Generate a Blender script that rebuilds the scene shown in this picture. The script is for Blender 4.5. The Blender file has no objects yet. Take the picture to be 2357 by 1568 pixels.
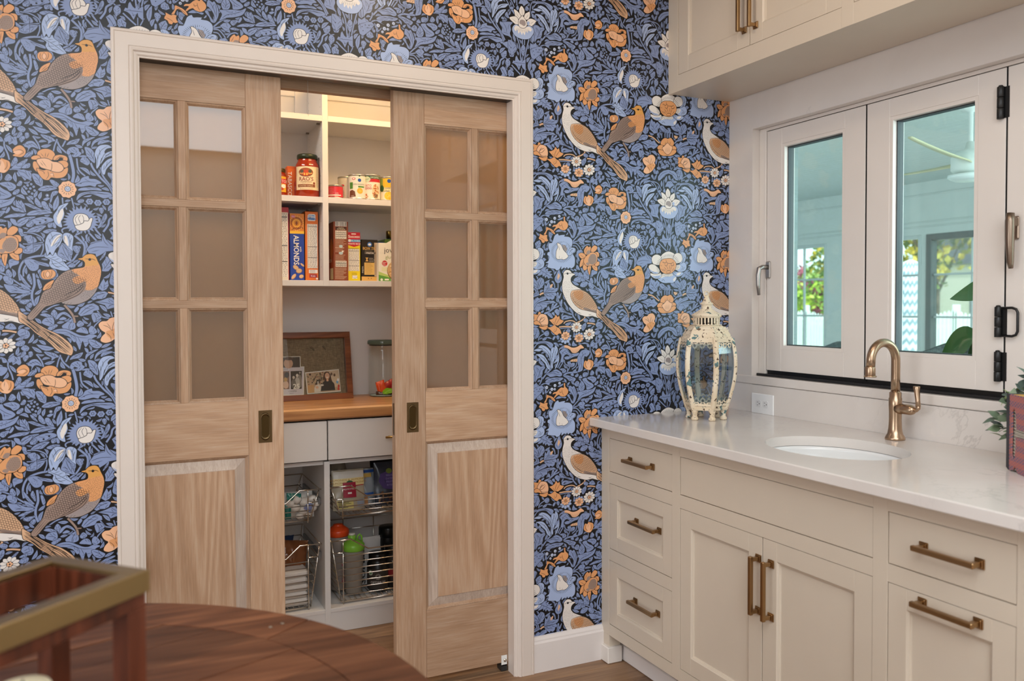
import bpy, bmesh, math, random
import numpy as np
from mathutils import Vector, Matrix
from mathutils.geometry import tessellate_polygon
random.seed(7)
PI = math.pi
C = bpy.context.scene.collection
sc = bpy.context.scene

# ------------------------------------------------------------------ camera, world, lights, exposure
cd = bpy.data.cameras.new('camera'); cam = bpy.data.objects.new('camera', cd); C.objects.link(cam)
F_PX, YAW, PITCH, ROLL = 1903.9, math.radians(24.881), math.radians(-1.3951), math.radians(-0.1756)
CX, CY = 1146.25, 752.47
cd.sensor_width = 36.0; cd.lens = F_PX / 2357 * 36
cd.shift_x = (1178.5 - CX) / 2357; cd.shift_y = (CY - 784) / 2357
cd.clip_start = 0.05; cd.clip_end = 200
fw = Vector((math.sin(YAW) * math.cos(PITCH), math.cos(YAW) * math.cos(PITCH), math.sin(PITCH)))
r0 = Vector((math.cos(YAW), -math.sin(YAW), 0)); u0 = r0.cross(fw)
rt = r0 * math.cos(ROLL) + u0 * math.sin(ROLL); up = u0 * math.cos(ROLL) - r0 * math.sin(ROLL)
M4 = Matrix((( rt.x, up.x, -fw.x, 0.0), (rt.y, up.y, -fw.y, -2.65175), (rt.z, up.z, -fw.z, 1.33069), (0, 0, 0, 1)))
cam.matrix_world = M4
cd.dof.use_dof = True; cd.dof.focus_distance = 2.95; cd.dof.aperture_fstop = 3.2
sc.camera = cam
vs = sc.view_settings
sc.display_settings.display_device = 'sRGB'
vs.view_transform = 'Standard'; vs.look = 'None'; vs.gamma = 1.0; vs.use_curve_mapping = False
vs.exposure = -0.78
def srgb(h):
    h = h.lstrip('#'); v = [int(h[i:i + 2], 16) / 255 for i in (0, 2, 4)]
    return tuple((c / 12.92 if c <= .04045 else ((c + .055) / 1.055) ** 2.4) for c in v)
world = bpy.data.worlds.new('sky'); sc.world = world; world.use_nodes = True
wn = world.node_tree; wn.nodes.clear()
wo = wn.nodes.new('ShaderNodeOutputWorld'); wb = wn.nodes.new('ShaderNodeBackground')
wt = wn.nodes.new('ShaderNodeTexCoord'); ws = wn.nodes.new('ShaderNodeSeparateXYZ'); wr = wn.nodes.new('ShaderNodeValToRGB')
wn.links.new(wt.outputs['Generated'], ws.inputs[0]); wn.links.new(ws.outputs['Z'], wr.inputs[0])
wr.color_ramp.elements[0].position = 0.0; wr.color_ramp.elements[0].color = (.93, .96, 1.0, 1)
wr.color_ramp.elements[1].position = .8; wr.color_ramp.elements[1].color = (.62, .77, 1.0, 1)
wn.links.new(wr.outputs[0], wb.inputs['Color']); wb.inputs['Strength'].default_value = 4.5
wn.links.new(wb.outputs[0], wo.inputs[0])
def lamp(name, kind, loc, energy, color, size=.3, size_y=None, target=None, spot=None):
    d = bpy.data.lights.new(name, kind); o = bpy.data.objects.new(name, d); C.objects.link(o)
    d.energy = energy; d.color = color; o.location = loc
    if kind == 'AREA':
        d.size = size
        if size_y: d.shape = 'RECTANGLE'; d.size_y = size_y
        else: d.shape = 'DISK'
    elif kind == 'SUN': d.angle = math.radians(2)
    else: d.shadow_soft_size = size
    if spot: d.spot_size = spot[0]; d.spot_blend = spot[1]
    if target is not None:
        o.rotation_euler = (Vector(target) - Vector(loc)).to_track_quat('-Z', 'Y').to_euler()
    return o
DAY = (.94, .975, 1.0); WARM = (1.0, .80, .58)
# daylight entering by the window in the wall behind the camera and the wide opening on the left
lamp('window_daylight', 'AREA', (-.65, -5.14, 1.75), 18, DAY, 1.3, 1.5, (-.65, 0, 1.7))
lamp('ceiling_fill', 'AREA', (.0, -3.55, 2.745), 205, (.86, .94, 1.0), 2.6, 3.1, (.0, -3.55, 0))  # added panel under the closed ceiling, for pane reflections and wallpaper sheen
lamp('window_daylight', 'AREA', (-4.44, -1.9, 1.6), 80, DAY, 2.2, 1.8, (2, -1.7, 1.2))
# recessed ceiling lamps of the room
for p, e in (((.98, -.80, 2.71), 17), ((1.3, -1.5, 2.71), 11)):
    lamp('ceiling_downlight', 'SPOT', p, e, WARM, .07, target=(p[0], p[1], 0), spot=(3.0, .25))
# warm pantry lamp and two added fill lights, close under the ceiling
lamp('pantry_lamp_and_fill', 'AREA', (.95, .34, 2.40), 6, (1.0, .58, .20), .25, .1, (.90, .9, 1.75))
lamp('pantry_lamp_and_fill', 'AREA', (.12, .42, 2.42), 11, (1.0, .90, .80), .4, .2, (.55, .66, .5))  # added fill for the counter, lower cabinet and left door panes
lamp('pantry_lamp_and_fill', 'AREA', (1.20, .40, 2.42), 6, (1.0, .78, .52), .25, .15, (1.15, .45, .5))  # added fill that warms the right door panes from above

# sun on the garden beyond the sunroom; unseen area light added to brighten the sunroom
lamp('sun', 'SUN', (9, 3, 9), 9.0, (1.0, .95, .86), target=(12, 8, 0))
lamp('sunroom_fill', 'AREA', (4.4, -2.35, 1.5), 240, (.92, .97, 1.0), 3.4, 1.9, (4.6, 3, 1.4))

# ------------------------------------------------------------------ materials
MATS = {}
def new_mat(name):
    m = bpy.data.materials.new(name); m.use_nodes = True; nt = m.node_tree; nt.nodes.clear()
    o = nt.nodes.new('ShaderNodeOutputMaterial'); return m, nt, o
def pbsdf(nt, o, col=(.8, .8, .8), rough=.5, metal=0.0, spec=.5):
    b = nt.nodes.new('ShaderNodeBsdfPrincipled'); b.inputs['Base Color'].default_value = (*col, 1)
    b.inputs['Roughness'].default_value = rough; b.inputs['Metallic'].default_value = metal
    b.inputs['Specular IOR Level'].default_value = spec
    nt.links.new(b.outputs[0], o.inputs[0]); return b
def noise(nt, scale=(1, 1, 1), s=5, detail=4, dist=0.0, rough=.5, coord='Object'):
    t = nt.nodes.new('ShaderNodeTexCoord'); mp = nt.nodes.new('ShaderNodeMapping'); mp.inputs['Scale'].default_value = scale
    n = nt.nodes.new('ShaderNodeTexNoise'); n.inputs['Scale'].default_value = s; n.inputs['Detail'].default_value = detail
    n.inputs['Distortion'].default_value = dist; n.inputs['Roughness'].default_value = rough
    nt.links.new(t.outputs[coord], mp.inputs[0]); nt.links.new(mp.outputs[0], n.inputs['Vector']); return n
def ramp(nt, src, stops):
    r = nt.nodes.new('ShaderNodeValToRGB'); e = r.color_ramp.elements
    while len(e) < len(stops): e.new(.5)
    for k, (p, c) in enumerate(stops): e[k].position = p; e[k].color = (*c, 1)
    nt.links.new(src, r.inputs[0]); return r
def mathn(nt, op, a, b=None):
    n = nt.nodes.new('ShaderNodeMath'); n.operation = op
    for i, v in enumerate((a, b)):
        if v is None: continue
        if isinstance(v, (int, float)): n.inputs[i].default_value = v
        else: nt.links.new(v, n.inputs[i])
    return n.outputs[0]
def mixc(nt, f, a, b, mode='MIX'):
    n = nt.nodes.new('ShaderNodeMix'); n.data_type = 'RGBA'; n.blend_type = mode
    for i, v in ((0, f), (6, a), (7, b)):
        if isinstance(v, (int, float)): n.inputs[i].default_value = v
        elif isinstance(v, tuple): n.inputs[i].default_value = (*v, 1)
        else: nt.links.new(v, n.inputs[i])
    return n.outputs[2]
def bump(nt, b, h, strength=.1, dist=.001):
    n = nt.nodes.new('ShaderNodeBump'); n.inputs['Strength'].default_value = strength; n.inputs['Distance'].default_value = dist
    nt.links.new(h, n.inputs['Height']); nt.links.new(n.outputs[0], b.inputs['Normal'])
def M(h, rough=.5, metal=0.0, var=.05, spec=.5):
    """plain painted / plastic / metal surface with a faint procedural variation"""
    k = (h, rough, metal, var, spec)
    if k in MATS: return MATS[k]
    m, nt, o = new_mat('paint_' + h.strip('#')); c = srgb(h); b = pbsdf(nt, o, c, rough, metal, spec)
    if var:
        n = noise(nt, s=9, detail=3)
        r = ramp(nt, n.outputs[0], [(.3, tuple(x * (1 - var) for x in c)), (.7, tuple(min(1, x * (1 + var)) for x in c))])
        nt.links.new(r.outputs[0], b.inputs['Base Color'])
    MATS[k] = m; return m
def wood(name, cols, axis, fine=70, rings=16, rough=.5, spec=.35, grey=None, ringmix=.5, stretch=.9, vary=.09):
    if name in MATS: return MATS[name]
    m, nt, o = new_mat(name); b = pbsdf(nt, o, srgb(cols[0]), rough, 0, spec)
    def sc3(a, c):
        v = [a, a, a]; v[axis] = c; return tuple(v)
    n1 = noise(nt, sc3(1, .045), fine, 5, .3, .6)
    n2 = noise(nt, sc3(5.0, stretch), 1.0, 2, .5, .4)
    w = mathn(nt, 'SINE', mathn(nt, 'MULTIPLY', n2.outputs[0], rings * 6.28))
    w = mathn(nt, 'ADD', mathn(nt, 'MULTIPLY', w, .25 * ringmix), mathn(nt, 'MULTIPLY', n1.outputs[0], 1.0))
    r = ramp(nt, w, [(.2, srgb(cols[0])), (.5, srgb(cols[1])), (.8, srgb(cols[2]))])
    n3 = noise(nt, sc3(2.2, .35), 1.6, 3, .4)
    r2 = ramp(nt, n3.outputs[0], [(.3, (.88, .86, .84)), (.7, (1.06, 1.04, 1.0))])
    col = mixc(nt, 1.0, r.outputs[0], r2.outputs[0], 'MULTIPLY')
    oi = nt.nodes.new('ShaderNodeObjectInfo')
    r3 = ramp(nt, oi.outputs['Random'], [(0, (1 - vary, 1 - vary * 1.08, 1 - vary * 1.15)), (1, (1 + vary * .8, 1 + vary * .6, 1 + vary * .4))])
    col = mixc(nt, 1.0, col, r3.outputs[0], 'MULTIPLY')
    if grey:
        n4 = noise(nt, sc3(1, .03), fine * 1.7, 3, .2)
        f = ramp(nt, n4.outputs[0], [(.55, (0, 0, 0)), (.75, (.32, .32, .32))])
        col = mixc(nt, f.outputs[0], col, srgb(grey))
    nt.links.new(col, b.inputs['Base Color']); bump(nt, b, n1.outputs[0], .12, .0008)
    MATS[name] = m; return m
OAK = ('#a68469', '#b6957a', '#c2a68e')
OAKV = wood('oak_vertical', OAK, 2, 230, 10, ringmix=.35, grey='#c4b3a4'); OAKH = wood('oak_horizontal', OAK, 0, 230, 10, ringmix=.35, grey='#c4b3a4')
OAKP = wood('oak_panel', OAK, 2, 230, 16, ringmix=.75, grey='#b9a899', stretch=.5)
OAKW = wood('oak_whitewashed', ('#a8968a', '#bba99c', '#cabcb1'), 2, grey='#d5cbc2', fine=230, ringmix=.3)
FLOOR = [wood('floor_oak_%s' % n, c, 0, rings=9, rough=.38) for n, c in (('light', ('#7d6048', '#9b7b5e', '#b08e6e')), ('brown', ('#705540', '#8d6d52', '#a28163')), ('dark', ('#664c39', '#826349', '#967557')))]
BUTCHER = wood('butcher_block', ('#a9744a', '#c48f5e', '#d9a873'), 0, rings=7, rough=.35)
TABLEW = wood('table_wood', ('#47291a', '#633d29', '#7f543b'), 0, fine=60, rings=7, rough=.5, ringmix=.4, vary=.3)
REDW = wood('mahogany', ('#36190f', '#522818', '#6b3825'), 2, fine=50, rough=.35)
FRAMEW = wood('walnut_frame', ('#5a3119', '#744325', '#885231'), 0, rough=.4)
PAINT = M('#ddd0c6', .38, 0, .012); CREAM = M('#d3c5b3', .35, 0, .012); PWHITE = M('#ddd9d5', .4, 0, .012)
VINYL = M('#e2dad3', .35, 0, .01); BLACK = M('#0c0c0d', .4, 0, 0); WALLP = M('#d9d0c4', .6, 0, .02); CEIL = M('#f2efea', .7, 0, .01)
BRASS = M('#a3845e', .30, 1.0, .06); BRONZE = M('#b59a80', .28, 1.0, .05); ABRASS = M('#65533a', .36, 1.0, .12); CHROME = M('#d9d2c8', .16, 1.0, 0)
NICKEL = M('#a9a5a1', .34, 1.0, .02); PEWTER = M('#8d7c6d', .36, 1.0, .03); PORC = M('#e9e9e8', .08, 0, 0)
def marble():
    m, nt, o = new_mat('white_quartz'); b = pbsdf(nt, o, srgb('#dcd4ce'), .14, 0, .45)
    base = noise(nt, (1, 1, 1), 2.2, 5, .6); r = ramp(nt, base.outputs[0], [(.3, srgb('#d6cec8')), (.7, srgb('#e2dbd5'))])
    v = noise(nt, (1, 1, 1), 1.35, 7, .55, .62)
    d = mathn(nt, 'ABSOLUTE', mathn(nt, 'SUBTRACT', v.outputs[0], .5))
    line = ramp(nt, d, [(0, (.75, .75, .75)), (.007, (0, 0, 0))])
    k = noise(nt, (1, 1, 1), 1.1, 2); km = ramp(nt, k.outputs[0], [(.49, (0, 0, 0)), (.64, (.45, .45, .45))])
    f = mathn(nt, 'MULTIPLY', line.outputs[0], km.outputs[0])
    col = mixc(nt, f, r.outputs[0], srgb('#a09894')); nt.links.new(col, b.inputs['Base Color']); return m
MARBLE = marble()
def fres(nt, f0):
    lw = nt.nodes.new('ShaderNodeLayerWeight'); lw.inputs['Blend'].default_value = .5
    return mathn(nt, 'ADD', mathn(nt, 'MULTIPLY', mathn(nt, 'POWER', lw.outputs['Facing'], 5.0), 1 - f0), f0)
def glass(name, tint, refl=.08, rough=0.0):
    m, nt, o = new_mat(name); t = nt.nodes.new('ShaderNodeBsdfTransparent'); t.inputs[0].default_value = (*tint, 1)
    g = nt.nodes.new('ShaderNodeBsdfGlossy'); g.inputs['Roughness'].default_value = rough; g.inputs[0].default_value = (1, 1, 1, 1)
    n = noise(nt, s=3, detail=1); f2 = mathn(nt, 'MULTIPLY', fres(nt, .03 + refl), mathn(nt, 'ADD', mathn(nt, 'MULTIPLY', n.outputs[0], .1), .95))
    mx = nt.nodes.new('ShaderNodeMixShader'); nt.links.new(f2, mx.inputs[0]); nt.links.new(t.outputs[0], mx.inputs[1]); nt.links.new(g.outputs[0], mx.inputs[2])
    nt.links.new(mx.outputs[0], o.inputs[0]); return m
TEAL = glass('teal_tinted_glass', (.79, .905, .90), .0); CLEAR = glass('clear_glass', (.95, .97, .96), .01); LGLASS = glass('lantern_glass', (.60, .70, .76), .09, .05)
def frosted():
    m, nt, o = new_mat('frosted_glass'); b = nt.nodes.new('ShaderNodeBsdfTranslucent'); b.inputs[0].default_value = (*srgb('#cfb696'), 1)
    d = nt.nodes.new('ShaderNodeBsdfDiffuse'); d.inputs[0].default_value = (*srgb('#988773'), 1)
    n = noise(nt, s=40, detail=2)
    mx = nt.nodes.new('ShaderNodeMixShader'); nt.links.new(mathn(nt, 'ADD', mathn(nt, 'MULTIPLY', n.outputs[0], .06), .22), mx.inputs[0])
    nt.links.new(b.outputs[0], mx.inputs[1]); nt.links.new(d.outputs[0], mx.inputs[2])
    g = nt.nodes.new('ShaderNodeBsdfGlossy'); g.inputs['Roughness'].default_value = .02; g.inputs[0].default_value = (1, 1, 1, 1)
    m2 = nt.nodes.new('ShaderNodeMixShader'); nt.links.new(fres(nt, .065), m2.inputs[0]); nt.links.new(mx.outputs[0], m2.inputs[1]); nt.links.new(g.outputs[0], m2.inputs[2])
    nt.links.new(m2.outputs[0], o.inputs[0]); return m
FROST = frosted()

# ------------------------------------------------------------------ mesh helpers (all coordinates are world coordinates)
WL = {}                                   # object -> world position of its origin
def tag(o, label=None, cat=None, group=None, kind=None):
    if label: o['label'] = label
    if cat: o['category'] = cat
    if group: o['group'] = group
    if kind: o['kind'] = kind
    return o
def thing(name, base, label=None, cat=None, group=None, kind=None):
    o = bpy.data.objects.new(name, None); C.objects.link(o); o.location = base; o.empty_display_size = .05
    WL[o] = Vector(base); return tag(o, label, cat, group, kind)
class MB:
    def __init__(s): s.v = []; s.f = []; s.m = []; s.mats = []; s.T = None; s.sm = []
    def mi(s, mat):
        if mat not in s.mats: s.mats.append(mat)
        return s.mats.index(mat)
    def add(s, vs, fs, mat, smooth=False):
        o = len(s.v); k = s.mi(mat)
        s.v += [tuple(s.T @ Vector(p)) if s.T else tuple(p) for p in vs]
        for f in fs: s.f.append([i + o for i in f]); s.m.append(k); s.sm.append(smooth)
        return s
    def box(s, x0, x1, y0, y1, z0, z1, mat, b=0.0):
        if x0 > x1: x0, x1 = x1, x0
        if y0 > y1: y0, y1 = y1, y0
        if z0 > z1: z0, z1 = z1, z0
        lo = (x0, y0, z0); hi = (x1, y1, z1)
        b = min(b, .45 * min(x1 - x0, y1 - y0, z1 - z0))
        if b <= 0:
            vs = [(x, y, z) for x in (x0, x1) for y in (y0, y1) for z in (z0, z1)]
            return s.add(vs, [(0, 1, 3, 2), (4, 6, 7, 5), (0, 4, 5, 1), (2, 3, 7, 6), (0, 2, 6, 4), (1, 5, 7, 3)], mat)
        vs = []; idx = {}
        for sg in [(i, j, k) for i in (0, 1) for j in (0, 1) for k in (0, 1)]:
            for a in range(3):
                p = [(hi[d] if sg[d] else lo[d]) if d == a else ((hi[d] - b) if sg[d] else (lo[d] + b)) for d in range(3)]
                idx[sg, a] = len(vs); vs.append(tuple(p))
        fs = []
        def S(a, va, o1, v1, o2, v2): q = [0, 0, 0]; q[a] = va; q[o1] = v1; q[o2] = v2; return tuple(q)
        for a in range(3):
            p, q = [d for d in range(3) if d != a]
            for va in (0, 1):
                fs.append([idx[S(a, va, p, i, q, j), a] for i, j in ((0, 0), (1, 0), (1, 1), (0, 1))])
            for i in (0, 1):
                for j in (0, 1):
                    fs.append([idx[S(a, 0, p, i, q, j), p], idx[S(a, 1, p, i, q, j), p], idx[S(a, 1, p, i, q, j), q], idx[S(a, 0, p, i, q, j), q]])
        for sg in [(i, j, k) for i in (0, 1) for j in (0, 1) for k in (0, 1)]: fs.append([idx[sg, 0], idx[sg, 1], idx[sg, 2]])
        return s.add(vs, fs, mat)
    def quad(s, a, b, c, d, mat): return s.add([a, b, c, d], [(0, 1, 2, 3)], mat)
    def prism(s, poly, f, h0, h1, mat):
        """poly: 2D points, f(u, v, h) -> world"""
        n = len(poly); vs = [f(u, v, h0) for u, v in poly] + [f(u, v, h1) for u, v in poly]
        fs = [(i, (i + 1) % n, n + (i + 1) % n, n + i) for i in range(n)] + [tuple(range(n)), tuple(range(2 * n - 1, n - 1, -1))]
        return s.add(vs, fs, mat)
    def lathe(s, prof, c, mat, seg=24, axis=2, smooth=True, cap=True):
        vs = []; fs = []
        for (r, h) in prof:
            for k in range(seg):
                a = 2 * PI * k / seg; p = [r * math.cos(a), r * math.sin(a), h]
                if axis == 0: p = [p[2], p[0], p[1]]
                elif axis == 1: p = [p[1], p[2], p[0]]
                vs.append((c[0] + p[0], c[1] + p[1], c[2] + p[2]))
        for i in range(len(prof) - 1):
            for k in range(seg): fs.append((i * seg + k, i * seg + (k + 1) % seg, (i + 1) * seg + (k + 1) % seg, (i + 1) * seg + k))
        if cap:
            if prof[0][0] > 1e-5: fs.append(tuple(range(seg - 1, -1, -1)))
            if prof[-1][0] > 1e-5: fs.append(tuple(range((len(prof) - 1) * seg, len(prof) * seg)))
        return s.add(vs, fs, mat, smooth)
    def tube(s, path, r, mat, seg=8, closed=False, smooth=True):
        P = [Vector(p) for p in path]; n = len(P); vs = []; fs = []
        rr = r if isinstance(r, (list, tuple)) else [r] * n
        prev = None
        for i in range(n):
            t = (P[(i + 1) % n] - P[i - 1]) if closed else (P[min(i + 1, n - 1)] - P[max(i - 1, 0)])
            t.normalize()
            if prev is None:
                a = Vector((0, 0, 1)) if abs(t.z) < .9 else Vector((1, 0, 0)); nrm = t.cross(a).normalized()
            else: nrm = (prev - t * prev.dot(t)).normalized()
            prev = nrm; bn = t.cross(nrm)
            for k in range(seg):
                a = 2 * PI * k / seg; q = P[i] + (nrm * math.cos(a) + bn * math.sin(a)) * rr[i]; vs.append(tuple(q))
        for i in range(n if closed else n - 1):
            j = (i + 1) % n
            for k in range(seg): fs.append((i * seg + k, i * seg + (k + 1) % seg, j * seg + (k + 1) % seg, j * seg + k))
        if not closed: fs += [tuple(range(seg - 1, -1, -1)), tuple(range((n - 1) * seg, n * seg))]
        return s.add(vs, fs, mat, smooth)
    def poly(s, pts, f, h, mat):
        """flat filled polygon (may be concave) printed on a surface; f(u, v, h) -> world"""
        st = getattr(f, 'strip', None); us = [p[0] for p in pts]
        if st and max(us) - min(us) > st:
            k0, k1 = math.floor(min(us) / st), math.floor(max(us) / st)
            for k in range(k0, k1 + 1):
                q = [list(p) for p in pts]
                for val, gt in ((k * st, True), ((k + 1) * st, False)):
                    q = clip(q, 0, val, gt)
                    if len(q) < 3: break
                if len(q) < 3: continue
                tr = tessellate_polygon([[Vector((u, v, 0)) for u, v in q]]); s.add([f(u, v, h) for u, v in q], [tuple(t) for t in tr], mat)
            return s
        tris = tessellate_polygon([[Vector((u, v, 0)) for u, v in pts]])
        return s.add([f(u, v, h) for u, v in pts], [tuple(t) for t in tris], mat)
    def text(s, body, u, v, size, f, h, mat, align='CENTER', rot=0.0, sx=1.0, bold=0.0):
        vs, fs = text_mesh(body, bold); w = max(p[0] for p in vs) if vs else 0
        dx = {'CENTER': -w / 2, 'LEFT': 0, 'RIGHT': -w}[align]; ca, sa = math.cos(rot), math.sin(rot)
        q = []
        for p in vs:
            a = (p[0] + dx) * size * sx; b = (p[1] - .35) * size
            q.append(f(u + a * ca - b * sa, v + a * sa + b * ca, h))
        return s.add(q, fs, mat)
    def build(s, name, parent=None, label=None, cat=None, group=None, kind=None, base=None, fixn=True):
        if base is None:
            if parent is not None: base = tuple(WL[parent])
            else:
                a = np.array(s.v); base = ((a[:, 0].min() + a[:, 0].max()) / 2, (a[:, 1].min() + a[:, 1].max()) / 2, a[:, 2].min())
        me = bpy.data.meshes.new(name)
        me.from_pydata([(p[0] - base[0], p[1] - base[1], p[2] - base[2]) for p in s.v], [], s.f)
        for m in s.mats: me.materials.append(m)
        me.polygons.foreach_set('material_index', s.m); me.polygons.foreach_set('use_smooth', s.sm)
        if fixn:
            bm = bmesh.new(); bm.from_mesh(me); bmesh.ops.recalc_face_normals(bm, faces=bm.faces); bm.to_mesh(me); bm.free()
        me.update()
        o = bpy.data.objects.new(name, me); C.objects.link(o)
        if parent is not None: o.parent = parent; o.location = Vector(base) - WL[parent]
        else: o.location = base
        WL[o] = Vector(base); return tag(o, label, cat, group, kind)
TXT = {}
def text_mesh(body, bold=0.0):
    if (body, bold) not in TXT:
        cu = bpy.data.curves.new('print', 'FONT'); cu.body = body; cu.size = 1.0; cu.resolution_u = 2; cu.offset = bold
        o = bpy.data.objects.new('print', cu); me = bpy.data.meshes.new_from_object(o)
        TXT[body, bold] = ([tuple(v.co) for v in me.vertices], [tuple(p.vertices) for p in me.polygons])
        bpy.data.objects.remove(o); bpy.data.meshes.remove(me)
    return TXT[body, bold]
def flat(o, eu, ev, n):
    o, eu, ev, n = Vector(o), Vector(eu), Vector(ev), Vector(n)
    return lambda u, v, h: tuple(o + eu * u + ev * v + n * h)
def wrap(c, r, a0=-PI / 2):
    """print round a can: u runs along the girth, centred on direction a0"""
    f = lambda u, v, h: (c[0] + (r + h) * math.cos(a0 + u / r), c[1] + (r + h) * math.sin(a0 + u / r), c[2] + v)
    f.strip = r * .11; return f
def rect(u0, u1, v0, v1, n=1):
    return [(u0 + (u1 - u0) * i / n, v0) for i in range(n + 1)] + [(u1 - (u1 - u0) * i / n, v1) for i in range(n + 1)]
def ell(u, v, a, b, n=20): return [(u + a * math.cos(2 * PI * k / n), v + b * math.sin(2 * PI * k / n)) for k in range(n)]
def clip(poly, axis, val, keep_gt):
    out = []
    for i in range(len(poly)):
        a, b = poly[i - 1], poly[i]; ia = (a[axis] >= val) == keep_gt; ib = (b[axis] >= val) == keep_gt
        if ia != ib:
            t = (val - a[axis]) / (b[axis] - a[axis]); q = [a[0] + (b[0] - a[0]) * t, a[1] + (b[1] - a[1]) * t]; q[axis] = val; out.append(q)
        if ib: out.append(b)
    return out
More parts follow.
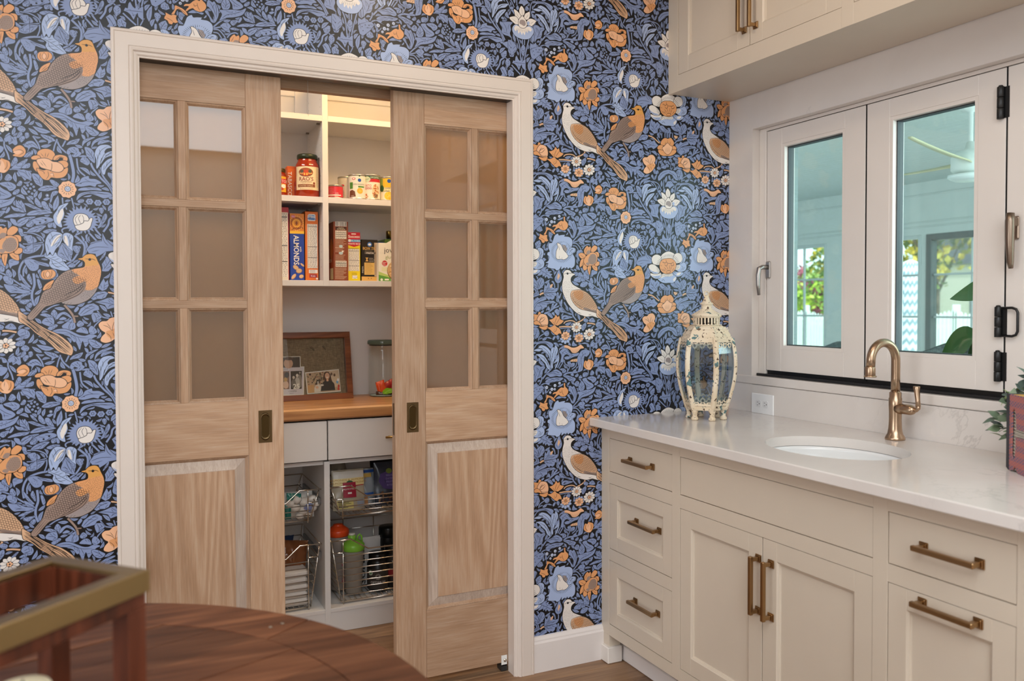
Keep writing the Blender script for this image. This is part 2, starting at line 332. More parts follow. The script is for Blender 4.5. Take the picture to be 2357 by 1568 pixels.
# outlines of the printed motifs: kind, colour, width, first point, then steps (all plain numbers)
TILE = [
[2,1,39,-511,-802,-82,49,-82,62,-81,62,-97,46,-64,29],[2,1,39,-1297,-611,8,-74,-8,-62,-31,-31],[2,1,43,-1629,-832,-15,53,-31,58],[2,1,43,-1705,-858,91,28,84,34],[2,1,46,-1029,-1122,-96,33,-71,43,-62,84,-32,79,-23,46],[2,1,46,-982,-1202,-47,52,-32,53],[2,7,46,-853,-1137,8,-27,-57,-39,-80,-33],[2,7,36,-1196,-1245,32,30,79,13,55,-10,32,-25],[2,7,46,-1274,-1295,86,6,127,-5],[2,1,28,-1267,-1318,95,6,103,1],[2,7,46,-805,-1244,65,-2,73,-16],[2,1,61,-483,-968,-25,68,0,84,25,86,-8,126],[2,1,32,-508,-802,-57,23,-74,22],[2,1,53,-623,-686,-8,111,41,101,82,50,116,19,50,-23],[2,1,39,-590,-641,0,69,25,59],[2,1,46,-158,-495,60,41,42,61,34,60],[2,1,53,29,-385,25,88,-17,70],[2,1,39,-90,-524,68,70],[2,7,43,267,-814,86,-21,86,-58,35,-19],[2,1,36,276,-1115,-69,16,-34,41,-34,54],[2,1,32,114,-1242,9,44,67,69],[2,1,32,310,-1098,-17,63],[2,1,28,-392,-1327,-58,17],[2,1,32,569,-824,0,73],[2,1,32,609,-821,-1,73],[2,1,32,648,-817,0,72],[2,1,39,513,-909,-52,32,-35,55],[2,1,46,750,-897,53,49,97,30,90,15],[2,1,43,883,-820,-9,51,-45,47],[2,7,61,909,-825,36,21,45,8],[2,1,39,-1252,-1808,-47,-84],[2,1,39,-1204,-1805,-71,-100],[2,1,53,-1547,-2047,69,78,70,64,23,56],[2,1,43,-1594,-2124,31,55,8,55],[2,1,39,-1189,-1777,16,-61,63,-38,64,-3,24,28],[2,1,61,-1205,-2011,64,37,87,4,88,5],[2,1,32,-1141,-1967,31,57,8,42,-71,23],[2,1,36,-982,-1821,-16,-56,-64,-45],[2,1,39,-708,-1792,-16,69,-32,88,16,92,41,44],[2,1,32,-708,-1897,82,4,132,-15],[2,1,32,-789,-1943,0,-63,-41,-36],[2,1,43,-1047,-2391,48,71,48,57],[2,1,36,-1047,-2419,16,84],[2,1,53,346,-2141,-51,113,-86,90,-77,104,-26,64],[2,1,46,364,-2119,-61,106,-69,98,-25,100],[2,1,43,-140,-1677,-67,68,-34,83],[2,1,36,-275,-1677,17,79,25,65],[2,1,39,-182,-1608,34,73],[2,1,43,47,-1924,-67,68,-18,128],[2,1,78,-89,-2009,17,108,-25,156,-26,84],[2,1,36,-190,-2184,4,-71],[2,1,36,-97,-2181,26,-120],[2,1,39,-408,-1656,-17,62,-50,82],[2,1,36,510,-1640,-61,99,-95,30,-77,-5],[2,1,36,545,-1608,8,58,-4,73],[2,1,36,441,-1644,-61,98,-78,39],[2,1,43,550,-2053,36,-93,17,-117,9,-116],[2,1,43,744,-2052,-35,-126,-26,-111,-18,-89],[2,1,39,638,-2071,2,-80],[2,1,39,673,-2069,-3,-81],[2,1,28,643,-2312,-3,-66],[2,1,36,554,-1608,-5,73,9,66],[2,1,32,707,-1497,35,32],[2,1,39,761,-1743,-1,103,27,104,62,33],[2,1,36,885,-1486,17,53,81,49],[2,1,43,468,-2455,79,-70,61,-50],[2,1,28,626,-2574,0,88],[2,1,32,652,-2574,44,90],[2,1,53,227,-2556,51,81,17,66,60,45],[2,1,32,364,-2349,26,-28,52,9],[2,1,46,159,-2666,-43,50,-43,49],[2,1,46,201,-2600,-34,43,-26,35],[2,1,57,15,-2856,16,101,-17,64,-85,84],[2,1,39,-190,-2581,-8,35,42,23,51,-13,17,-35],[2,1,32,-582,-2591,91,-5,83,-40,25,-49],[2,1,28,-590,-2718,99,2,100,23],[2,1,32,-416,-2842,25,71,0,64],[2,1,32,-148,-2316,-17,49],[2,1,36,-1047,-2506,64,1,56,-54,24,-41],[2,1,32,-1047,-2541,56,-5,40,-55],[2,1,36,-886,-2585,40,50,57,22,32,-13],[2,1,43,-1047,-2479,64,65,81,65],[2,1,39,-1047,-2493,96,31,81,30],[2,1,28,-1478,-2246,-16,67],[2,1,32,-1679,-2511,8,47],[1,1,14,-1629,-549,46,59,-7,26,30,10,85,56,-62,-34,70,14,-31,-37,54,13,-16,-36,70,-3,-39,-28,47,-15,-24,-23,35,-37,-50,8,-23,-15,-31,37,-23,-29,-16,39,-23,-23,-7,40,-39,-17],[2,0,12,-1583,-463,54,-29,62,-34,77,-50],[2,0,12,-1529,-492,-15,-35],[2,0,12,-1475,-520,-16,-29],[2,0,12,-1498,-509,61,20],[1,1,14,-1705,-610,23,36,15,-39,23,-11,31,23,38,31,30,-24,-7,-35,23,-31,-23,-23,15,-39,-54,-12,-38,-23,-30,30,-38,31],[2,0,12,-1629,-751,-7,67,-16,59],[2,0,12,-1637,-724,62,73],[2,0,12,-1629,-717,-53,42],[1,1,14,-1526,-795,20,130,23,-38,23,49,23,16,16,-39,31,3,7,-40,39,-17,47,11,-8,-49,-39,-17,-78,-3],[2,0,12,-1522,-795,62,60,23,70],[2,0,12,-1476,-757,86,62],[2,0,12,-1499,-786,77,27,94,9],[1,1,14,-1522,-805,100,6,94,11,19,-42,-35,-10,-8,-35,-31,-23,-39,17,-15,-22,-39,31,-23,11],[2,0,12,-1514,-811,61,-25,70,-14],[2,0,12,-1460,-830,-8,-28],[2,0,12,-1406,-812,46,-9],[1,1,14,-1698,-938,23,35,23,36,23,-25,30,9,23,22,46,18,23,-45,-23,-29,-61,-12,-61,-12],[2,0,12,-1660,-935,31,36],[2,0,12,-1599,-923,39,44],
[1,1,14,-1645,-954,69,26,77,6,77,14,62,-15,24,-25,-55,-5,-31,11,-23,-16,-31,-9,-39,4,31,-32,-38,-37,-31,11,-23,-29,-31,5,-30,-37,-31,32,-23,18,-15,32,0,34,38,3],[2,0,12,-1645,-961,69,6,77,20,108,9],[2,0,12,-1629,-960,30,-44,23,-32],[2,0,12,-1683,-978,46,-29,0,-54],[2,0,12,-1561,-967,46,-30],[0,1,14,-1301,-652,-35,30,-8,47,32,58,39,85,15,-53,24,-59,4,-54,-28,-44],[0,7,0,-1289,-604,-12,40,20,57,23,-46,-15,-22],[0,7,0,-1421,-718,7,35,35,20,-4,-31,-23,-29],[0,1,9,-1351,-535,7,42,32,16,-16,-35],[0,1,9,-1398,-628,31,3,23,-38,8,-47,-16,-15,-7,47],[0,1,11,-1309,-837,4,48,23,-5,4,-47,43,51,-31,-91],[0,1,11,-1231,-1001,-35,45,31,64,16,-12],[0,1,9,-1172,-983,-23,46,15,9,24,-40,31,-38,-8,-35],[0,1,9,-1109,-1032,8,28,48,-45,16,-53,-40,24],[0,1,11,-1125,-1095,-110,18,-31,25,-8,40,39,4,32,-39,63,-29],[0,1,9,-1077,-1126,-95,41,-79,7,0,27,63,-8],[0,1,11,-1235,-1172,8,34,55,18,87,-20,40,-11,-64,-19,-79,22,-24,-36],[0,1,7,-1227,-1192,55,31,87,0,-56,-18,-47,-4],[0,1,11,-1522,-1099,23,22,61,18,47,45,78,74,8,-26,-39,-38,70,27,-8,-22,-70,-26,-55,-38,-62,-39],[0,1,7,-1461,-1034,16,42,23,-38,-16,-22],[0,1,7,-1407,-1029,16,69,31,10,-15,-56],[0,1,9,-1469,-1102,47,17,46,-57,-15,-22,-39,24],[0,1,7,-1399,-1090,39,17,16,-53,-24,5],[0,1,9,-1352,-1059,39,31,47,-31,-8,-48,-24,-16,-39,38],[0,1,7,-1568,-1069,38,23,8,-20,-31,-22],[0,1,14,-1033,-613,36,44,72,21,24,-18,-16,-64,-48,-5],[0,1,11,-901,-573,64,-22,-24,-30,-40,3],[0,1,14,-925,-686,24,44,56,19,49,-10,-9,-42,-48,-32,-48,2],[0,1,12,-861,-576,-8,47,16,50,57,-29,24,-39,-8,-43,-49,3],[0,1,11,-965,-545,16,50,48,-2,32,-53,-32,-3],[0,1,11,-1037,-497,56,12,24,-25,-24,-37,-32,11],[0,1,12,-788,-646,40,11,49,-37,8,-41,-24,-23,-41,17,-24,32],[0,1,14,-780,-728,48,-10,57,-9,66,-36,82,-21,-41,-31,-58,9,-49,3,-49,2,-40,46],[2,0,12,-715,-785,106,-26],[0,1,9,-756,-622,0,42,24,16,33,-53,-16,-36],[0,1,9,-683,-880,57,33,82,21,-8,-22,-74,-34],[0,1,11,-634,-917,41,17,74,6,-16,-29,-58,-26,-33,11],[0,1,7,-1092,-441,39,-3,24,-18,-16,-8],[0,1,7,-1029,-448,24,9,24,-25,-24,-9],[0,1,9,-989,-437,8,56,24,-12,32,-58,-24,-3],[0,1,7,-1187,-416,32,10,-8,-28,31,3,-24,-9,-31,3],[0,1,11,-869,-1193,32,23,48,-24,-16,-36,-40,4],[0,1,11,-781,-1208,65,47,49,-59,-49,-11],[2,0,12,-716,-1168,-24,-50],[0,1,12,-659,-1275,33,51,66,-16,25,-48,-25,-43,-49,3],[2,0,12,-634,-1281,49,25],[2,0,12,-618,-1307,58,25],[0,1,12,-902,-1293,33,37,40,17,8,-48,-32,-51,-33,-16],[2,0,12,-837,-1253,-32,-79],[0,1,9,-773,-1353,57,60,33,9,-41,-52],[0,1,11,-1706,-1329,22,28,46,3,15,-25,-30,-70,-31,-9],[2,0,12,-1691,-1322,23,-52],[0,1,9,-1653,-1413,23,55,7,55,16,-26,15,-60,-38,-63],[0,1,11,-1523,-1377,54,31,31,-25,-8,-42,-46,-10],[0,1,9,-1164,-1359,39,37,40,-25,-32,-43],[0,1,7,-1706,-1282,23,22,76,-22,-46,-10],[0,1,12,-582,-459,74,14,74,-28,84,-20,16,-33,-58,8,-42,10,-8,-43,-33,-24,-41,3,-33,39],[2,0,12,-491,-464,66,-22,66,-29],[3,0,9,-541,-511],[3,0,9,-516,-502],[3,0,9,-491,-513],[3,0,9,-508,-536],[3,0,9,-483,-540],[3,0,9,-533,-531],[0,2,14,-384,-412,50,20,67,27,17,-33,59,-16,33,-53,-33,4,67,-93,-67,-13,-59,15,-59,16,-25,47,9,43],[2,0,12,-359,-416,84,-41,134,-93],[2,0,12,-284,-451,59,20],[2,0,12,-242,-482,59,20],[2,0,12,-309,-446,17,-55,67,-43],[2,0,12,-317,-426,58,13],[0,1,12,-582,-340,25,23,82,36,75,8,-25,-44,-50,-41,-58,2],[2,0,12,-574,-340,83,23,74,35],[0,1,12,-233,-298,33,39,25,-11,34,-61,34,-53,-8,-58,-60,37,-50,45],[2,0,12,-200,-280,34,-75,42,-73],[0,1,9,-90,-283,76,-6,-8,-37,-43,-18,9,43],[0,1,7,-141,-508,43,26,34,-26,-26,-23,-42,3],[1,1,14,62,-303,34,61,68,21,102,18,68,-36,-8,-58,-60,1,-51,-34,-51,-41,-9,35,-76,6],[2,0,12,71,-306,93,35,102,25],[2,0,12,164,-271,-9,28],[2,0,12,113,-312,85,16,51,27],[1,1,12,207,-489,42,69,0,22,34,-11,35,17,-9,-44,26,-4,-43,-48,26,-26,-43,-54,-34,-4,-34,4,8,37],[2,0,12,309,-421,-43,-69,-42,-62],[1,1,14,284,-690,17,88,25,53,26,-41,35,-4,8,-28,35,32,52,-39,-9,-44,-34,-32,0,-51,-35,-10,-34,-10,-35,33,-43,25],[2,0,12,309,-616,52,-67,69,-73],[2,0,12,361,-683,8,59],[2,0,12,387,-709,52,76],[2,0,12,327,-715,43,11],
[0,1,12,473,-680,70,13,52,-60,70,-16,18,-13,-105,13,-61,16],[2,0,12,499,-685,61,-38,70,-23],[0,1,9,613,-675,43,11,27,-48,-26,-25,-18,35],[1,1,12,164,-765,34,68,26,45,17,-49,26,31,8,-64,-25,-45,-43,-18],[2,0,12,232,-702,-8,-79],[1,1,14,88,-886,26,52,50,26,69,6,34,-19,-26,-52,-42,-18,-43,3,-42,-17],[2,0,12,97,-885,68,41,76,21],[2,0,12,139,-860,9,-28],[1,1,14,131,-925,68,19,68,28,43,3,17,-27,52,26,26,-41,43,-33,-35,-32,-51,-33,-35,26,-68,-20,-26,49,-51,17],[2,0,12,139,-925,94,-6,85,-22,95,-7],[2,0,12,267,-900,26,-41],[2,0,12,344,-908,17,-42],[2,0,12,267,-986,26,31],[1,1,14,-47,-1061,26,59,67,48,68,13,51,-32,8,-42,-59,-12,-17,-37,-68,-13,-50,-11],[2,0,12,-30,-1067,59,62,85,50],[2,0,12,-4,-1072,67,48,68,34],[1,1,12,105,-1049,60,-3,34,-47,-43,-47,-42,-17,-17,42,-8,42],[2,0,12,114,-1056,25,-55,-8,-44],[2,0,12,148,-1060,25,-41],[0,1,7,-89,-1022,34,46,17,-27,-34,-39],[0,1,11,-433,-1069,49,17,76,-36,16,-48,-42,32,-58,17],[0,1,11,-275,-1135,-17,41,-33,33,33,52,34,-47,-17,-37],[0,1,11,-275,-1107,25,45,59,25,51,-31,34,-54,-51,38,-51,18,-50,-54],[0,1,7,-241,-1118,42,24,33,-26,-59,-11],[0,1,12,-417,-1153,33,45,76,6,16,-63,-33,-37,-67,23],[2,0,12,-392,-1144,59,-9,25,-27],[0,1,9,-358,-1219,75,41,25,-19,-67,-48],[0,1,12,-216,-1201,42,38,68,48,25,-55,0,-57,-59,-19,-51,11],[2,0,12,-106,-1130,-34,-59,-9,-50],[0,1,11,-64,-1176,34,38,43,-40,-34,-31,-34,5],[0,1,14,-317,-1265,59,32,84,-1,76,-37,60,-32,59,-10,59,18,68,-23,-51,-25,-42,-61,-34,-38,-25,70,-17,-44,-17,-58,-26,70,-42,68,-68,38],[2,0,12,-292,-1256,118,-6,119,-63,119,-14],[2,0,12,-55,-1325,34,-76],[2,0,12,-140,-1274,51,-61],[0,1,9,-72,-1262,51,46,51,-11,25,-62,-59,10],[0,1,9,63,-1224,34,24,51,-68,-51,-32,-34,26],[0,1,7,-375,-1009,83,49,59,5,-75,-27,-51,-32],[0,1,5,-639,-1002,41,4,24,-26,-41,-11],[0,1,11,-631,-910,57,12,41,-4,-24,-37,-41,-10],[0,1,7,-565,-961,41,32,16,-34,-25,-30],[0,1,9,-631,-603,41,-52,33,-53,41,-53,-41,11,-49,65],[0,1,9,-557,-652,24,44,25,-68,0,-56,-25,26],[0,1,7,-623,-714,49,-24,50,-44,-66,1],[0,1,7,-623,-847,99,30,-17,-30,-66,-12],[0,1,7,-458,-671,25,-5,24,-75,-24,-30,-17,54],[0,1,7,-450,-579,25,23,8,-34,-16,-30],[0,1,7,-292,-656,42,60,0,-56,-42,-32],[0,1,11,679,-640,79,7,71,-59,-27,-17,-70,15],[1,1,12,758,-618,53,41,35,-41,27,-34,9,-65,-53,17,-36,26],[1,1,12,882,-724,9,88,44,63,36,-26,14,-58,-31,-46,-54,-42],[2,0,12,784,-623,63,-46,31,-56],[2,0,12,953,-593,-35,-70,-31,-76],[1,1,14,759,-918,35,32,35,-12,36,40,36,-19,53,19,45,18,18,-50,-45,-18,-71,-21,-36,-17,-35,-76,-36,56],[2,0,12,847,-947,54,48,89,37],[1,1,14,821,-1023,44,70,89,29,90,14,91,0,45,-33,-63,2,-37,-10,-54,10,0,-59,-44,-11,-27,-31,-36,12,-27,-39,-44,11],[2,0,12,883,-952,89,14,145,12],[2,0,12,901,-958,36,-41,9,-36],[0,1,12,469,-659,61,20,70,-52,96,-42,-35,-18,-79,22,-69,16],[2,0,12,504,-663,78,-44,79,-29],[0,1,7,626,-666,44,-33,-9,-30,-26,34],[2,1,32,513,-829,3,80],[2,1,32,574,-824,3,80],[2,1,32,618,-820,3,80],[2,1,32,661,-816,4,80],[2,1,32,710,-812,3,80],[0,7,0,741,-773,70,-9,-8,-22,-36,-18],[0,1,7,426,-778,35,24,17,-78,-35,12],[0,1,5,513,-1112,88,-1,-18,-23,-52,4],[0,1,5,627,-1111,114,23,-52,-40,-53,3],[0,1,9,435,-1132,35,17,30,-34,-21,-20,-31,9],[2,0,7,440,-1132,52,-29],[0,1,9,548,-1182,35,17,31,-34,-22,-20,-30,9],[2,0,7,553,-1182,52,-29],[0,1,9,470,-1195,35,17,30,-34,-21,-20,-31,9],[2,0,7,474,-1195,53,-28],[0,1,9,583,-1238,35,17,31,-34,-22,-20,-30,9],[2,0,7,588,-1237,53,-29],[0,1,9,645,-1153,35,17,31,-34,-22,-20,-31,9],[2,0,7,649,-1153,53,-29],[0,1,9,724,-1125,35,17,31,-34,-22,-20,-31,8],[2,0,7,728,-1125,53,-29],[0,1,9,759,-1174,36,17,31,-34,-22,-20,-31,9],[2,0,7,764,-1174,53,-29],[0,1,9,698,-1215,35,17,31,-34,-22,-20,-31,9],[2,0,7,702,-1215,53,-29],[0,1,9,505,-1236,35,17,30,-34,-21,-20,-31,9],[2,0,7,509,-1236,53,-29],[2,1,25,444,-1313,17,118],[2,1,25,496,-1309,26,154],[2,1,25,671,-1297,26,133],[2,1,25,742,-1278,35,120],[0,2,14,-1431,-1919,-47,45,-23,53,-54,51,-53,58,-46,25,77,4,53,-24,47,-58,30,-53,24,-53],[2,0,12,-1593,-1704,77,-50,54,-79,23,-66],
[0,2,14,-1423,-1899,7,83,-7,54,-39,66,-54,44,-38,25,-39,-16,-46,4,-45,11,53,23,77,-9,15,-12,-8,20,-61,16,39,36,69,-16,54,-37,38,-52,8,-61,0,-68,0,-68],[2,0,12,-1562,-1573,77,-50,62,-78,15,-101],[2,0,12,-1539,-1626,62,-44,46,-65],[0,2,14,-1400,-1897,-8,81,0,95,8,137,47,-11,16,36,39,-46,0,-55,-24,-56,-31,-56,-24,-56,0,-55],[2,0,12,-1337,-1580,-32,-84,-23,-97,0,-95],[2,0,12,-1322,-1647,-39,-71],[0,2,11,-1369,-1828,39,57,39,57,8,49,24,69,55,31,-71,-79,0,-69,0,-68,-39,-98,-32,-22,47,105],[0,2,7,-1353,-1813,70,65,-8,-34,-39,-30],[0,1,7,-1353,-1758,54,57,8,-27,-47,-36],[0,1,14,-1267,-1658,31,30,48,23,47,-11,32,-39,39,-32,64,-4,64,11,-24,-43,-48,-10,-48,-16,-63,-24,-48,4,-16,27,48,16,39,-5,-39,33,-40,-10,-23,-42,7,-55,-55,-3,16,84,-15,40],[2,0,12,-1236,-1711,24,43,55,37],[2,0,12,-1157,-1617,48,-52,63,-45],[2,0,12,-1173,-1721,63,11,80,-10],[0,5,14,-1275,-1617,47,37,55,17,56,-10,47,-25,56,-3,56,17,40,23,40,-25,16,-27,-56,-10,-48,-45,-48,-16,-48,11,-32,39,-47,25,-63,10],[2,0,9,-1181,-1577,16,-47],[2,0,9,-1160,-1585,16,-48],[2,0,9,-1139,-1594,15,-47],[2,0,9,-1119,-1602,16,-47],[2,0,9,-1098,-1611,16,-47],[2,0,9,-1078,-1619,16,-68],[2,0,9,-1057,-1627,16,-68],[2,0,9,-1036,-1636,16,-68],[2,0,9,-1016,-1630,16,-69],[2,0,9,-995,-1625,16,-68],[2,0,9,-974,-1620,16,-68],[2,0,9,-953,-1614,16,-48],[2,0,9,-932,-1609,16,-47],[2,0,9,-911,-1603,16,-48],[0,1,0,-1275,-1617,47,37,40,9,-8,-31,-55,-14],[0,1,14,-966,-1965,16,63,-16,68,-8,69,32,64,40,51,65,11,72,-17,-8,-49,-48,-38,-25,13,-16,-43,0,-55,-16,-57,-8,-56,-48,-23],[2,0,12,-934,-1950,32,64,-8,90,24,71,65,38],[3,0,12,-934,-1735],[3,0,12,-950,-1784],[3,0,12,-894,-1684],[3,0,12,-862,-1668],[3,0,12,-918,-1845],[3,0,12,-942,-1826],[3,0,12,-837,-1702],[3,0,12,-878,-1767],[0,1,5,-862,-1627,33,9,24,-19],[1,7,11,-1118,-1807,56,30,88,12,0,-48,-56,4],[2,0,12,-1046,-1803,24,29],[2,0,12,-1014,-1809,24,36],[0,1,9,-1141,-1815,47,16,16,-34,32,9,32,-12,-16,-43,-56,11,-40,19],[2,0,12,-1126,-1835,48,-18],[0,1,14,-1708,-1852,54,16,61,-24,54,-4,7,-33,-31,-43,-7,-47,-39,-43,-53,-30,-39,-35],[2,0,12,-1685,-1865,69,-30,23,-53],[2,0,12,-1700,-1913,53,-24,15,-67],[0,3,0,-1730,-1779,61,-11,-8,-40,-31,-16,-22,13],[0,1,14,-1493,-1977,85,25,62,37,47,-5,63,-45,8,-40,-40,-16,-47,12,-62,-10,-47,-2,-31,25],[2,0,12,-1478,-1983,93,11,149,-27],[2,0,12,-1424,-1967,78,24,78,-23],[2,0,12,-1369,-1998,70,3],[0,1,14,-1501,-2086,46,36,94,18,78,-3,78,-10,-47,-37,-78,-10,-94,-11,-54,4],[2,0,12,-1470,-2078,108,19,126,5],[2,0,12,-1455,-2091,70,10],[0,1,11,-1586,-2144,54,36,108,5,-15,-28,46,-25,-70,24,-54,11,-46,-22],[0,1,14,-1205,-2018,63,10,64,-18,64,-25,16,-20,-32,-36,-32,13,-48,5,-32,33],[2,0,12,-1189,-2024,79,-17,80,-38],[2,0,12,-1126,-2028,32,-47],[0,1,11,-1267,-1918,31,15,47,-4,32,-33,-24,-29,-39,-2,-8,34],[3,0,14,-1220,-1929],[3,0,14,-1189,-1935],[3,0,14,-1197,-1956],[0,1,9,-1173,-1858,40,-40,7,-47,-23,-22,8,55],[0,1,7,-1086,-1999,40,23,16,-41,-32,-1],[0,1,7,-1046,-1948,56,30,-8,-35,-32,-9],[0,1,9,-1014,-2023,48,37,16,-34,-32,-22],[0,1,9,-950,-2055,32,43,32,-33,-16,-15],[0,1,11,-878,-2038,0,49,40,16,41,-12,-8,-35,-41,-23],[0,1,11,-757,-2004,33,57,41,-40,-25,-36,-32,-1],[0,1,12,-1022,-2141,40,43,40,-19,0,-48,-41,-16,-31,20],[2,0,12,-974,-2104,-8,-49],[0,1,14,-950,-2180,32,57,16,29,40,-40,16,-55,-16,-43,-40,-29,-40,26],[2,0,12,-902,-2115,8,-62,-8,-56],[2,0,12,-918,-2178,24,-34],[0,1,14,-886,-2073,65,17,16,-34,40,-33,41,-19,33,-41,-49,-37,-73,-10,-9,56,-40,54],[2,0,12,-862,-2093,73,-59,65,-32],[2,0,12,-805,-2153,8,-55],[0,1,12,-805,-2055,89,18,65,-32,-8,-43,-49,-23,-32,34,-41,19],[2,0,12,-773,-2061,82,-24],[0,1,9,-683,-2169,16,36,49,23,0,-35,-33,-29],[0,1,9,-642,-2069,32,51,25,-13,-16,-43],[0,1,14,-975,-2389,32,78,-32,47,73,10,80,17,98,4,65,37,-24,-64,-41,-36,-81,-31,-81,-17,-57,-30],[2,0,12,-943,-2360,57,51,97,31,98,46],[3,0,11,-870,-2309],[3,0,11,-830,-2300],[3,0,11,-789,-2292],[3,0,11,-822,-2265],[3,0,11,-781,-2256],[3,0,11,-749,-2262],
[0,1,14,-1142,-2305,32,15,32,-61,31,-40,16,28,-16,55,-47,60,-24,13,8,63,24,8,32,-20,24,15,39,-75,8,-76,-24,-70,-24,-35,-40,6,-23,54],[2,0,12,-1110,-2303,47,-75,32,-40],[2,0,12,-1086,-2185,40,-61,31,-89],[2,0,12,-1022,-2196,15,-69,0,-97],[0,1,9,-691,-1889,49,58,57,3,41,-12,-49,-37,-57,-10],[0,1,9,-700,-1862,33,86,25,15,16,-41,-33,-44],[1,1,12,-642,-1929,49,24,58,-5,41,-40,0,-63,-50,19,-16,-22,-33,47,-33,-1],[2,0,12,-626,-1928,66,-18,58,-46],[0,1,9,-568,-1743,41,45,33,9,0,-50,-50,-16],[0,1,9,-577,-1617,50,38,33,9,0,-35,-41,-17],[0,1,11,-1707,-1535,23,8,69,25,84,5,62,-3,69,-22,31,-33,-38,-50,-39,25,-46,45,-70,9,-69,-18,-38,-50,-8,20,39,43,-54,-10],[2,0,12,-1638,-1517,92,5,77,-15,62,-50],[0,1,7,-1368,-1527,54,3,39,-52,-39,4],[0,1,7,-1283,-1542,47,3,16,-20,-39,-2],[0,1,5,-1707,-1697,30,2,8,-54,-31,12],[0,1,9,-1669,-1830,15,55,46,23,0,-27,-31,-16,-8,-34],[0,1,5,-1707,-1650,38,2,15,-19,-46,-10],[0,1,9,-1608,-1793,46,9,54,-65,-39,-2,-31,19],[0,1,14,-1708,-2129,68,16,46,-32,39,-25,-23,-55,-47,-36,-53,5,-30,12],[3,0,23,-1670,-2188],[3,0,23,-1647,-2228],[3,1,14,-1670,-2188],[3,1,14,-1647,-2228],[3,0,14,-1693,-2162],[3,0,14,-1624,-2180],[3,0,14,-1686,-2223],[1,1,11,-1632,-2275,38,15,38,-26,16,-47,-39,-21,-38,5,-23,20],[3,0,12,-1609,-2308],[3,0,12,-1579,-2300],[3,0,12,-1586,-2327],[0,1,9,-1709,-2278,39,-12,-1,-54,-30,-28],[0,1,9,-1709,-2406,23,7,31,1,15,-40,-23,-21],[0,1,5,-1548,-2265,16,35,15,-20,-8,-21],[0,1,5,-1509,-2229,15,34,16,-40,46,43,-15,-35,-47,-36],[0,1,7,-1331,-2346,47,36,47,-5,79,-11,-16,-21,-47,12,-47,-8],[0,1,7,-1440,-2363,39,8,31,-33,-39,-15],[0,1,5,-1158,-2388,32,43,0,-28],[0,1,5,-1142,-2139,16,21,32,9,-24,-43],[0,1,5,-1299,-2166,63,30,31,8,-16,-28,-47,-16],[0,1,7,-1197,-2052,40,-26,0,-41,-24,26],[0,1,11,-740,-1599,-16,34,32,30,25,16,24,-20,41,10,0,-35,8,-42,-24,-22,-25,19,-33,-16,-8,35],[3,0,28,-679,-1574],[3,1,16,-679,-1574],[0,1,9,-634,-1536,33,65,24,-20,-8,-35,-24,-16],[0,1,9,-593,-1590,-16,41,41,31,16,-27,-25,-37],[0,1,9,-544,-1545,-8,56,33,9,8,-42],[0,1,9,-691,-1393,57,38,49,-10,-16,-43,-49,-11],[0,1,9,-626,-1438,41,31,41,-33,-24,-36,-41,11],[0,1,9,-675,-1350,16,22,58,18,-8,-36],[0,1,9,-902,-1546,57,17,64,-23,16,-41,-40,-3,-16,41],[0,1,9,-1062,-1570,24,71,24,-40,40,-25,-32,-16],[0,1,7,-1125,-1553,24,29,23,-47],[0,1,7,-1384,-1467,23,36,32,2,-16,-35,-23,-22],[0,1,7,-1322,-1442,24,29,31,-26,-23,-42],[0,1,7,-1469,-1445,31,8,46,-24,-31,-2],[0,1,12,47,-1594,59,-11,34,-41,9,-43,0,-79,-43,26,-42,55,-9,43],[2,0,12,64,-1615,42,-55,39,-77],[0,2,14,166,-1731,-17,56,17,66,42,46,77,12,43,-27,-51,-17,-26,-38,9,-35,-43,-46,-17,-73,-34,-45],[2,0,12,285,-1566,-68,-54,-34,-81,-9,-102],[0,2,12,208,-1779,26,80,26,45,60,32,94,13,-43,-53,-68,-18,-52,-32],[2,0,12,389,-1618,-87,-33,-59,-62],[0,2,14,226,-1886,-9,71,34,60,52,46,77,19,-26,-45,-43,-46,-43,-53,-17,-58],[2,0,12,363,-1699,-69,-61,-51,-82],[0,1,12,-140,-1677,17,51,51,25,51,-12,9,-35,25,-20,-34,-38,-51,-10,-17,21,26,16,-34,12,-17,-29],[3,0,16,-63,-1622],[3,0,16,-42,-1657],[0,1,11,-4,-1755,34,52,42,-19,26,-42,-25,-37,-43,19],[0,1,7,-21,-1706,51,18,42,-12,-59,-11],[0,1,14,286,-1869,43,-5,77,18,78,-3,-34,-46,8,-57,-17,-59,35,-64,-52,27,-69,11,-43,35,8,58,-34,49],[2,0,12,337,-1881,44,-63,8,-65],[2,0,12,303,-1912,52,-77],[0,1,14,-63,-2029,51,38,26,44,67,25,9,-29,68,-4,59,-40,-51,-17,-17,-29,-51,12,-51,-10,-59,-10],[2,0,12,-37,-2028,84,39,119,-1],[3,0,16,1,-2012],[0,1,11,-29,-2092,34,30,93,11,85,-3,34,-28,-85,4,-84,-11],[0,1,14,-46,-2207,17,65,60,31,101,18,103,-2,60,-5,34,-35,-51,-24,-43,-9,-52,20,-85,25,-67,-17,-43,-30],[2,0,12,-12,-2149,93,40,119,-9,95,-4],[0,1,5,22,-2162,85,25,-17,-22],[0,1,11,-140,-1584,34,45,85,33,17,-6,-34,-52,-59,-10],[2,0,12,-123,-1576,94,56],[0,1,11,22,-1589,8,65,68,40,59,11,-59,-39,-51,-39],[0,1,11,115,-1598,17,73,67,48,86,27,17,-14,-94,-42,-59,-39],[0,1,9,183,-1558,17,45,68,18,43,-11,-60,-26],[0,1,11,-400,-1487,50,-4,59,-17,42,-40,-34,-9,-42,-31,0,35,-42,26],[2,0,12,-383,-1493,66,-38,42,-19],
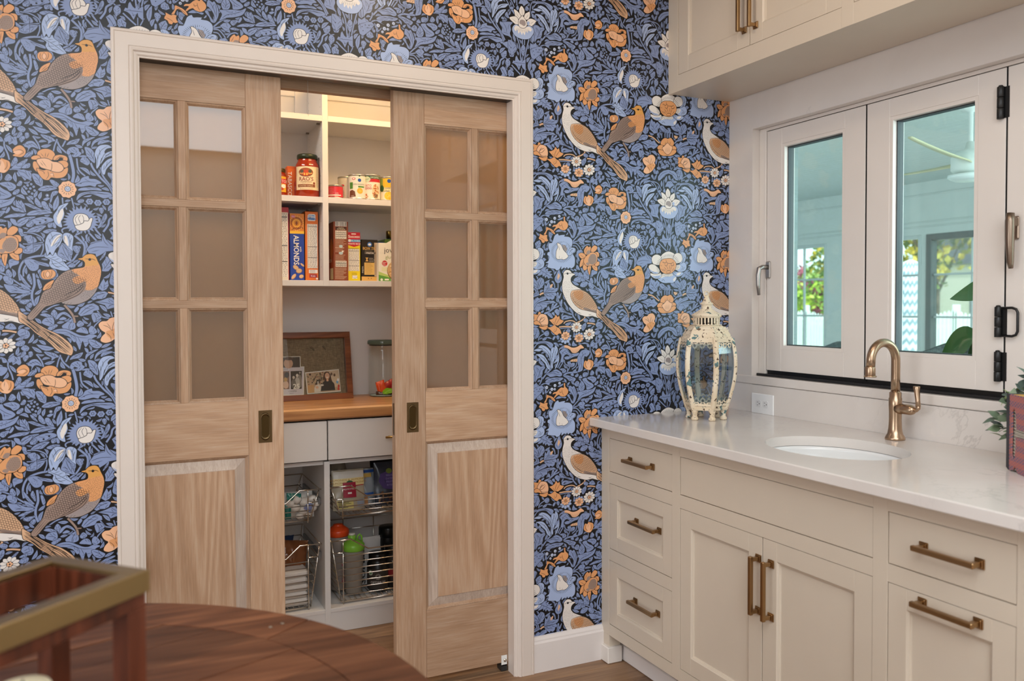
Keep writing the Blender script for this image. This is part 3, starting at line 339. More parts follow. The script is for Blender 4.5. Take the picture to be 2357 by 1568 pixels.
[0,1,11,-565,-1630,32,51,58,10,42,-47,8,-34,-33,12,-42,-3,-33,-58,9,50],[2,0,12,-549,-1622,66,25,50,-40],[0,1,9,-549,-1756,33,44,33,44,8,-41,-33,-30],[0,1,9,-639,-1852,41,45,65,38,-8,-35,-41,-45],[0,1,9,-590,-1877,33,44,49,16,-8,-49],[1,1,12,-631,-1907,57,17,66,-18,17,-35,-8,-49,-42,-2,-33,26,-33,13],[2,0,12,-623,-1914,58,-11,49,-54],[0,1,12,-491,-1950,16,22,50,-11,33,-41,9,-35,-9,-57,-33,13,-33,26],[2,0,12,-475,-1942,42,-40,33,-76],[0,1,11,-316,-1998,33,9,59,-40,-8,-29,-34,-9],[0,1,12,-433,-2109,50,44,75,11,67,-26,-50,-23,-67,-17],[2,0,12,-416,-2105,83,25,84,0],[0,1,11,-316,-2246,8,78,25,51,51,2,-17,-36,-34,-23,-16,-57],[0,1,7,-383,-2213,33,22,34,-5,-34,-30],[3,1,46,-341,-2166],[3,0,32,-340,-2165],[3,9,23,-340,-2165],[0,1,9,-549,-2191,33,-13,33,-48,8,-21,-49,33],[0,1,11,-466,-2252,8,57,33,-34,34,-62,-34,-9],[0,1,11,-391,-2291,-9,49,34,8,33,-48,25,-63,-50,12],[0,1,11,-574,-2270,58,2,75,-39,41,-20,-75,4],[0,1,11,-549,-2396,41,44,75,17,83,3,59,-27,-75,-16,-84,-17],[2,0,12,-516,-2380,91,24,100,3],[2,0,12,-557,-2269,82,-32],[3,1,34,-533,-2064],[2,0,7,-537,-2062,10,-5],[3,1,34,-499,-2049],[2,0,7,-504,-2046,10,-5],[3,1,34,-475,-2076],[2,0,7,-480,-2073,11,-5],[3,1,34,-549,-2100],[2,0,7,-554,-2097,11,-6],[3,1,34,-508,-2098],[2,0,7,-513,-2096,11,-5],[3,1,34,-466,-2118],[2,0,7,-471,-2115,10,-5],[3,1,34,-524,-2134],[2,0,7,-529,-2132,11,-5],[3,1,34,-491,-2154],[2,0,7,-496,-2151,11,-6],[3,1,34,-566,-2080],[2,0,7,-570,-2077,10,-5],[1,1,14,449,-1491,-9,51,52,68,87,42,105,15,1,-37,-79,-27,-44,-46,-61,-41,-35,-31],[2,0,12,466,-1475,70,84,131,53],[1,1,11,580,-1570,35,75,70,12,0,-95],[0,1,12,55,-1358,59,-3,51,-32,34,-27,-34,-38,-51,4,-42,40],[2,0,12,72,-1371,59,-32,43,-40],[0,1,7,13,-1453,34,-13,8,-42,-25,6],[0,1,9,-199,-1297,59,-24,42,-61,26,16,-17,49,-51,25],[0,1,9,-37,-2214,34,23,34,-6,-9,-29,-42,-9],[3,0,103,88,-2213],[3,1,43,112,-2212],[3,1,43,100,-2230],[3,1,43,76,-2231],[3,1,43,65,-2214],[3,1,43,77,-2196],[3,1,43,100,-2195],[3,0,43,88,-2213],[3,1,30,88,-2213],[3,0,103,175,-2224],[3,1,43,199,-2223],[3,1,43,187,-2241],[3,1,43,163,-2242],[3,1,43,151,-2225],[3,1,43,163,-2207],[3,1,43,187,-2206],[3,0,43,175,-2224],[3,1,30,175,-2224],[3,0,103,265,-2210],[3,1,43,289,-2209],[3,1,43,277,-2227],[3,1,43,253,-2228],[3,1,43,241,-2211],[3,1,43,253,-2193],[3,1,43,277,-2192],[3,0,43,265,-2210],[3,1,30,265,-2210],[1,1,14,295,-2158,43,2,69,24,52,17,0,36,26,-42,43,-13,27,-94,-26,-45,-35,-8,-52,20,-35,28,-61,41],[3,0,21,459,-2213],[3,0,21,424,-2222],[3,0,28,429,-2160],[3,1,18,429,-2160],[1,1,11,295,-2317,43,30,26,23,26,-6,0,-58,-35,-45,-43,13],[3,0,21,351,-2326],[3,1,14,351,-2326],[1,1,11,424,-2298,44,31,43,-28,-17,-44,-52,-2],[3,0,25,450,-2305],[3,1,14,450,-2305],[0,1,11,607,-2219,35,68,36,-36,0,-51,-26,-45,-27,21],[0,1,7,184,-2292,34,15,17,-35,-26,-37],[0,1,9,363,-1764,34,46,18,-43,17,-43,-43,5],[0,1,7,432,-1659,43,25,26,-21,-34,-23],[0,1,7,484,-1714,-26,28,35,9,17,-64],[0,1,7,303,-1818,26,23,25,-27,-25,-16],[0,1,9,354,-1345,17,45,34,-48,-25,-46],[0,1,9,405,-1399,-8,43,43,24,17,-42],[0,1,9,423,-1297,43,25,26,-42,-43,-10],[0,1,9,509,-1291,35,39,61,-3,-26,-45],[0,1,7,319,-1434,26,31,35,-70,-18,-9],[1,1,14,445,-1484,0,51,43,61,61,40,87,21,106,-15,53,-40,27,-101,-44,4,-45,34,-26,42,-62,18,-70,-26,-43,-47,-53,-47],[2,0,12,462,-1461,61,77,105,43],[2,0,12,804,-1454,-53,63,-106,51],[1,1,12,576,-1578,43,83,70,12,54,-63,-45,-24,-35,-32,-26,28],[0,1,7,645,-1457,-9,44,27,16,18,-72],[0,1,14,814,-1865,45,24,44,-12,18,-14,54,10,18,-29,-36,-38,-8,-52,-27,-46,-54,-17,-35,-53,-1,88,-17,58],[2,0,12,850,-1870,45,-50,9,-66],[2,0,12,930,-1881,-26,-75,-36,-68],[0,1,7,541,-1638,26,31,17,-43,-26,-23],[0,1,7,681,-1630,26,38,36,-34,-18,-31,-35,-2],[1,1,14,411,-2110,52,2,35,-27,35,-28,18,-58,-35,-59,-52,-46,-35,28,-17,28],[3,0,18,459,-2213],[3,0,18,516,-2280],[3,0,27,451,-2305],[3,1,16,451,-2305],[1,1,14,753,-2176,9,66,44,-20,45,39,18,-59,71,11,36,-36,-27,-38,-27,-38,-35,-31,-63,-54,-44,21,-18,58],[2,0,12,727,-2251,53,61,89,33],[3,0,23,855,-2191],[3,0,23,887,-2223],
[3,1,14,855,-2191],[3,1,14,887,-2223],[3,0,18,811,-2218],[3,0,18,824,-2269],[3,0,18,904,-2193],[0,1,12,608,-2219,35,71,39,-31,-4,-66,-26,-67,-31,43],[3,0,12,640,-2203],[3,0,12,647,-2232],[0,1,7,823,-1725,26,31,18,-58,18,16,-35,-46],[0,1,7,894,-1736,27,-28,-18,-37,-18,36],[0,1,14,-549,-2485,58,44,91,31,84,-4,33,-27,-42,-30,-83,-31,-83,-9,-41,-9],[2,0,12,-532,-2520,124,25,117,39],[3,0,28,-470,-2498],[3,0,28,-418,-2474],[3,0,28,-362,-2444],[0,1,12,-549,-2583,50,50,74,24,67,1,-33,-36,-42,-36,-58,-2],[2,0,12,-532,-2576,74,30,75,31],[0,1,11,-391,-2572,67,30,75,-12,-59,-30,-50,-9],[0,1,9,-333,-2528,-8,42,50,16,0,-43],[0,1,7,-283,-2527,-8,57,25,-6,9,-50],[0,1,12,-582,-2641,58,23,58,-34,8,-42,-74,-9,-34,28],[2,0,12,-566,-2647,42,-49],[0,1,14,-598,-2803,49,64,74,16,67,2,-33,-58,-67,-43,-58,-1],[2,0,12,-582,-2810,74,44,92,37],[2,0,12,-541,-2745,17,-28],[0,1,12,-249,-2825,26,79,25,36,25,-42,43,-42,8,-57,17,-50,-68,20,-50,28],[2,0,12,-198,-2731,25,-78,43,-78],[2,0,12,-215,-2796,42,-56],[1,1,14,48,-2762,43,59,76,30,43,8,8,95,35,-72,43,-50,34,-28,0,-51,-77,-9,-52,-37,-51,-30,-8,36,-68,6],[2,0,12,65,-2762,94,31,128,-4],[2,0,12,218,-2592,17,-72,43,-50],[2,0,12,99,-2790,85,24],[0,1,7,184,-2889,26,58,43,51,-17,-58],[1,1,12,287,-2525,43,37,34,-21,26,-57,9,-43,-35,-16,-34,-15,-34,6,25,37],[2,0,12,313,-2524,34,-50,26,-51],[1,1,12,408,-2595,0,51,43,31,26,-29,26,-21,-8,-51,-44,6,-26,-15],[2,0,12,451,-2535,9,-44,35,-57],[0,1,12,368,-2429,13,37,26,16,35,-28,0,-51,-35,-38,-8,-15,-18,29],[0,1,12,167,-2514,34,73,34,81,26,15,8,-43,-34,-66,-34,-45],[2,0,12,252,-2374,-51,-103],[0,1,7,175,-2427,-8,57,34,-35,-9,-51],[1,1,14,477,-2425,17,37,26,-7,9,59,17,23,27,-51,26,-21,26,60,9,-66,35,38,18,0,0,-161,-53,42,-9,44,-17,-30,-26,-59,-35,57,-27,22],[2,0,12,538,-2416,44,1,105,4],[2,0,12,564,-2430,27,-57],[0,1,5,286,-2156,52,9,-26,-30],[0,1,5,-62,-2592,25,22,34,-6,-51,-30],[0,1,7,-3,-2605,34,-42,-8,-29,-17,28],[0,1,7,40,-2604,25,15,-8,-58,25,-42,-34,28],[0,1,5,-383,-2841,17,35,25,-20,-17,-22],[1,1,11,-639,-2256,16,22,16,-49,25,15,25,-97,-50,12,-32,6],[0,1,9,-639,-2396,32,15,58,2,-41,-30,-49,-15],[0,1,12,-639,-2466,49,36,74,17,58,1,-50,-29,-58,-51,-24,-15,-17,-22,-33,6],[2,0,12,-623,-2494,57,37,83,38],[1,1,12,-967,-2449,40,36,57,9,32,-34,-24,-35,16,-49,-56,13,-41,33],[2,0,12,-951,-2455,81,-25],[0,1,7,-854,-2473,49,22,65,-19,-49,-15],[0,1,9,-846,-2403,16,35,73,10,-16,-36,-41,-36],[2,0,12,-830,-2409,49,36],[0,1,7,-757,-2379,33,64,16,-20,-24,-43],[0,1,9,-773,-2436,57,37,74,17,82,-5,-33,-29,-82,-9],[0,1,11,-700,-2300,41,-20,49,-5,42,-41,-58,5,-49,13],[1,1,12,-651,-2305,0,77,25,-34,25,29,33,-48,16,-84,-41,26],[2,0,12,-634,-2256,41,-54,25,-49],[0,1,12,-708,-2441,49,-12,17,-35,74,38,41,22,-17,-43,-49,-43,-66,-2,-41,34],[0,1,9,-552,-2492,58,30,0,-57,-50,-8],[0,1,11,-830,-2898,24,14,33,-48,8,-49,-41,20,-32,28],[0,1,11,-732,-2939,8,43,41,7,49,-20,-8,-35,-58,-22,-16,-28],[0,1,12,-983,-2685,8,70,40,14,32,8,25,-34,-25,-21,-48,-22,16,-70,8,-20,-32,20],[0,1,9,-634,-2544,41,-12,8,-50,41,-6,-57,-22,-25,41],[0,1,9,-626,-2712,33,-20,33,-28,-50,-15],[0,1,9,-577,-2788,58,57,25,15,0,-92,-50,-1],[0,1,11,-577,-2633,66,15,17,-28,0,-63,-50,6,-16,42],[1,1,12,-1663,-2525,30,28,46,22,23,-47,-15,-61,-39,-1,-23,-21],[2,0,12,-1648,-2585,31,48,30,49],[0,1,7,-1709,-2539,23,7,0,-61,-23,-14],[0,1,12,-1709,-2418,31,22,38,-26,-8,-34,-31,-49,-22,40],[0,1,9,-1525,-2575,23,14,8,-34,31,22,15,-27,-23,-21,-39,6],[3,0,32,-1498,-2584],[3,1,16,-1498,-2584],[1,1,11,-1564,-2753,46,28,39,-26,-39,-35],[0,1,5,-1556,-2617,15,8,0,-35,23,1,-23,-21],[0,1,5,-1525,-2677,23,21,0,-34],[0,1,7,-1440,-2409,8,41,23,-33,31,29,-15,-49,-16,-28],[0,3,16,504,-2731,-11,51,45,59,88,39,69,-9,63,-31,25,-59,-11,-52,-84,-16,-106,-10],[0,3,16,486,-2790,-113,5,-34,43,-5,51,31,37,51,20,53,-10,34,-28,-4,-59],[0,3,16,731,-285,17,89,62,36,62,-16,27,-41,0,-66,-71,-36,-53,2],[0,2,14,872,-161,35,19,54,-24,9,-58,-26,-76,-63,-43,-35,11,53,49,9,67],[2,0,12,925,-177,10,-58,-36,-77],[0,2,14,793,-352,88,24,54,27,45,-47,-9,-67,-63,-35,-80,-1,-53,39],
[0,3,0,784,-360,62,13,18,-27,-36,-47,-71,0],[2,0,12,881,-358,36,-26,-18,-53],[0,2,14,731,-445,80,-15,106,-4,-17,-39,-72,-28,-79,14,-44,40],[0,3,0,811,-474,62,13,-27,-47,-53,3],[0,2,16,469,-557,52,62,175,24,44,-32,53,-39,-18,-53,-52,-34,-71,1,-70,-6,-70,15,-69,45],[0,3,0,486,-556,35,61,166,23,35,-40,-52,-19,-71,0,-52,-12],[2,0,12,512,-604,35,25,26,-27],[0,3,0,731,-570,53,35,-17,-53,-27,-17],[0,3,16,460,-2849,-69,50,-61,14,-47,-23,-4,-36,34,-51,61,-35,69,1,35,30],[0,2,0,287,-2851,35,-29,52,-21,60,-6,18,-15,-78,-5,-61,36],[0,3,16,495,-2914,-52,-22,-69,-1,-61,13,-8,-14,26,-36,60,-29,70,1,52,37],[0,2,0,322,-2960,52,-6,86,8,44,1,-43,-41,-70,-1],[2,0,16,788,-345,69,7],[2,0,16,787,-363,68,-1],[2,0,16,782,-381,67,-9],[2,0,16,775,-399,63,-16],[2,0,16,765,-416,59,-23],[2,0,16,753,-431,53,-31],[2,0,16,738,-446,47,-37],[2,0,16,721,-459,40,-43],[2,0,16,703,-470,31,-47],[2,0,16,683,-479,23,-51],[2,0,16,662,-486,14,-54],[2,0,16,641,-490,4,-56],[2,0,16,619,-492,-4,-57],[2,0,16,598,-492,-14,-57],[2,0,16,577,-489,-22,-55],[2,0,16,558,-484,-32,-53],[2,0,16,539,-476,-39,-50],[2,0,16,523,-467,-47,-45],[2,0,16,508,-455,-52,-41],[2,0,16,496,-442,-58,-35],[2,0,16,486,-427,-62,-28],[2,0,16,479,-411,-65,-21],[2,0,16,474,-394,-66,-14],[2,0,16,473,-376,-68,-7],[2,0,16,474,-358,-67,1],[2,0,16,479,-341,-65,9],[2,0,16,486,-323,-62,16],[2,0,16,495,-306,-57,23],[2,0,16,508,-291,-53,31],[2,0,16,522,-276,-46,36],[2,0,16,539,-263,-39,42],[2,0,16,557,-252,-31,47],[2,0,16,577,-243,-23,51],[2,0,16,597,-236,-14,54],[2,0,16,619,-231,-5,56],[2,0,16,640,-229,5,57],[2,0,16,661,-229,14,57],[2,0,16,682,-232,23,56],[2,0,16,702,-237,32,54],[2,0,16,721,-244,39,50],[2,0,16,737,-254,47,46],[2,0,16,752,-266,54,42],[2,0,16,765,-279,59,36],[2,0,16,775,-294,63,29],[2,0,16,782,-310,67,22],[2,0,16,787,-327,68,14],[0,4,16,477,-383,9,66,52,49,78,15,79,1,62,-38,27,-55,-18,-68,-61,-57,-71,-21,-70,8,-61,37],[2,0,16,486,-361,52,-9,44,19,-53,46,18,-13],[2,0,16,538,-305,35,-18,26,17,-9,36],[2,0,16,599,-306,26,-19,-26,-46,-35,33],[2,0,16,625,-325,70,0,44,26],[2,0,16,687,-326,8,-35,40,7,0,37],[2,0,16,590,-452,-52,39],[2,0,16,608,-436,-53,53],[2,0,16,634,-433,-26,63],[2,0,16,660,-430,0,80],[2,0,16,678,-436,17,67],[2,0,16,704,-448,44,55],[2,0,16,591,-466,34,25,53,-2,-17,-31,-53,-5,-17,13],[2,0,16,495,-410,69,-44],[0,2,16,-198,-2596,-68,27,-42,-8,-42,-51,-20,-71,4,-71,17,-71,25,43,25,-42,33,72,43,51,25,64],[0,3,0,-207,-2603,-42,-15,-50,-66,-17,-57,34,29,33,44],[2,0,12,-207,-2603,-67,-9,-59,-79],[2,0,12,-202,-2610,-55,-44,-42,-86],[2,0,12,-200,-2617,-24,-65,-42,-65],[0,2,16,-186,-2595,47,15,51,-34,0,-58,-8,-57,0,-64,-43,42,-34,56,-17,42],[0,3,0,-181,-2624,25,8,17,-64,0,-50,-34,42],[2,0,12,-147,-2602,25,-70,0,-72],[2,0,12,-177,-2609,4,-65],[0,1,9,-173,-2695,34,-56,43,-42,-9,-44,-34,28],[0,1,11,-96,-2743,42,22,34,-35,-17,-51,-34,14],[1,1,14,143,-2428,51,-19,-50,-12,44,-29,-55,0,33,-38,-55,12,19,-42,-48,24,6,-43,-39,32,-5,-41,-28,36,-17,-40,-17,39,-28,-38,-5,42,-40,-34,6,42,-48,-26,19,43,-55,-15,33,39,-55,-2,44,31,-50,8,51,22,-44,18,53,10,-38,26,52,0,-31,33,49,-9,-21,41,44,-19,-11,47,39,-28,4,48,31,-37,18,46,18,-44,30,39,4,-48,38,30,-10,-47,44,22,-21,-43,48,13,-30,-36,52,3,-38,-28,53,-7],[0,3,16,-71,-2478,-9,57,26,51,60,13,50,-17,22,-42,-13,-36,-68,-31,-42,-16],[2,0,12,-37,-2491,-26,71,35,51],[2,0,12,-3,-2476,-25,64,25,44],[2,0,12,23,-2461,0,58,-17,35],[0,3,16,-63,-2499,43,15,43,23,8,22,42,1,17,30,26,4,-13,-54,-13,-44,-33,-37,-60,-9,-42,14],[0,2,14,-274,-2463,-9,71,34,58,25,51,51,30,42,13,-25,-41,-26,-29,9,-57,-17,-57,-17,-29,9,-64,-42,13],[0,3,0,-241,-2469,-8,57,34,79,29,23,4,-57,-25,-72,-17,-43],[2,0,12,-173,-2267,-42,-51,-26,-65],[0,2,16,-1362,-2447,16,41,23,22,31,14,16,-26,47,8,55,2,-15,-21,71,-5,39,-19,24,-34,0,-56,-16,-55,40,11,32,-23,-8,-42,-40,-29,32,-55,4,-69,-12,-56,-48,-35,-24,13,-32,-21,-16,27,-23,-21,-24,14,-47,-29,0,49,-32,-49,-47,-15,-23,21,-55,6,-70,19,16,55,-47,6,47,28,15,62,-31,26,8,35,31,14,-23,61,8,55,47,8,15,21],[2,0,14,-1099,-2632,56,1],[2,0,14,-1100,-2649,55,-5],
[2,0,14,-1104,-2665,54,-12],[2,0,14,-1110,-2680,50,-19],[2,0,14,-1119,-2695,46,-25],[2,0,14,-1131,-2708,42,-31],[2,0,14,-1144,-2720,36,-35],[2,0,14,-1159,-2730,30,-40],[2,0,14,-1175,-2738,23,-43],[2,0,14,-1193,-2744,16,-46],[2,0,14,-1211,-2748,8,-47],[2,0,14,-1229,-2749,0,-49],[2,0,14,-1248,-2749,-8,-47],[2,0,14,-1266,-2745,-15,-47],[2,0,14,-1283,-2740,-23,-44],[2,0,14,-1299,-2733,-30,-41],[2,0,14,-1314,-2723,-36,-38],[2,0,14,-1327,-2712,-42,-33],[2,0,14,-1338,-2700,-46,-27],[2,0,14,-1347,-2686,-50,-21],[2,0,14,-1353,-2671,-53,-14],[2,0,14,-1357,-2655,-54,-8],[2,0,14,-1359,-2639,-54,-1],[2,0,14,-1357,-2623,-54,6],[2,0,14,-1353,-2607,-53,12],[2,0,14,-1347,-2592,-49,19],[2,0,14,-1338,-2577,-46,24],[2,0,14,-1327,-2564,-41,30],[2,0,14,-1314,-2552,-36,35],[2,0,14,-1299,-2542,-30,39],[2,0,14,-1283,-2534,-23,43],[2,0,14,-1266,-2528,-15,46],[2,0,14,-1247,-2524,-8,48],[2,0,14,-1229,-2522,0,48],[2,0,14,-1211,-2523,8,48],[2,0,14,-1192,-2526,15,47],[2,0,14,-1175,-2531,23,45],[2,0,14,-1159,-2538,30,41],[2,0,14,-1144,-2547,37,37],[2,0,14,-1131,-2559,43,33],[2,0,14,-1119,-2571,47,27],[2,0,14,-1110,-2585,50,21],[2,0,14,-1104,-2600,54,15],[2,0,14,-1100,-2616,55,8],[0,2,0,-1237,-2512,63,16,48,-54,-8,-97,-56,40],[0,3,16,-1304,-2514,28,1,39,-27,32,-61,31,-33,40,-34,8,-34,-32,-29,-40,-14,-39,6,-63,-2,-23,34,7,83,24,55],[2,0,12,-1284,-2541,16,-54,3,-14],[2,0,9,-1269,-2692,0,-41],[2,0,9,-1229,-2711,8,-28],[1,8,11,-1198,-2594,-23,62,47,-6,32,-54,-16,-42],[2,0,12,-1213,-2539,55,-81],[2,0,12,-1190,-2538,40,-61],[0,2,12,-1142,-2654,32,56,39,29,56,-6,0,-41,-32,-29,-24,-28,-48,-8],[2,0,11,-1111,-2660,40,56,32,8],[0,4,16,-797,-2667,-49,13,-8,63,49,57,24,-21,32,15,9,-55,-33,-64],[0,4,16,-741,-2616,9,49,49,43,49,-27,-25,-49,-49,-30],[0,4,16,-846,-2717,-57,-8,-48,62,57,22,48,-20,24,-34],[0,4,16,-846,-2766,-24,-49,-57,-36,0,56,24,56,49,15],[0,4,16,-830,-2814,24,-35,-8,-35,-40,-14,-24,34,8,42,32,43],[0,4,16,-798,-2856,33,43,24,-21,-8,-63,-16,-70,-24,56],[0,4,16,-724,-2826,57,8,33,-28,0,-56,-58,20],[0,4,16,-675,-2818,24,49,50,1,0,-42,-41,-22],[0,4,16,-692,-2643,41,22,41,-13,0,-57,-41,7],[0,4,14,-854,-2724,57,57,65,37,81,-19,17,-70,-17,-57,-57,-43,-57,-8,-57,-1,-40,48],[0,6,0,-789,-2737,24,50,49,36,49,-13,20,-55,-12,-57,-57,-36,-49,13,-24,27],[0,6,0,-830,-2800,33,21,32,-20,-24,-28],[0,6,0,-822,-2653,25,49,48,-6,-24,-49],[3,0,16,-748,-2666],[3,7,9,-748,-2666],[3,0,16,-727,-2665],[3,7,9,-727,-2665],[3,0,16,-705,-2665],[3,7,9,-705,-2665],[3,0,16,-684,-2664],[3,7,9,-684,-2664],[3,0,16,-758,-2687],[3,7,9,-758,-2687],[3,0,16,-737,-2686],[3,7,9,-737,-2686],[3,0,16,-716,-2686],[3,7,9,-716,-2686],[3,0,16,-695,-2685],[3,7,9,-695,-2685],[3,0,16,-674,-2685],[3,7,9,-674,-2685],[3,0,16,-769,-2708],[3,7,9,-769,-2708],[3,0,16,-748,-2708],[3,7,9,-748,-2708],[3,0,16,-727,-2707],[3,7,9,-727,-2707],[3,0,16,-705,-2707],[3,7,9,-705,-2707],[3,0,16,-684,-2706],[3,7,9,-684,-2706],[3,0,16,-663,-2706],[3,7,9,-663,-2706],[3,0,16,-758,-2729],[3,7,9,-758,-2729],[3,0,16,-737,-2728],[3,7,9,-737,-2728],[3,0,16,-716,-2728],[3,7,9,-716,-2728],[3,0,16,-695,-2728],[3,7,9,-695,-2728],[3,0,16,-674,-2727],[3,7,9,-674,-2727],[3,0,16,-652,-2727],[3,7,9,-652,-2727],[3,0,16,-769,-2750],[3,7,9,-769,-2750],[3,0,16,-748,-2750],[3,7,9,-748,-2750],[3,0,16,-727,-2749],[3,7,9,-727,-2749],[3,0,16,-705,-2749],[3,7,9,-705,-2749],[3,0,16,-684,-2748],[3,7,9,-684,-2748],[3,0,16,-663,-2748],[3,7,9,-663,-2748],[3,0,16,-758,-2771],[3,7,9,-758,-2771],[3,0,16,-737,-2770],[3,7,9,-737,-2770],[3,0,16,-716,-2770],[3,7,9,-716,-2770],[3,0,16,-695,-2770],[3,7,9,-695,-2770],[3,0,16,-674,-2769],[3,7,9,-674,-2769],[3,0,16,-748,-2792],[3,7,9,-748,-2792],[3,0,16,-727,-2791],[3,7,9,-727,-2791],[3,0,16,-705,-2791],[3,7,9,-705,-2791],[3,0,16,-684,-2790],[3,7,9,-684,-2790],[2,0,12,-927,-2670,73,-40],[2,0,12,-903,-2830,41,64],[2,0,12,-773,-2932,8,84],[2,0,12,-651,-2881,-49,41],[2,0,12,-846,-2640,40,78],
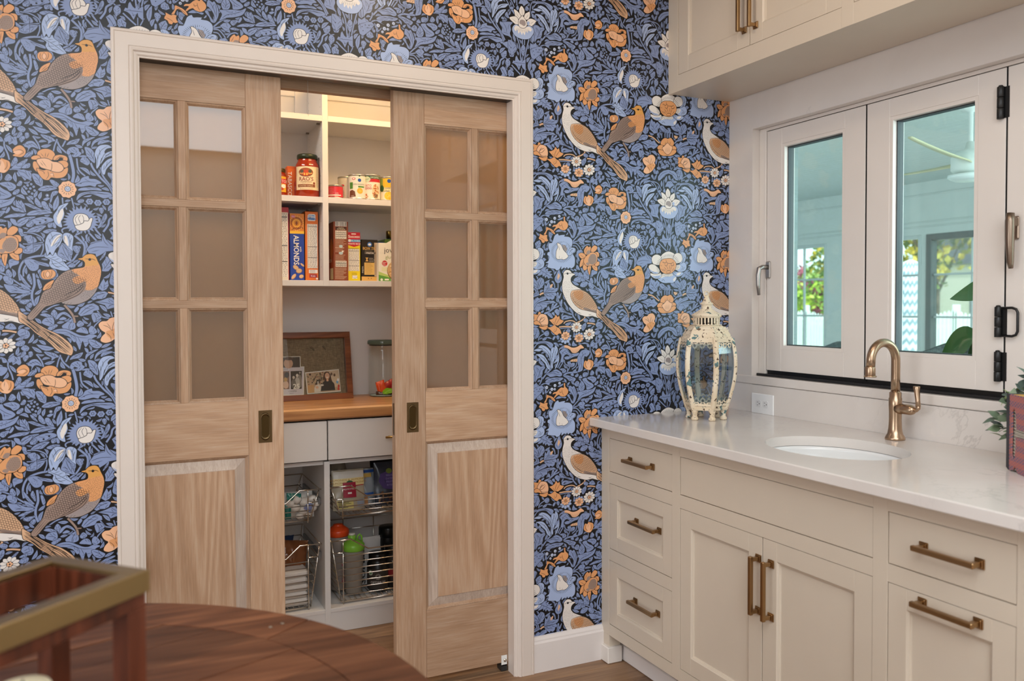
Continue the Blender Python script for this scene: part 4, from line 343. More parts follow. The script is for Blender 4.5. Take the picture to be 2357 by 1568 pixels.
[0,4,14,-1197,-2187,0,62,20,0,4,-48,39,-39,8,-41,-24,-43,-47,-22,-55,12,-24,19,-23,-7,-24,-15,-23,-21,-16,-1,16,28,23,28,-23,6,-35,-8,19,28,47,9,39,36,40,22],[2,0,12,-1268,-2231,8,-28,31,15],[2,0,12,-1229,-2216,8,-48,24,-40],[0,4,14,-1521,-2391,35,56,8,51,38,-9,47,-18,39,-33,15,-37,-39,15,-46,40,-39,-2,-31,-69],[2,0,11,-1463,-2300,62,-32,47,-36],[1,4,14,-1586,-2380,46,-22,46,8,31,-5,-8,-31,8,-27,15,-20,-31,-15,-23,6,-15,-27,-31,5,-16,34,-38,19,8,28,11,14],[2,0,12,-1556,-2379,31,-26,16,14],[2,0,11,-1579,-2441,46,-18,31,-20],[3,0,73,-1478,-2172],[3,9,61,-1478,-2172],[3,0,14,-1475,-2175],[3,0,73,-1393,-2202],[3,9,61,-1393,-2202],[3,0,14,-1390,-2205],[3,0,59,-1346,-2204],[3,9,46,-1346,-2204],[3,0,14,-1343,-2207],[3,0,69,-1342,-2149],[3,9,57,-1342,-2149],[3,0,14,-1339,-2152],[3,0,59,-1420,-2248],[3,9,46,-1420,-2248],[3,0,14,-1417,-2251],[3,0,66,-1268,-2118],[3,9,53,-1268,-2118],[3,0,14,-1265,-2122],[0,4,14,-1622,-1114,-61,9,7,-54,-7,-41,53,-9,0,40,31,30,30,43,-15,25,-23,-8,-7,-28],[0,5,16,-1630,-1189,15,42,39,43,61,-2,39,-24,23,-66,-8,-62,-39,-16,-69,9,-46,37],[0,4,14,-1683,-1220,45,24,54,-37,15,-39,-46,17,-53,2],[0,4,14,-1600,-1281,69,-2,70,12,-16,-49,-46,-10,-54,23],[2,0,14,-1599,-1220,53,10,47,51],[2,0,14,-1592,-1220,16,49,30,29],[2,0,14,-1584,-1240,54,-23,61,12],[2,0,14,-1599,-1207,38,37,54,24],[1,4,16,-1360,-1264,-39,38,-39,38,47,10,39,24,23,43,31,-39,24,22,15,-53,63,-23,-39,-37,-63,-32,-39,11],[0,4,16,-1469,-1299,62,5,55,31,38,-31,47,-24,32,-74,-40,5,-39,-24,-54,31,-55,51],[2,0,12,-1345,-1256,8,49,24,49],[2,0,12,-1329,-1261,39,57,24,36],[2,0,12,-1352,-1250,-32,39],[2,0,12,-1321,-1302,0,-41,-47,-30],[2,0,9,-1345,-1324,-23,-29],[0,2,9,-1136,-1465,31,-28,35,14,-22,27],[0,2,9,-1149,-1480,2,-40,36,-8,3,33],[0,2,9,-1169,-1485,-27,-33,19,-27,27,24],[0,2,9,-1187,-1478,-44,-12,-6,-32,38,5],[0,2,9,-1194,-1463,-41,16,-28,-23,31,-17],[0,2,9,-1188,-1445,-18,36,-37,-3,9,-32],[0,2,9,-1171,-1434,14,38,-30,19,-15,-31],[0,2,9,-1151,-1436,39,24,-7,32,-34,-16],[0,2,9,-1137,-1447,45,-3,18,30,-36,6],[3,0,80,-1165,-1459],[3,5,29,-1145,-1458],[3,5,29,-1158,-1475],[3,5,29,-1180,-1471],[3,5,29,-1180,-1450],[3,5,29,-1158,-1442],[3,0,13,-1165,-1459],[0,5,9,-1152,-1426,21,-26,28,16,-14,24],[0,5,9,-1162,-1438,-7,-32,30,-5,11,26],[0,5,9,-1179,-1440,-31,-21,16,-23,29,14],[0,5,9,-1191,-1432,-37,3,-8,-27,30,-7],[0,5,9,-1193,-1418,-21,25,-28,-15,14,-24],[0,5,9,-1183,-1406,7,32,-30,5,-11,-27],[0,5,9,-1166,-1404,31,21,-16,23,-28,-15],[0,5,9,-1153,-1412,36,-4,9,28,-30,7],[3,0,59,-1172,-1422],[3,4,21,-1158,-1421],[3,4,21,-1168,-1434],[3,4,21,-1184,-1430],[3,4,21,-1184,-1415],[3,4,21,-1168,-1410],[3,0,10,-1172,-1422],[0,2,9,-915,-1457,29,-26,33,14,-21,23],[0,2,9,-925,-1470,4,-36,35,-6,0,31],[0,2,9,-942,-1475,-21,-34,23,-22,21,26],[0,2,9,-958,-1472,-39,-18,2,-30,34,10],[0,2,9,-968,-1461,-42,5,-19,-27,33,-8],[0,2,9,-968,-1446,-29,25,-33,-13,20,-23],[0,2,9,-959,-1433,-4,36,-34,5,-1,-30],[0,2,9,-942,-1428,21,34,-22,22,-22,-26],[0,2,9,-926,-1431,40,18,-3,30,-34,-11],[0,2,9,-915,-1442,41,-5,20,27,-34,8],[3,0,74,-942,-1452],[3,5,27,-923,-1450],[3,5,27,-936,-1466],[3,5,27,-957,-1462],[3,5,27,-957,-1443],[3,5,27,-936,-1436],[3,0,12,-942,-1452],[0,5,9,-924,-1466,21,-29,30,18,-14,27],[0,5,9,-938,-1480,-14,-34,34,-7,16,27],[0,5,9,-957,-1480,-39,-14,12,-27,34,7],[0,5,9,-968,-1466,-35,16,-18,-27,26,-18],[0,5,9,-963,-1450,-4,35,-35,-6,-1,-30],[0,5,9,-944,-1443,29,27,-25,20,-28,-20],[0,5,9,-927,-1450,41,-1,4,30,-35,6],[3,0,61,-946,-1462],[3,4,22,-931,-1461],[3,4,22,-941,-1474],[3,4,22,-958,-1471],[3,4,22,-958,-1455],[3,4,22,-941,-1449],[3,0,10,-946,-1462],[0,3,9,-743,-1415,31,-28,36,14,-22,27],[0,3,9,-755,-1429,6,-40,37,-6,1,34],[0,3,9,-772,-1435,-24,-37,25,-24,24,28],[0,3,9,-790,-1432,-43,-19,2,-33,37,11],[0,3,9,-801,-1419,-46,5,-21,-29,36,-9],[0,3,9,-802,-1403,-31,27,-36,-14,22,-26],[0,3,9,-790,-1390,-6,40,-37,6,-1,-33],[0,3,9,-773,-1384,24,38,-25,24,-24,-28],[0,3,9,-755,-1386,43,19,-2,33,-37,-12],[0,3,9,-744,-1399,46,-5,21,29,-36,9],[3,0,80,-773,-1409],[3,5,29,-752,-1408],
[3,5,29,-766,-1425],[3,5,29,-789,-1421],[3,5,29,-789,-1400],[3,5,29,-766,-1392],[3,0,13,-773,-1409],[0,3,9,-960,-1307,28,-25,32,13,-19,23],[0,3,9,-970,-1320,5,-35,33,-5,1,29],[0,3,9,-986,-1325,-21,-33,23,-21,21,25],[0,3,9,-1001,-1322,-38,-18,1,-29,34,11],[0,3,9,-1011,-1311,-41,4,-18,-26,32,-8],[0,3,9,-1011,-1297,-28,25,-32,-13,19,-23],[0,3,9,-1002,-1284,-4,35,-33,5,-1,-29],[0,3,9,-986,-1279,21,33,-22,21,-21,-25],[0,3,9,-971,-1282,39,18,-2,29,-33,-11],[0,3,9,-960,-1293,41,-4,18,26,-32,8],[3,0,72,-986,-1302],[3,5,26,-968,-1301],[3,5,26,-980,-1316],[3,5,26,-1000,-1312],[3,5,26,-1000,-1294],[3,5,26,-980,-1287],[3,0,12,-986,-1302],[0,4,14,-675,-1686,33,44,49,17,41,-40,0,-49,-33,-37,-41,-2,-49,11,33,30],[0,5,0,-671,-1706,45,30,41,-19,-41,-30],[2,0,11,-659,-1692,58,18,33,-27,-58,-45],[0,4,16,-862,-1842,25,43,40,-19,8,35,41,-11,40,-19,8,-49,-24,-50,-41,-30,-56,18,-41,33],[0,5,0,-813,-1895,-8,55,32,43,33,-47,-1,-56,-32,-22],[2,0,12,-829,-1820,-9,-49,41,-46],[2,0,12,-732,-1815,0,-55,-33,-51],[2,0,11,-789,-1804,-8,-63],[0,5,0,-829,-1917,89,11,-17,-32,-40,2],[0,4,16,-383,-1761,-42,26,-8,42,41,38,59,10,50,-18,25,-41,-17,-51,-50,-17],[0,4,14,-433,-1771,-50,-2,-12,20,29,23,49,3,17,-35],[0,4,16,-275,-1762,17,43,51,17,59,-11,17,-34,-26,-44,-33,5,16,44,-33,12,-26,-30],[0,4,14,-233,-1788,60,24,42,-19,0,-43,-42,-16],[0,4,14,-475,-1801,33,2,25,-62,-16,-51,-42,48],[0,4,16,-441,-1870,66,-18,50,17,76,-25,76,33,42,23,-4,-57,-38,-52,-68,-17,-59,4,-25,-29,-50,4,-42,48],[0,5,16,-442,-1778,59,24,58,-4,42,-26,50,-4,43,-26,17,-42,-34,-37,-59,-3,-50,18,-51,12,-41,19],[2,0,12,-358,-1745,8,57],[2,0,12,-367,-1739,-33,41],[2,0,12,-342,-1744,25,58],[2,0,12,-392,-1775,50,-76],[2,0,12,-291,-1798,0,-57,-17,-43],[2,0,12,-333,-1893,8,-49,-25,-43],[2,0,12,-425,-1883,50,-19,8,-28],[2,0,12,-291,-1905,25,-55],[2,0,12,-258,-1768,51,45,42,-12],[2,0,12,-408,-1797,33,-41],[3,5,43,-291,-1926],[2,0,9,-308,-1920,25,9,9,-28],[0,5,16,-43,-2083,-6,-17,-8,-14,-2,-17,-6,-16,-15,-9,-15,-6,-12,-11,-14,-9,-17,2,-14,5,-16,-1,-17,2,-10,13,-8,15,-12,9,-11,12,0,17,3,17,-3,16,0,17,10,13,13,11,8,15,10,13,17,4,16,1,14,6,16,4,15,-8,12,-10,15,-5,14,-8,6,-16,3,-16,8,-13],[3,0,85,-135,-2082],[3,9,71,-135,-2082],[2,0,16,-93,-2082,22,-1],[2,0,16,-97,-2101,20,-10],[2,0,16,-110,-2116,15,-19],[2,0,16,-127,-2125,5,-24],[2,0,16,-147,-2126,-4,-24],[2,0,16,-164,-2119,-14,-19],[2,0,16,-177,-2104,-19,-12],[2,0,16,-181,-2086,-22,-2],[2,0,16,-177,-2067,-19,8],[2,0,16,-164,-2052,-14,16],[2,0,16,-147,-2043,-4,21],[2,0,16,-127,-2042,5,21],[2,0,16,-110,-2049,15,17],[2,0,16,-97,-2064,20,10],[3,0,11,-144,-2072],[3,0,11,-122,-2078],[3,0,11,-139,-2090],[3,0,11,-152,-2083],[3,0,11,-127,-2093],[0,4,16,513,-952,-22,42,31,53,52,33,52,-10,53,19,44,-40,18,-42,-35,-47,-53,10,-35,34,-44,-33],[0,4,14,530,-944,-69,-5,-30,-46,39,-26,69,13],[0,4,14,706,-944,53,4,26,-34,-35,-32,-53,10],[0,4,16,539,-1023,-61,10,-34,-17,35,-55,61,-18,69,6,71,5,70,34,35,47,-44,19,-53,-19],[0,5,16,539,-1015,-17,34,43,33,53,48,44,-33,44,-18,-9,-52,-35,-54,-44,-18,-44,19],[2,0,9,583,-976,0,-94],[2,0,9,605,-967,0,-102],[2,0,9,627,-972,0,-95],[2,0,9,649,-963,0,-102],[2,0,12,574,-933,9,52],[2,0,12,662,-926,8,52],[2,0,12,618,-893,0,37],[0,5,16,174,-1223,-9,42,34,31,51,4,34,31,61,12,43,-33,8,-50,-17,-37,18,-35,-26,-52,-35,-39,-43,-32,-59,-18,-52,25,17,52,34,38,-34,27],[0,4,0,242,-1269,51,18,52,18,43,-33,-26,-52,-51,-33,-52,26],[2,0,12,208,-1192,59,-25,35,-40],[2,0,12,327,-1155,-17,-66,0,-43],[2,0,12,250,-1167,43,-62],[2,0,12,362,-1188,-34,-60],[2,0,12,242,-1283,43,-41,8,-49],[2,0,12,310,-1278,18,-50],[2,0,12,345,-1269,34,10],[0,1,14,-417,-583,-16,-44,24,-40,59,-9,66,21,26,58,-17,41,-75,0],[0,4,14,-417,-618,17,43,41,11,50,5,34,-25,0,-42,-34,-32,-50,-11,-41,10],[0,5,0,-371,-614,21,33,20,-29,-20,-37],[2,0,11,-384,-580,-8,-43,17,-34],[2,0,11,-309,-566,0,-49,-25,-45],[2,0,9,-350,-570,-21,-44,21,-37,23,41,-23,40],[0,4,14,-400,-793,16,51,42,39,54,26,-21,-51,-16,-44,-42,-14],[2,0,11,-384,-777,59,61],[0,3,16,589,-1693,4,44,33,45,42,-48,4,-51,-26,-38,-35,-2],
[0,3,16,515,-1719,-9,50,52,-19,44,-41,18,-36,-35,-31,-53,12],[0,3,16,752,-1670,4,-58,-22,-45,-44,-17,-26,28,17,52,35,24],[0,3,16,432,-1800,57,28,52,3,35,-42,0,-51,-35,-16,-52,26],[0,3,16,854,-1782,-67,19,-44,-10,-35,-38,9,-51,53,-12,35,23,36,39],[0,2,0,717,-1811,35,-5,-9,-45,-26,6],[0,2,16,476,-1961,13,51,52,32,97,-32,105,42,62,-27,14,-58,-31,-53,-44,-46,-97,-19,-97,18,-52,42],[0,3,0,506,-1938,35,49,97,-28,105,38,45,-39,-27,-30,-26,13,-18,-37,-26,21,-18,-60,-26,36,-18,-38,-26,43,-27,-31,-17,51,-26,-23],[2,0,9,559,-1921,-26,-60],[2,0,9,580,-1920,-20,-59],[2,0,9,601,-1919,-14,-59],[2,0,9,622,-1927,-8,-50],[2,0,9,643,-1926,-2,-50],[2,0,9,664,-1925,5,-49],[2,0,9,685,-1915,11,-58],[2,0,9,706,-1914,17,-58],[2,0,9,728,-1913,23,-58],[0,3,16,576,-1818,35,53,28,23,33,-35,27,-35,9,-51,-35,-45,-62,-3,-35,35],[0,8,0,589,-1854,13,45,44,13,35,-17,9,-43,-26,-27,-44,16],[3,0,11,628,-1647],[3,0,11,630,-1669],[3,0,11,633,-1687],[3,0,11,635,-1705],[3,0,11,639,-1724],[2,0,9,541,-1711,44,-70],[2,0,9,734,-1707,-44,-69],[2,0,9,471,-1802,79,-47],[2,0,9,823,-1791,-62,-54],[0,3,18,-1144,-456,-43,-25,-16,-36,6,-44,-12,-49,-14,-69,3,-62,17,-66,31,-66,47,-78,56,-64,63,-57,64,-37,65,-21,64,-14,106,5,106,-31,8,53,-12,48,-37,74,-65,99,-81,87,-97,57,-96,47,-64,35,-36,52,6,49,30,31,36,18,-36,12,-24,11,-23,29],[0,7,0,-1065,-762,68,14,96,1,72,-29,65,-45,57,-62,49,-71,32,-67,21,-55,-1,-36,-101,35,-122,24,-80,16,-73,42,-63,64,-38,79,2,55],[0,4,0,-1029,-778,48,14,80,-3,32,-38,-16,-71,-48,-25,-64,29,-32,53],[0,6,0,-877,-1029,40,20,89,-26,81,-12,59,-25,2,-39,-101,33,-98,24],[2,0,14,-1065,-762,-18,-35,0,-55,38,-79,63,-64,73,-42,80,-16,122,-25,101,-34],[2,0,14,-1065,-762,68,14,96,1,72,-29,65,-45,57,-62,49,-71,32,-67,21,-62],[5,0,11,-1053,-780,152,33,137,-74,106,-133,32,-74,-122,-3,-89,24,-64,-16,-81,42,-63,71,-28,73],[2,0,9,-1077,-824,48,-85,71,-63,81,-42],[2,0,9,-861,-1023,113,-29,139,-31],[2,0,9,-861,-1040,121,-25,131,-32],[3,0,43,-1134,-510],[3,3,12,-1128,-506],[2,0,12,-1195,-523,32,14,55,2,47,1],[3,0,12,-1075,-509],[4,0,11,-1195,-636,110,11,40,-51,64,-43,104,-46,-104,22,-80,-11,-28,-36,-2,-62,38,-93,71,-63,32,-60,-56,3,-63,56,-56,65,-47,78,-31,66,-12,67],[2,0,11,-982,-1077,64,-9],[2,0,11,-966,-1090,65,-9],[2,0,11,-789,-1111,49,-10],[2,0,11,-756,-1136,65,5],[2,0,11,-781,-1131,49,25],[0,7,16,-647,-1030,40,-21,132,-109,108,-74,117,-62,110,-99,34,-69,-17,-67,-51,13,-76,31,-75,80,-83,79,-67,52,-66,72,-66,44,-32,26],[2,0,14,-623,-1063,82,-78,133,-117,116,-119,161,-138],[2,0,14,-631,-1099,82,-77,91,-92],[2,0,14,-607,-1069,107,-83,108,-83,117,-77,127,-98],[2,0,14,-433,-1238,-50,-46],[2,0,14,-325,-1273,-50,-95],[2,0,14,-367,-1255,117,-91,127,-119],[2,0,14,-392,-1285,109,-105,109,-114],[2,0,14,-417,-1315,109,-105],[2,0,14,-266,-1318,118,-120],[2,0,14,-475,-1213,42,-39],[2,0,14,-609,-1064,82,-67,83,-67,91,-59,95,-57,78,-72,59,-83],[2,0,14,-611,-1077,82,-66,79,-66,89,-61,90,-58,78,-72,63,-77],[2,0,14,-613,-1090,80,-64,78,-68,86,-60,87,-60,74,-72,70,-70],[2,0,14,-616,-1105,80,-62,74,-68,84,-61,82,-62,73,-71,75,-65],[2,0,14,-618,-1118,80,-61,71,-69,80,-61,80,-63,70,-72,80,-58],[2,0,14,-620,-1131,79,-59,68,-69,79,-62,74,-65,70,-72,85,-52],[2,6,57,-187,-958,47,-60,42,-68,16,-77],[2,0,9,-208,-967,59,-66,43,-68],[2,6,32,-98,-1086,51,-3],[0,6,18,-98,-553,-76,-29,-59,-48,-51,-68,-37,-74,-71,-37,-31,-70,-25,-65,-109,-142,49,-38,116,134,67,29,100,34,51,-23,101,-3,85,28,68,45,59,77,27,67,20,81,12,72,-8,64,-26,62,-26,62,-42,20,-50,-9,-30,-23,-12,-14,-43,-13,51,-16,21,-27,-4,-36,-25,-20],[0,4,0,-98,-553,102,20,25,20,4,36,-21,27,-51,16,43,13,12,14,30,23,50,9,42,-20,26,-62,26,-62,8,-64,-12,-72,-20,-81,-27,-28,-42,-23,-64,2,9,59,-13,42,-34,47,-59,37,-30,19],[0,10,0,-39,-434,43,13,12,14,30,23,50,9,42,-20,22,-55,11,-49,-58,-6,-76,-11,-6,39,-19,27],[0,4,0,-98,-660,59,34,68,-12,-8,-50,-77,-32,-34,22],[0,8,0,33,-794,64,2,46,22,-8,-41,-55,-67,-68,-44,-85,-29,-97,4,-38,15,85,36,84,49],[5,0,12,-107,-561,51,-45,77,-43,8,-64,-51,-75,-118,-67,-110,-52,-109,-44,-66,23,33,101,83,49,34,81,59,69],
[2,0,12,21,-720,-60,-84,-118,-74,-135,-60],[2,0,12,29,-748,-59,-84,-110,-59,-101,-43],[2,0,12,12,-714,-76,-71,-127,-67],[3,0,39,81,-437],[3,0,11,5,-440],[2,0,14,29,-431,42,-3,42,1,30,-15],[4,0,12,46,-526,118,19,26,-62,-4,-79,-26,-96,-46,-75,-59,-56,-59,-19,-26,34,59,62,25,73,-17,70,-59,52,-42,17,76,43],[2,0,12,-409,-948,-124,-150],[2,0,12,-392,-964,-124,-147],[2,0,12,-425,-928,-116,-157],[2,0,12,-292,-713,-100,-93],[2,0,9,-174,-929,-25,-20],[2,0,9,-140,-930,-26,-18],[2,0,9,-106,-931,-26,-16],]
# small filler leaves: x, y, angle, length, width, bend
FILL = [
[1132,96,76,93,28,1],[1067,507,164,94,28,-4],[383,10,80,98,29,-3],[996,552,62,60,18,5],[21,284,145,70,20,6],[690,598,17,59,21,3],[185,678,155,65,24,8],[1036,767,72,59,20,-5],[163,85,43,65,24,-4],[1026,490,145,62,20,-1],[254,186,107,65,20,0],[936,230,94,58,18,-3],[120,505,24,59,17,0],[752,896,155,67,21,-2],[778,647,112,60,19,1],[107,721,135,58,20,2],[1200,736,168,46,14,-6],[817,31,15,46,18,2],[870,351,59,45,17,8],[205,499,64,49,16,-4],[643,852,105,57,17,-8],[562,527,142,45,17,1],[300,489,78,57,22,-2],[495,491,29,50,20,2],[980,157,121,52,22,-8],[257,453,91,52,19,-1],[13,648,136,44,13,-6],[807,988,121,54,21,5],[1088,416,15,57,18,2],[81,566,62,45,16,6],[399,679,176,59,24,-2],[552,1212,130,47,16,-9],[211,620,75,51,15,-3],[1056,134,75,46,18,-2],[85,1135,141,46,18,-1],[402,190,99,53,20,-8],[1252,745,25,45,17,5],[1037,815,40,47,17,3],[399,1179,67,53,22,-7],[1071,435,9,44,14,-5],[525,1078,98,49,16,5],[368,43,53,49,21,-6],[957,118,161,49,19,8],[164,834,162,47,19,-7],[126,681,158,46,18,0],[515,907,30,50,19,5],[392,851,167,52,16,-2],[929,485,73,48,17,2],[171,3,67,45,15,-3],[1053,530,145,47,18,1],[913,917,98,52,17,7],[1143,721,175,55,19,-1],[1034,651,137,45,19,2],[1156,399,117,47,19,-5],[1236,239,72,50,22,8],[732,517,83,48,15,8],[1032,141,66,45,16,1],[128,912,40,48,14,8],[522,1176,62,45,14,2],[388,583,38,59,19,3],[320,620,130,44,15,-1],[444,29,146,48,14,-5],[504,262,64,57,18,3],[906,385,127,55,17,1],[283,133,104,46,13,-4],[1217,491,116,36,15,-1],[450,179,9,35,15,-8],[506,69,94,38,15,3],[1186,538,122,38,14,8],[231,1182,144,38,15,6],[959,1012,76,36,11,-7],[492,130,110,38,13,6],[76,77,23,36,13,7],[171,441,138,37,11,0],[470,832,29,39,16,-6],[1045,464,167,38,11,-7],[105,210,4,36,13,6],[35,493,110,36,11,5],[218,356,68,39,14,2],[518,196,11,45,14,-7],[1244,1090,177,36,11,6],[953,614,36,42,13,-8],[1060,1130,116,39,14,9],[410,420,64,43,13,-7],[184,1037,27,36,15,-2],[816,1174,15,36,12,6],[45,444,58,37,15,-1],[1071,997,173,36,11,1],[596,771,105,37,16,1],[1147,641,9,41,15,-1],[1195,249,96,41,12,7],[1106,81,118,36,14,-1],[894,1188,99,45,18,9],[1249,975,52,39,15,7],[488,1163,50,40,15,2],[790,445,1,34,11,-1],[170,789,169,39,11,2],[361,71,48,37,11,-7],[120,83,125,37,12,0],[986,721,130,40,14,-4],[465,488,13,34,10,-6],[1018,539,44,39,15,4],[657,789,119,41,17,0],[477,547,125,35,14,-1],[364,136,79,37,11,5],[562,986,144,41,12,4],[792,1185,152,34,11,2],[666,283,132,42,18,-3],[533,338,150,35,13,-2],[773,1069,116,34,11,-1],[191,1182,117,35,10,3],[728,158,139,43,17,0],[18,666,153,35,11,-6],[872,578,13,39,14,-2],[640,664,57,34,12,1],[299,165,124,36,14,8],[127,185,168,44,17,6],[835,246,14,35,12,-9],[854,466,172,38,15,0],[517,712,58,44,14,3],[280,81,110,34,14,4],[179,296,13,44,14,1],[74,424,19,35,12,1],[855,851,141,37,12,-8],[419,505,108,36,15,-2],[482,386,11,35,13,-4],[767,1054,109,38,12,-2],[511,367,120,37,16,0],[1174,235,5,36,11,4],[241,836,125,36,12,4],[619,466,3,37,12,-6],[429,929,118,37,12,8],[94,40,154,37,11,-2],[990,208,14,36,11,8],[188,318,140,35,10,-8],[654,983,47,42,16,0],[514,1025,42,34,10,0],[1253,426,164,42,17,-2],[1044,1111,132,38,12,4],[1228,989,33,35,11,-1],[1027,377,113,37,14,8],[30,631,52,34,11,8],[680,704,137,38,13,-1],[723,593,40,37,13,0],[382,470,2,44,16,-4],[1240,101,169,36,12,-7],[66,279,136,44,16,-8],[1178,659,33,35,10,8],[982,931,90,40,14,-4],[788,174,135,35,13,8],[938,467,39,31,11,2],[440,432,68,32,10,9],[400,384,67,32,12,-8],[657,543,46,34,10,-2],[1248,278,117,30,8,-4],[585,291,82,33,13,-3],[858,636,155,31,9,8],[484,103,81,32,12,-8],[979,611,168,30,13,0],[549,588,170,34,13,-7],[766,271,40,32,10,-1],[39,758,27,33,10,-1],[10,398,100,30,11,3],[1067,699,12,33,11,-7],[975,696,0,33,12,3],[651,173,180,33,9,-1],[532,35,86,31,10,0],[403,649,132,31,10,0],[711,79,174,32,14,3],[225,675,141,33,11,2],[22,91,137,30,9,6],[115,1199,38,34,11,4],[77,591,101,33,11,5],[759,665,81,30,10,-7],[355,494,42,32,13,6],[42,1120,95,33,11,-8],[96,287,93,30,9,2],[1088,27,9,32,11,5],[349,577,55,31,10,3],[883,956,82,34,13,6],[379,809,139,33,11,-9],[216,368,45,31,9,-9],
[878,57,26,31,12,8],[942,769,33,33,9,-1],[223,419,106,34,12,7],[1037,904,115,31,12,-7],[765,105,115,34,15,9],[1193,112,14,33,13,-1],[1125,474,167,31,10,-1],[688,139,147,31,9,-5],[1007,119,141,33,15,7],[413,821,49,31,12,9],[246,861,138,30,10,-8],[916,798,10,32,11,4],[925,850,166,34,9,4],[932,86,89,31,11,-7],[980,1168,164,31,9,1],[366,438,55,34,12,8],[570,962,105,34,10,6],[761,1102,71,31,12,-2],[398,556,66,30,11,2],]

# ------------------------------------------------------------------ wallpaper: the printed repeat, as flat polygons in the wall's own mesh
TW, TH = 630.0, 610.0
COLX = [-1.36, -.709, -.082, .543, 1.169, 1.800, 2.441]; ZREP = 2.189
HEXW = dict(K='#0e0e12', B='#8494bc', l='#a5b6da', W='#e8e0da', O='#e09f6a', o='#eeb992', G='#9c8478', T='#dcb08c', p='#9e918f', g='#b9c3dc', y='#dda055')
def crom(P, closed, n=3):
    P = np.array(P, float); N = len(P); out = []
    for i in (range(N) if closed else range(N - 1)):
        if closed: p0, p1, p2, p3 = P[i - 1], P[i], P[(i + 1) % N], P[(i + 2) % N]
        else: p0, p1, p2, p3 = P[max(i - 1, 0)], P[i], P[i + 1], P[min(i + 2, N - 1)]
        for k in range(n):
            t = k / n; out.append(.5 * ((2 * p1) + (-p0 + p2) * t + (2 * p0 - 5 * p1 + 4 * p2 - p3) * t * t + (-p0 + 3 * p1 - 3 * p2 + p3) * t ** 3))
    if not closed: out.append(P[-1])
    return np.array(out)
def stroke(Q, w, col):
    Q = np.array(Q, float)
    Q = crom(Q, False, 4) if len(Q) > 2 else np.array([Q[0], (Q[0] + Q[1]) / 2, Q[1]])
    d = np.gradient(Q, axis=0); n = np.stack([-d[:, 1], d[:, 0]], 1); n /= np.linalg.norm(n, axis=1)[:, None] + 1e-9
    t = np.linspace(0, 1, len(Q)); prof = np.clip(np.minimum(t, 1 - t) * 4 + .25, 0, 1) if col == 'K' else np.ones(len(Q))
    o = n * (w / 2 * prof)[:, None]
    return np.concatenate([Q + o, (Q - o)[::-1]])
def inside(poly, x, y):
    r = False; j = len(poly) - 1
    for i in range(len(poly)):
        xi, yi = poly[i]; xj, yj = poly[j]
        if (yi > y) != (yj > y) and x < (xj - xi) * (y - yi) / (yj - yi) + xi: r = not r
        j = i
    return r
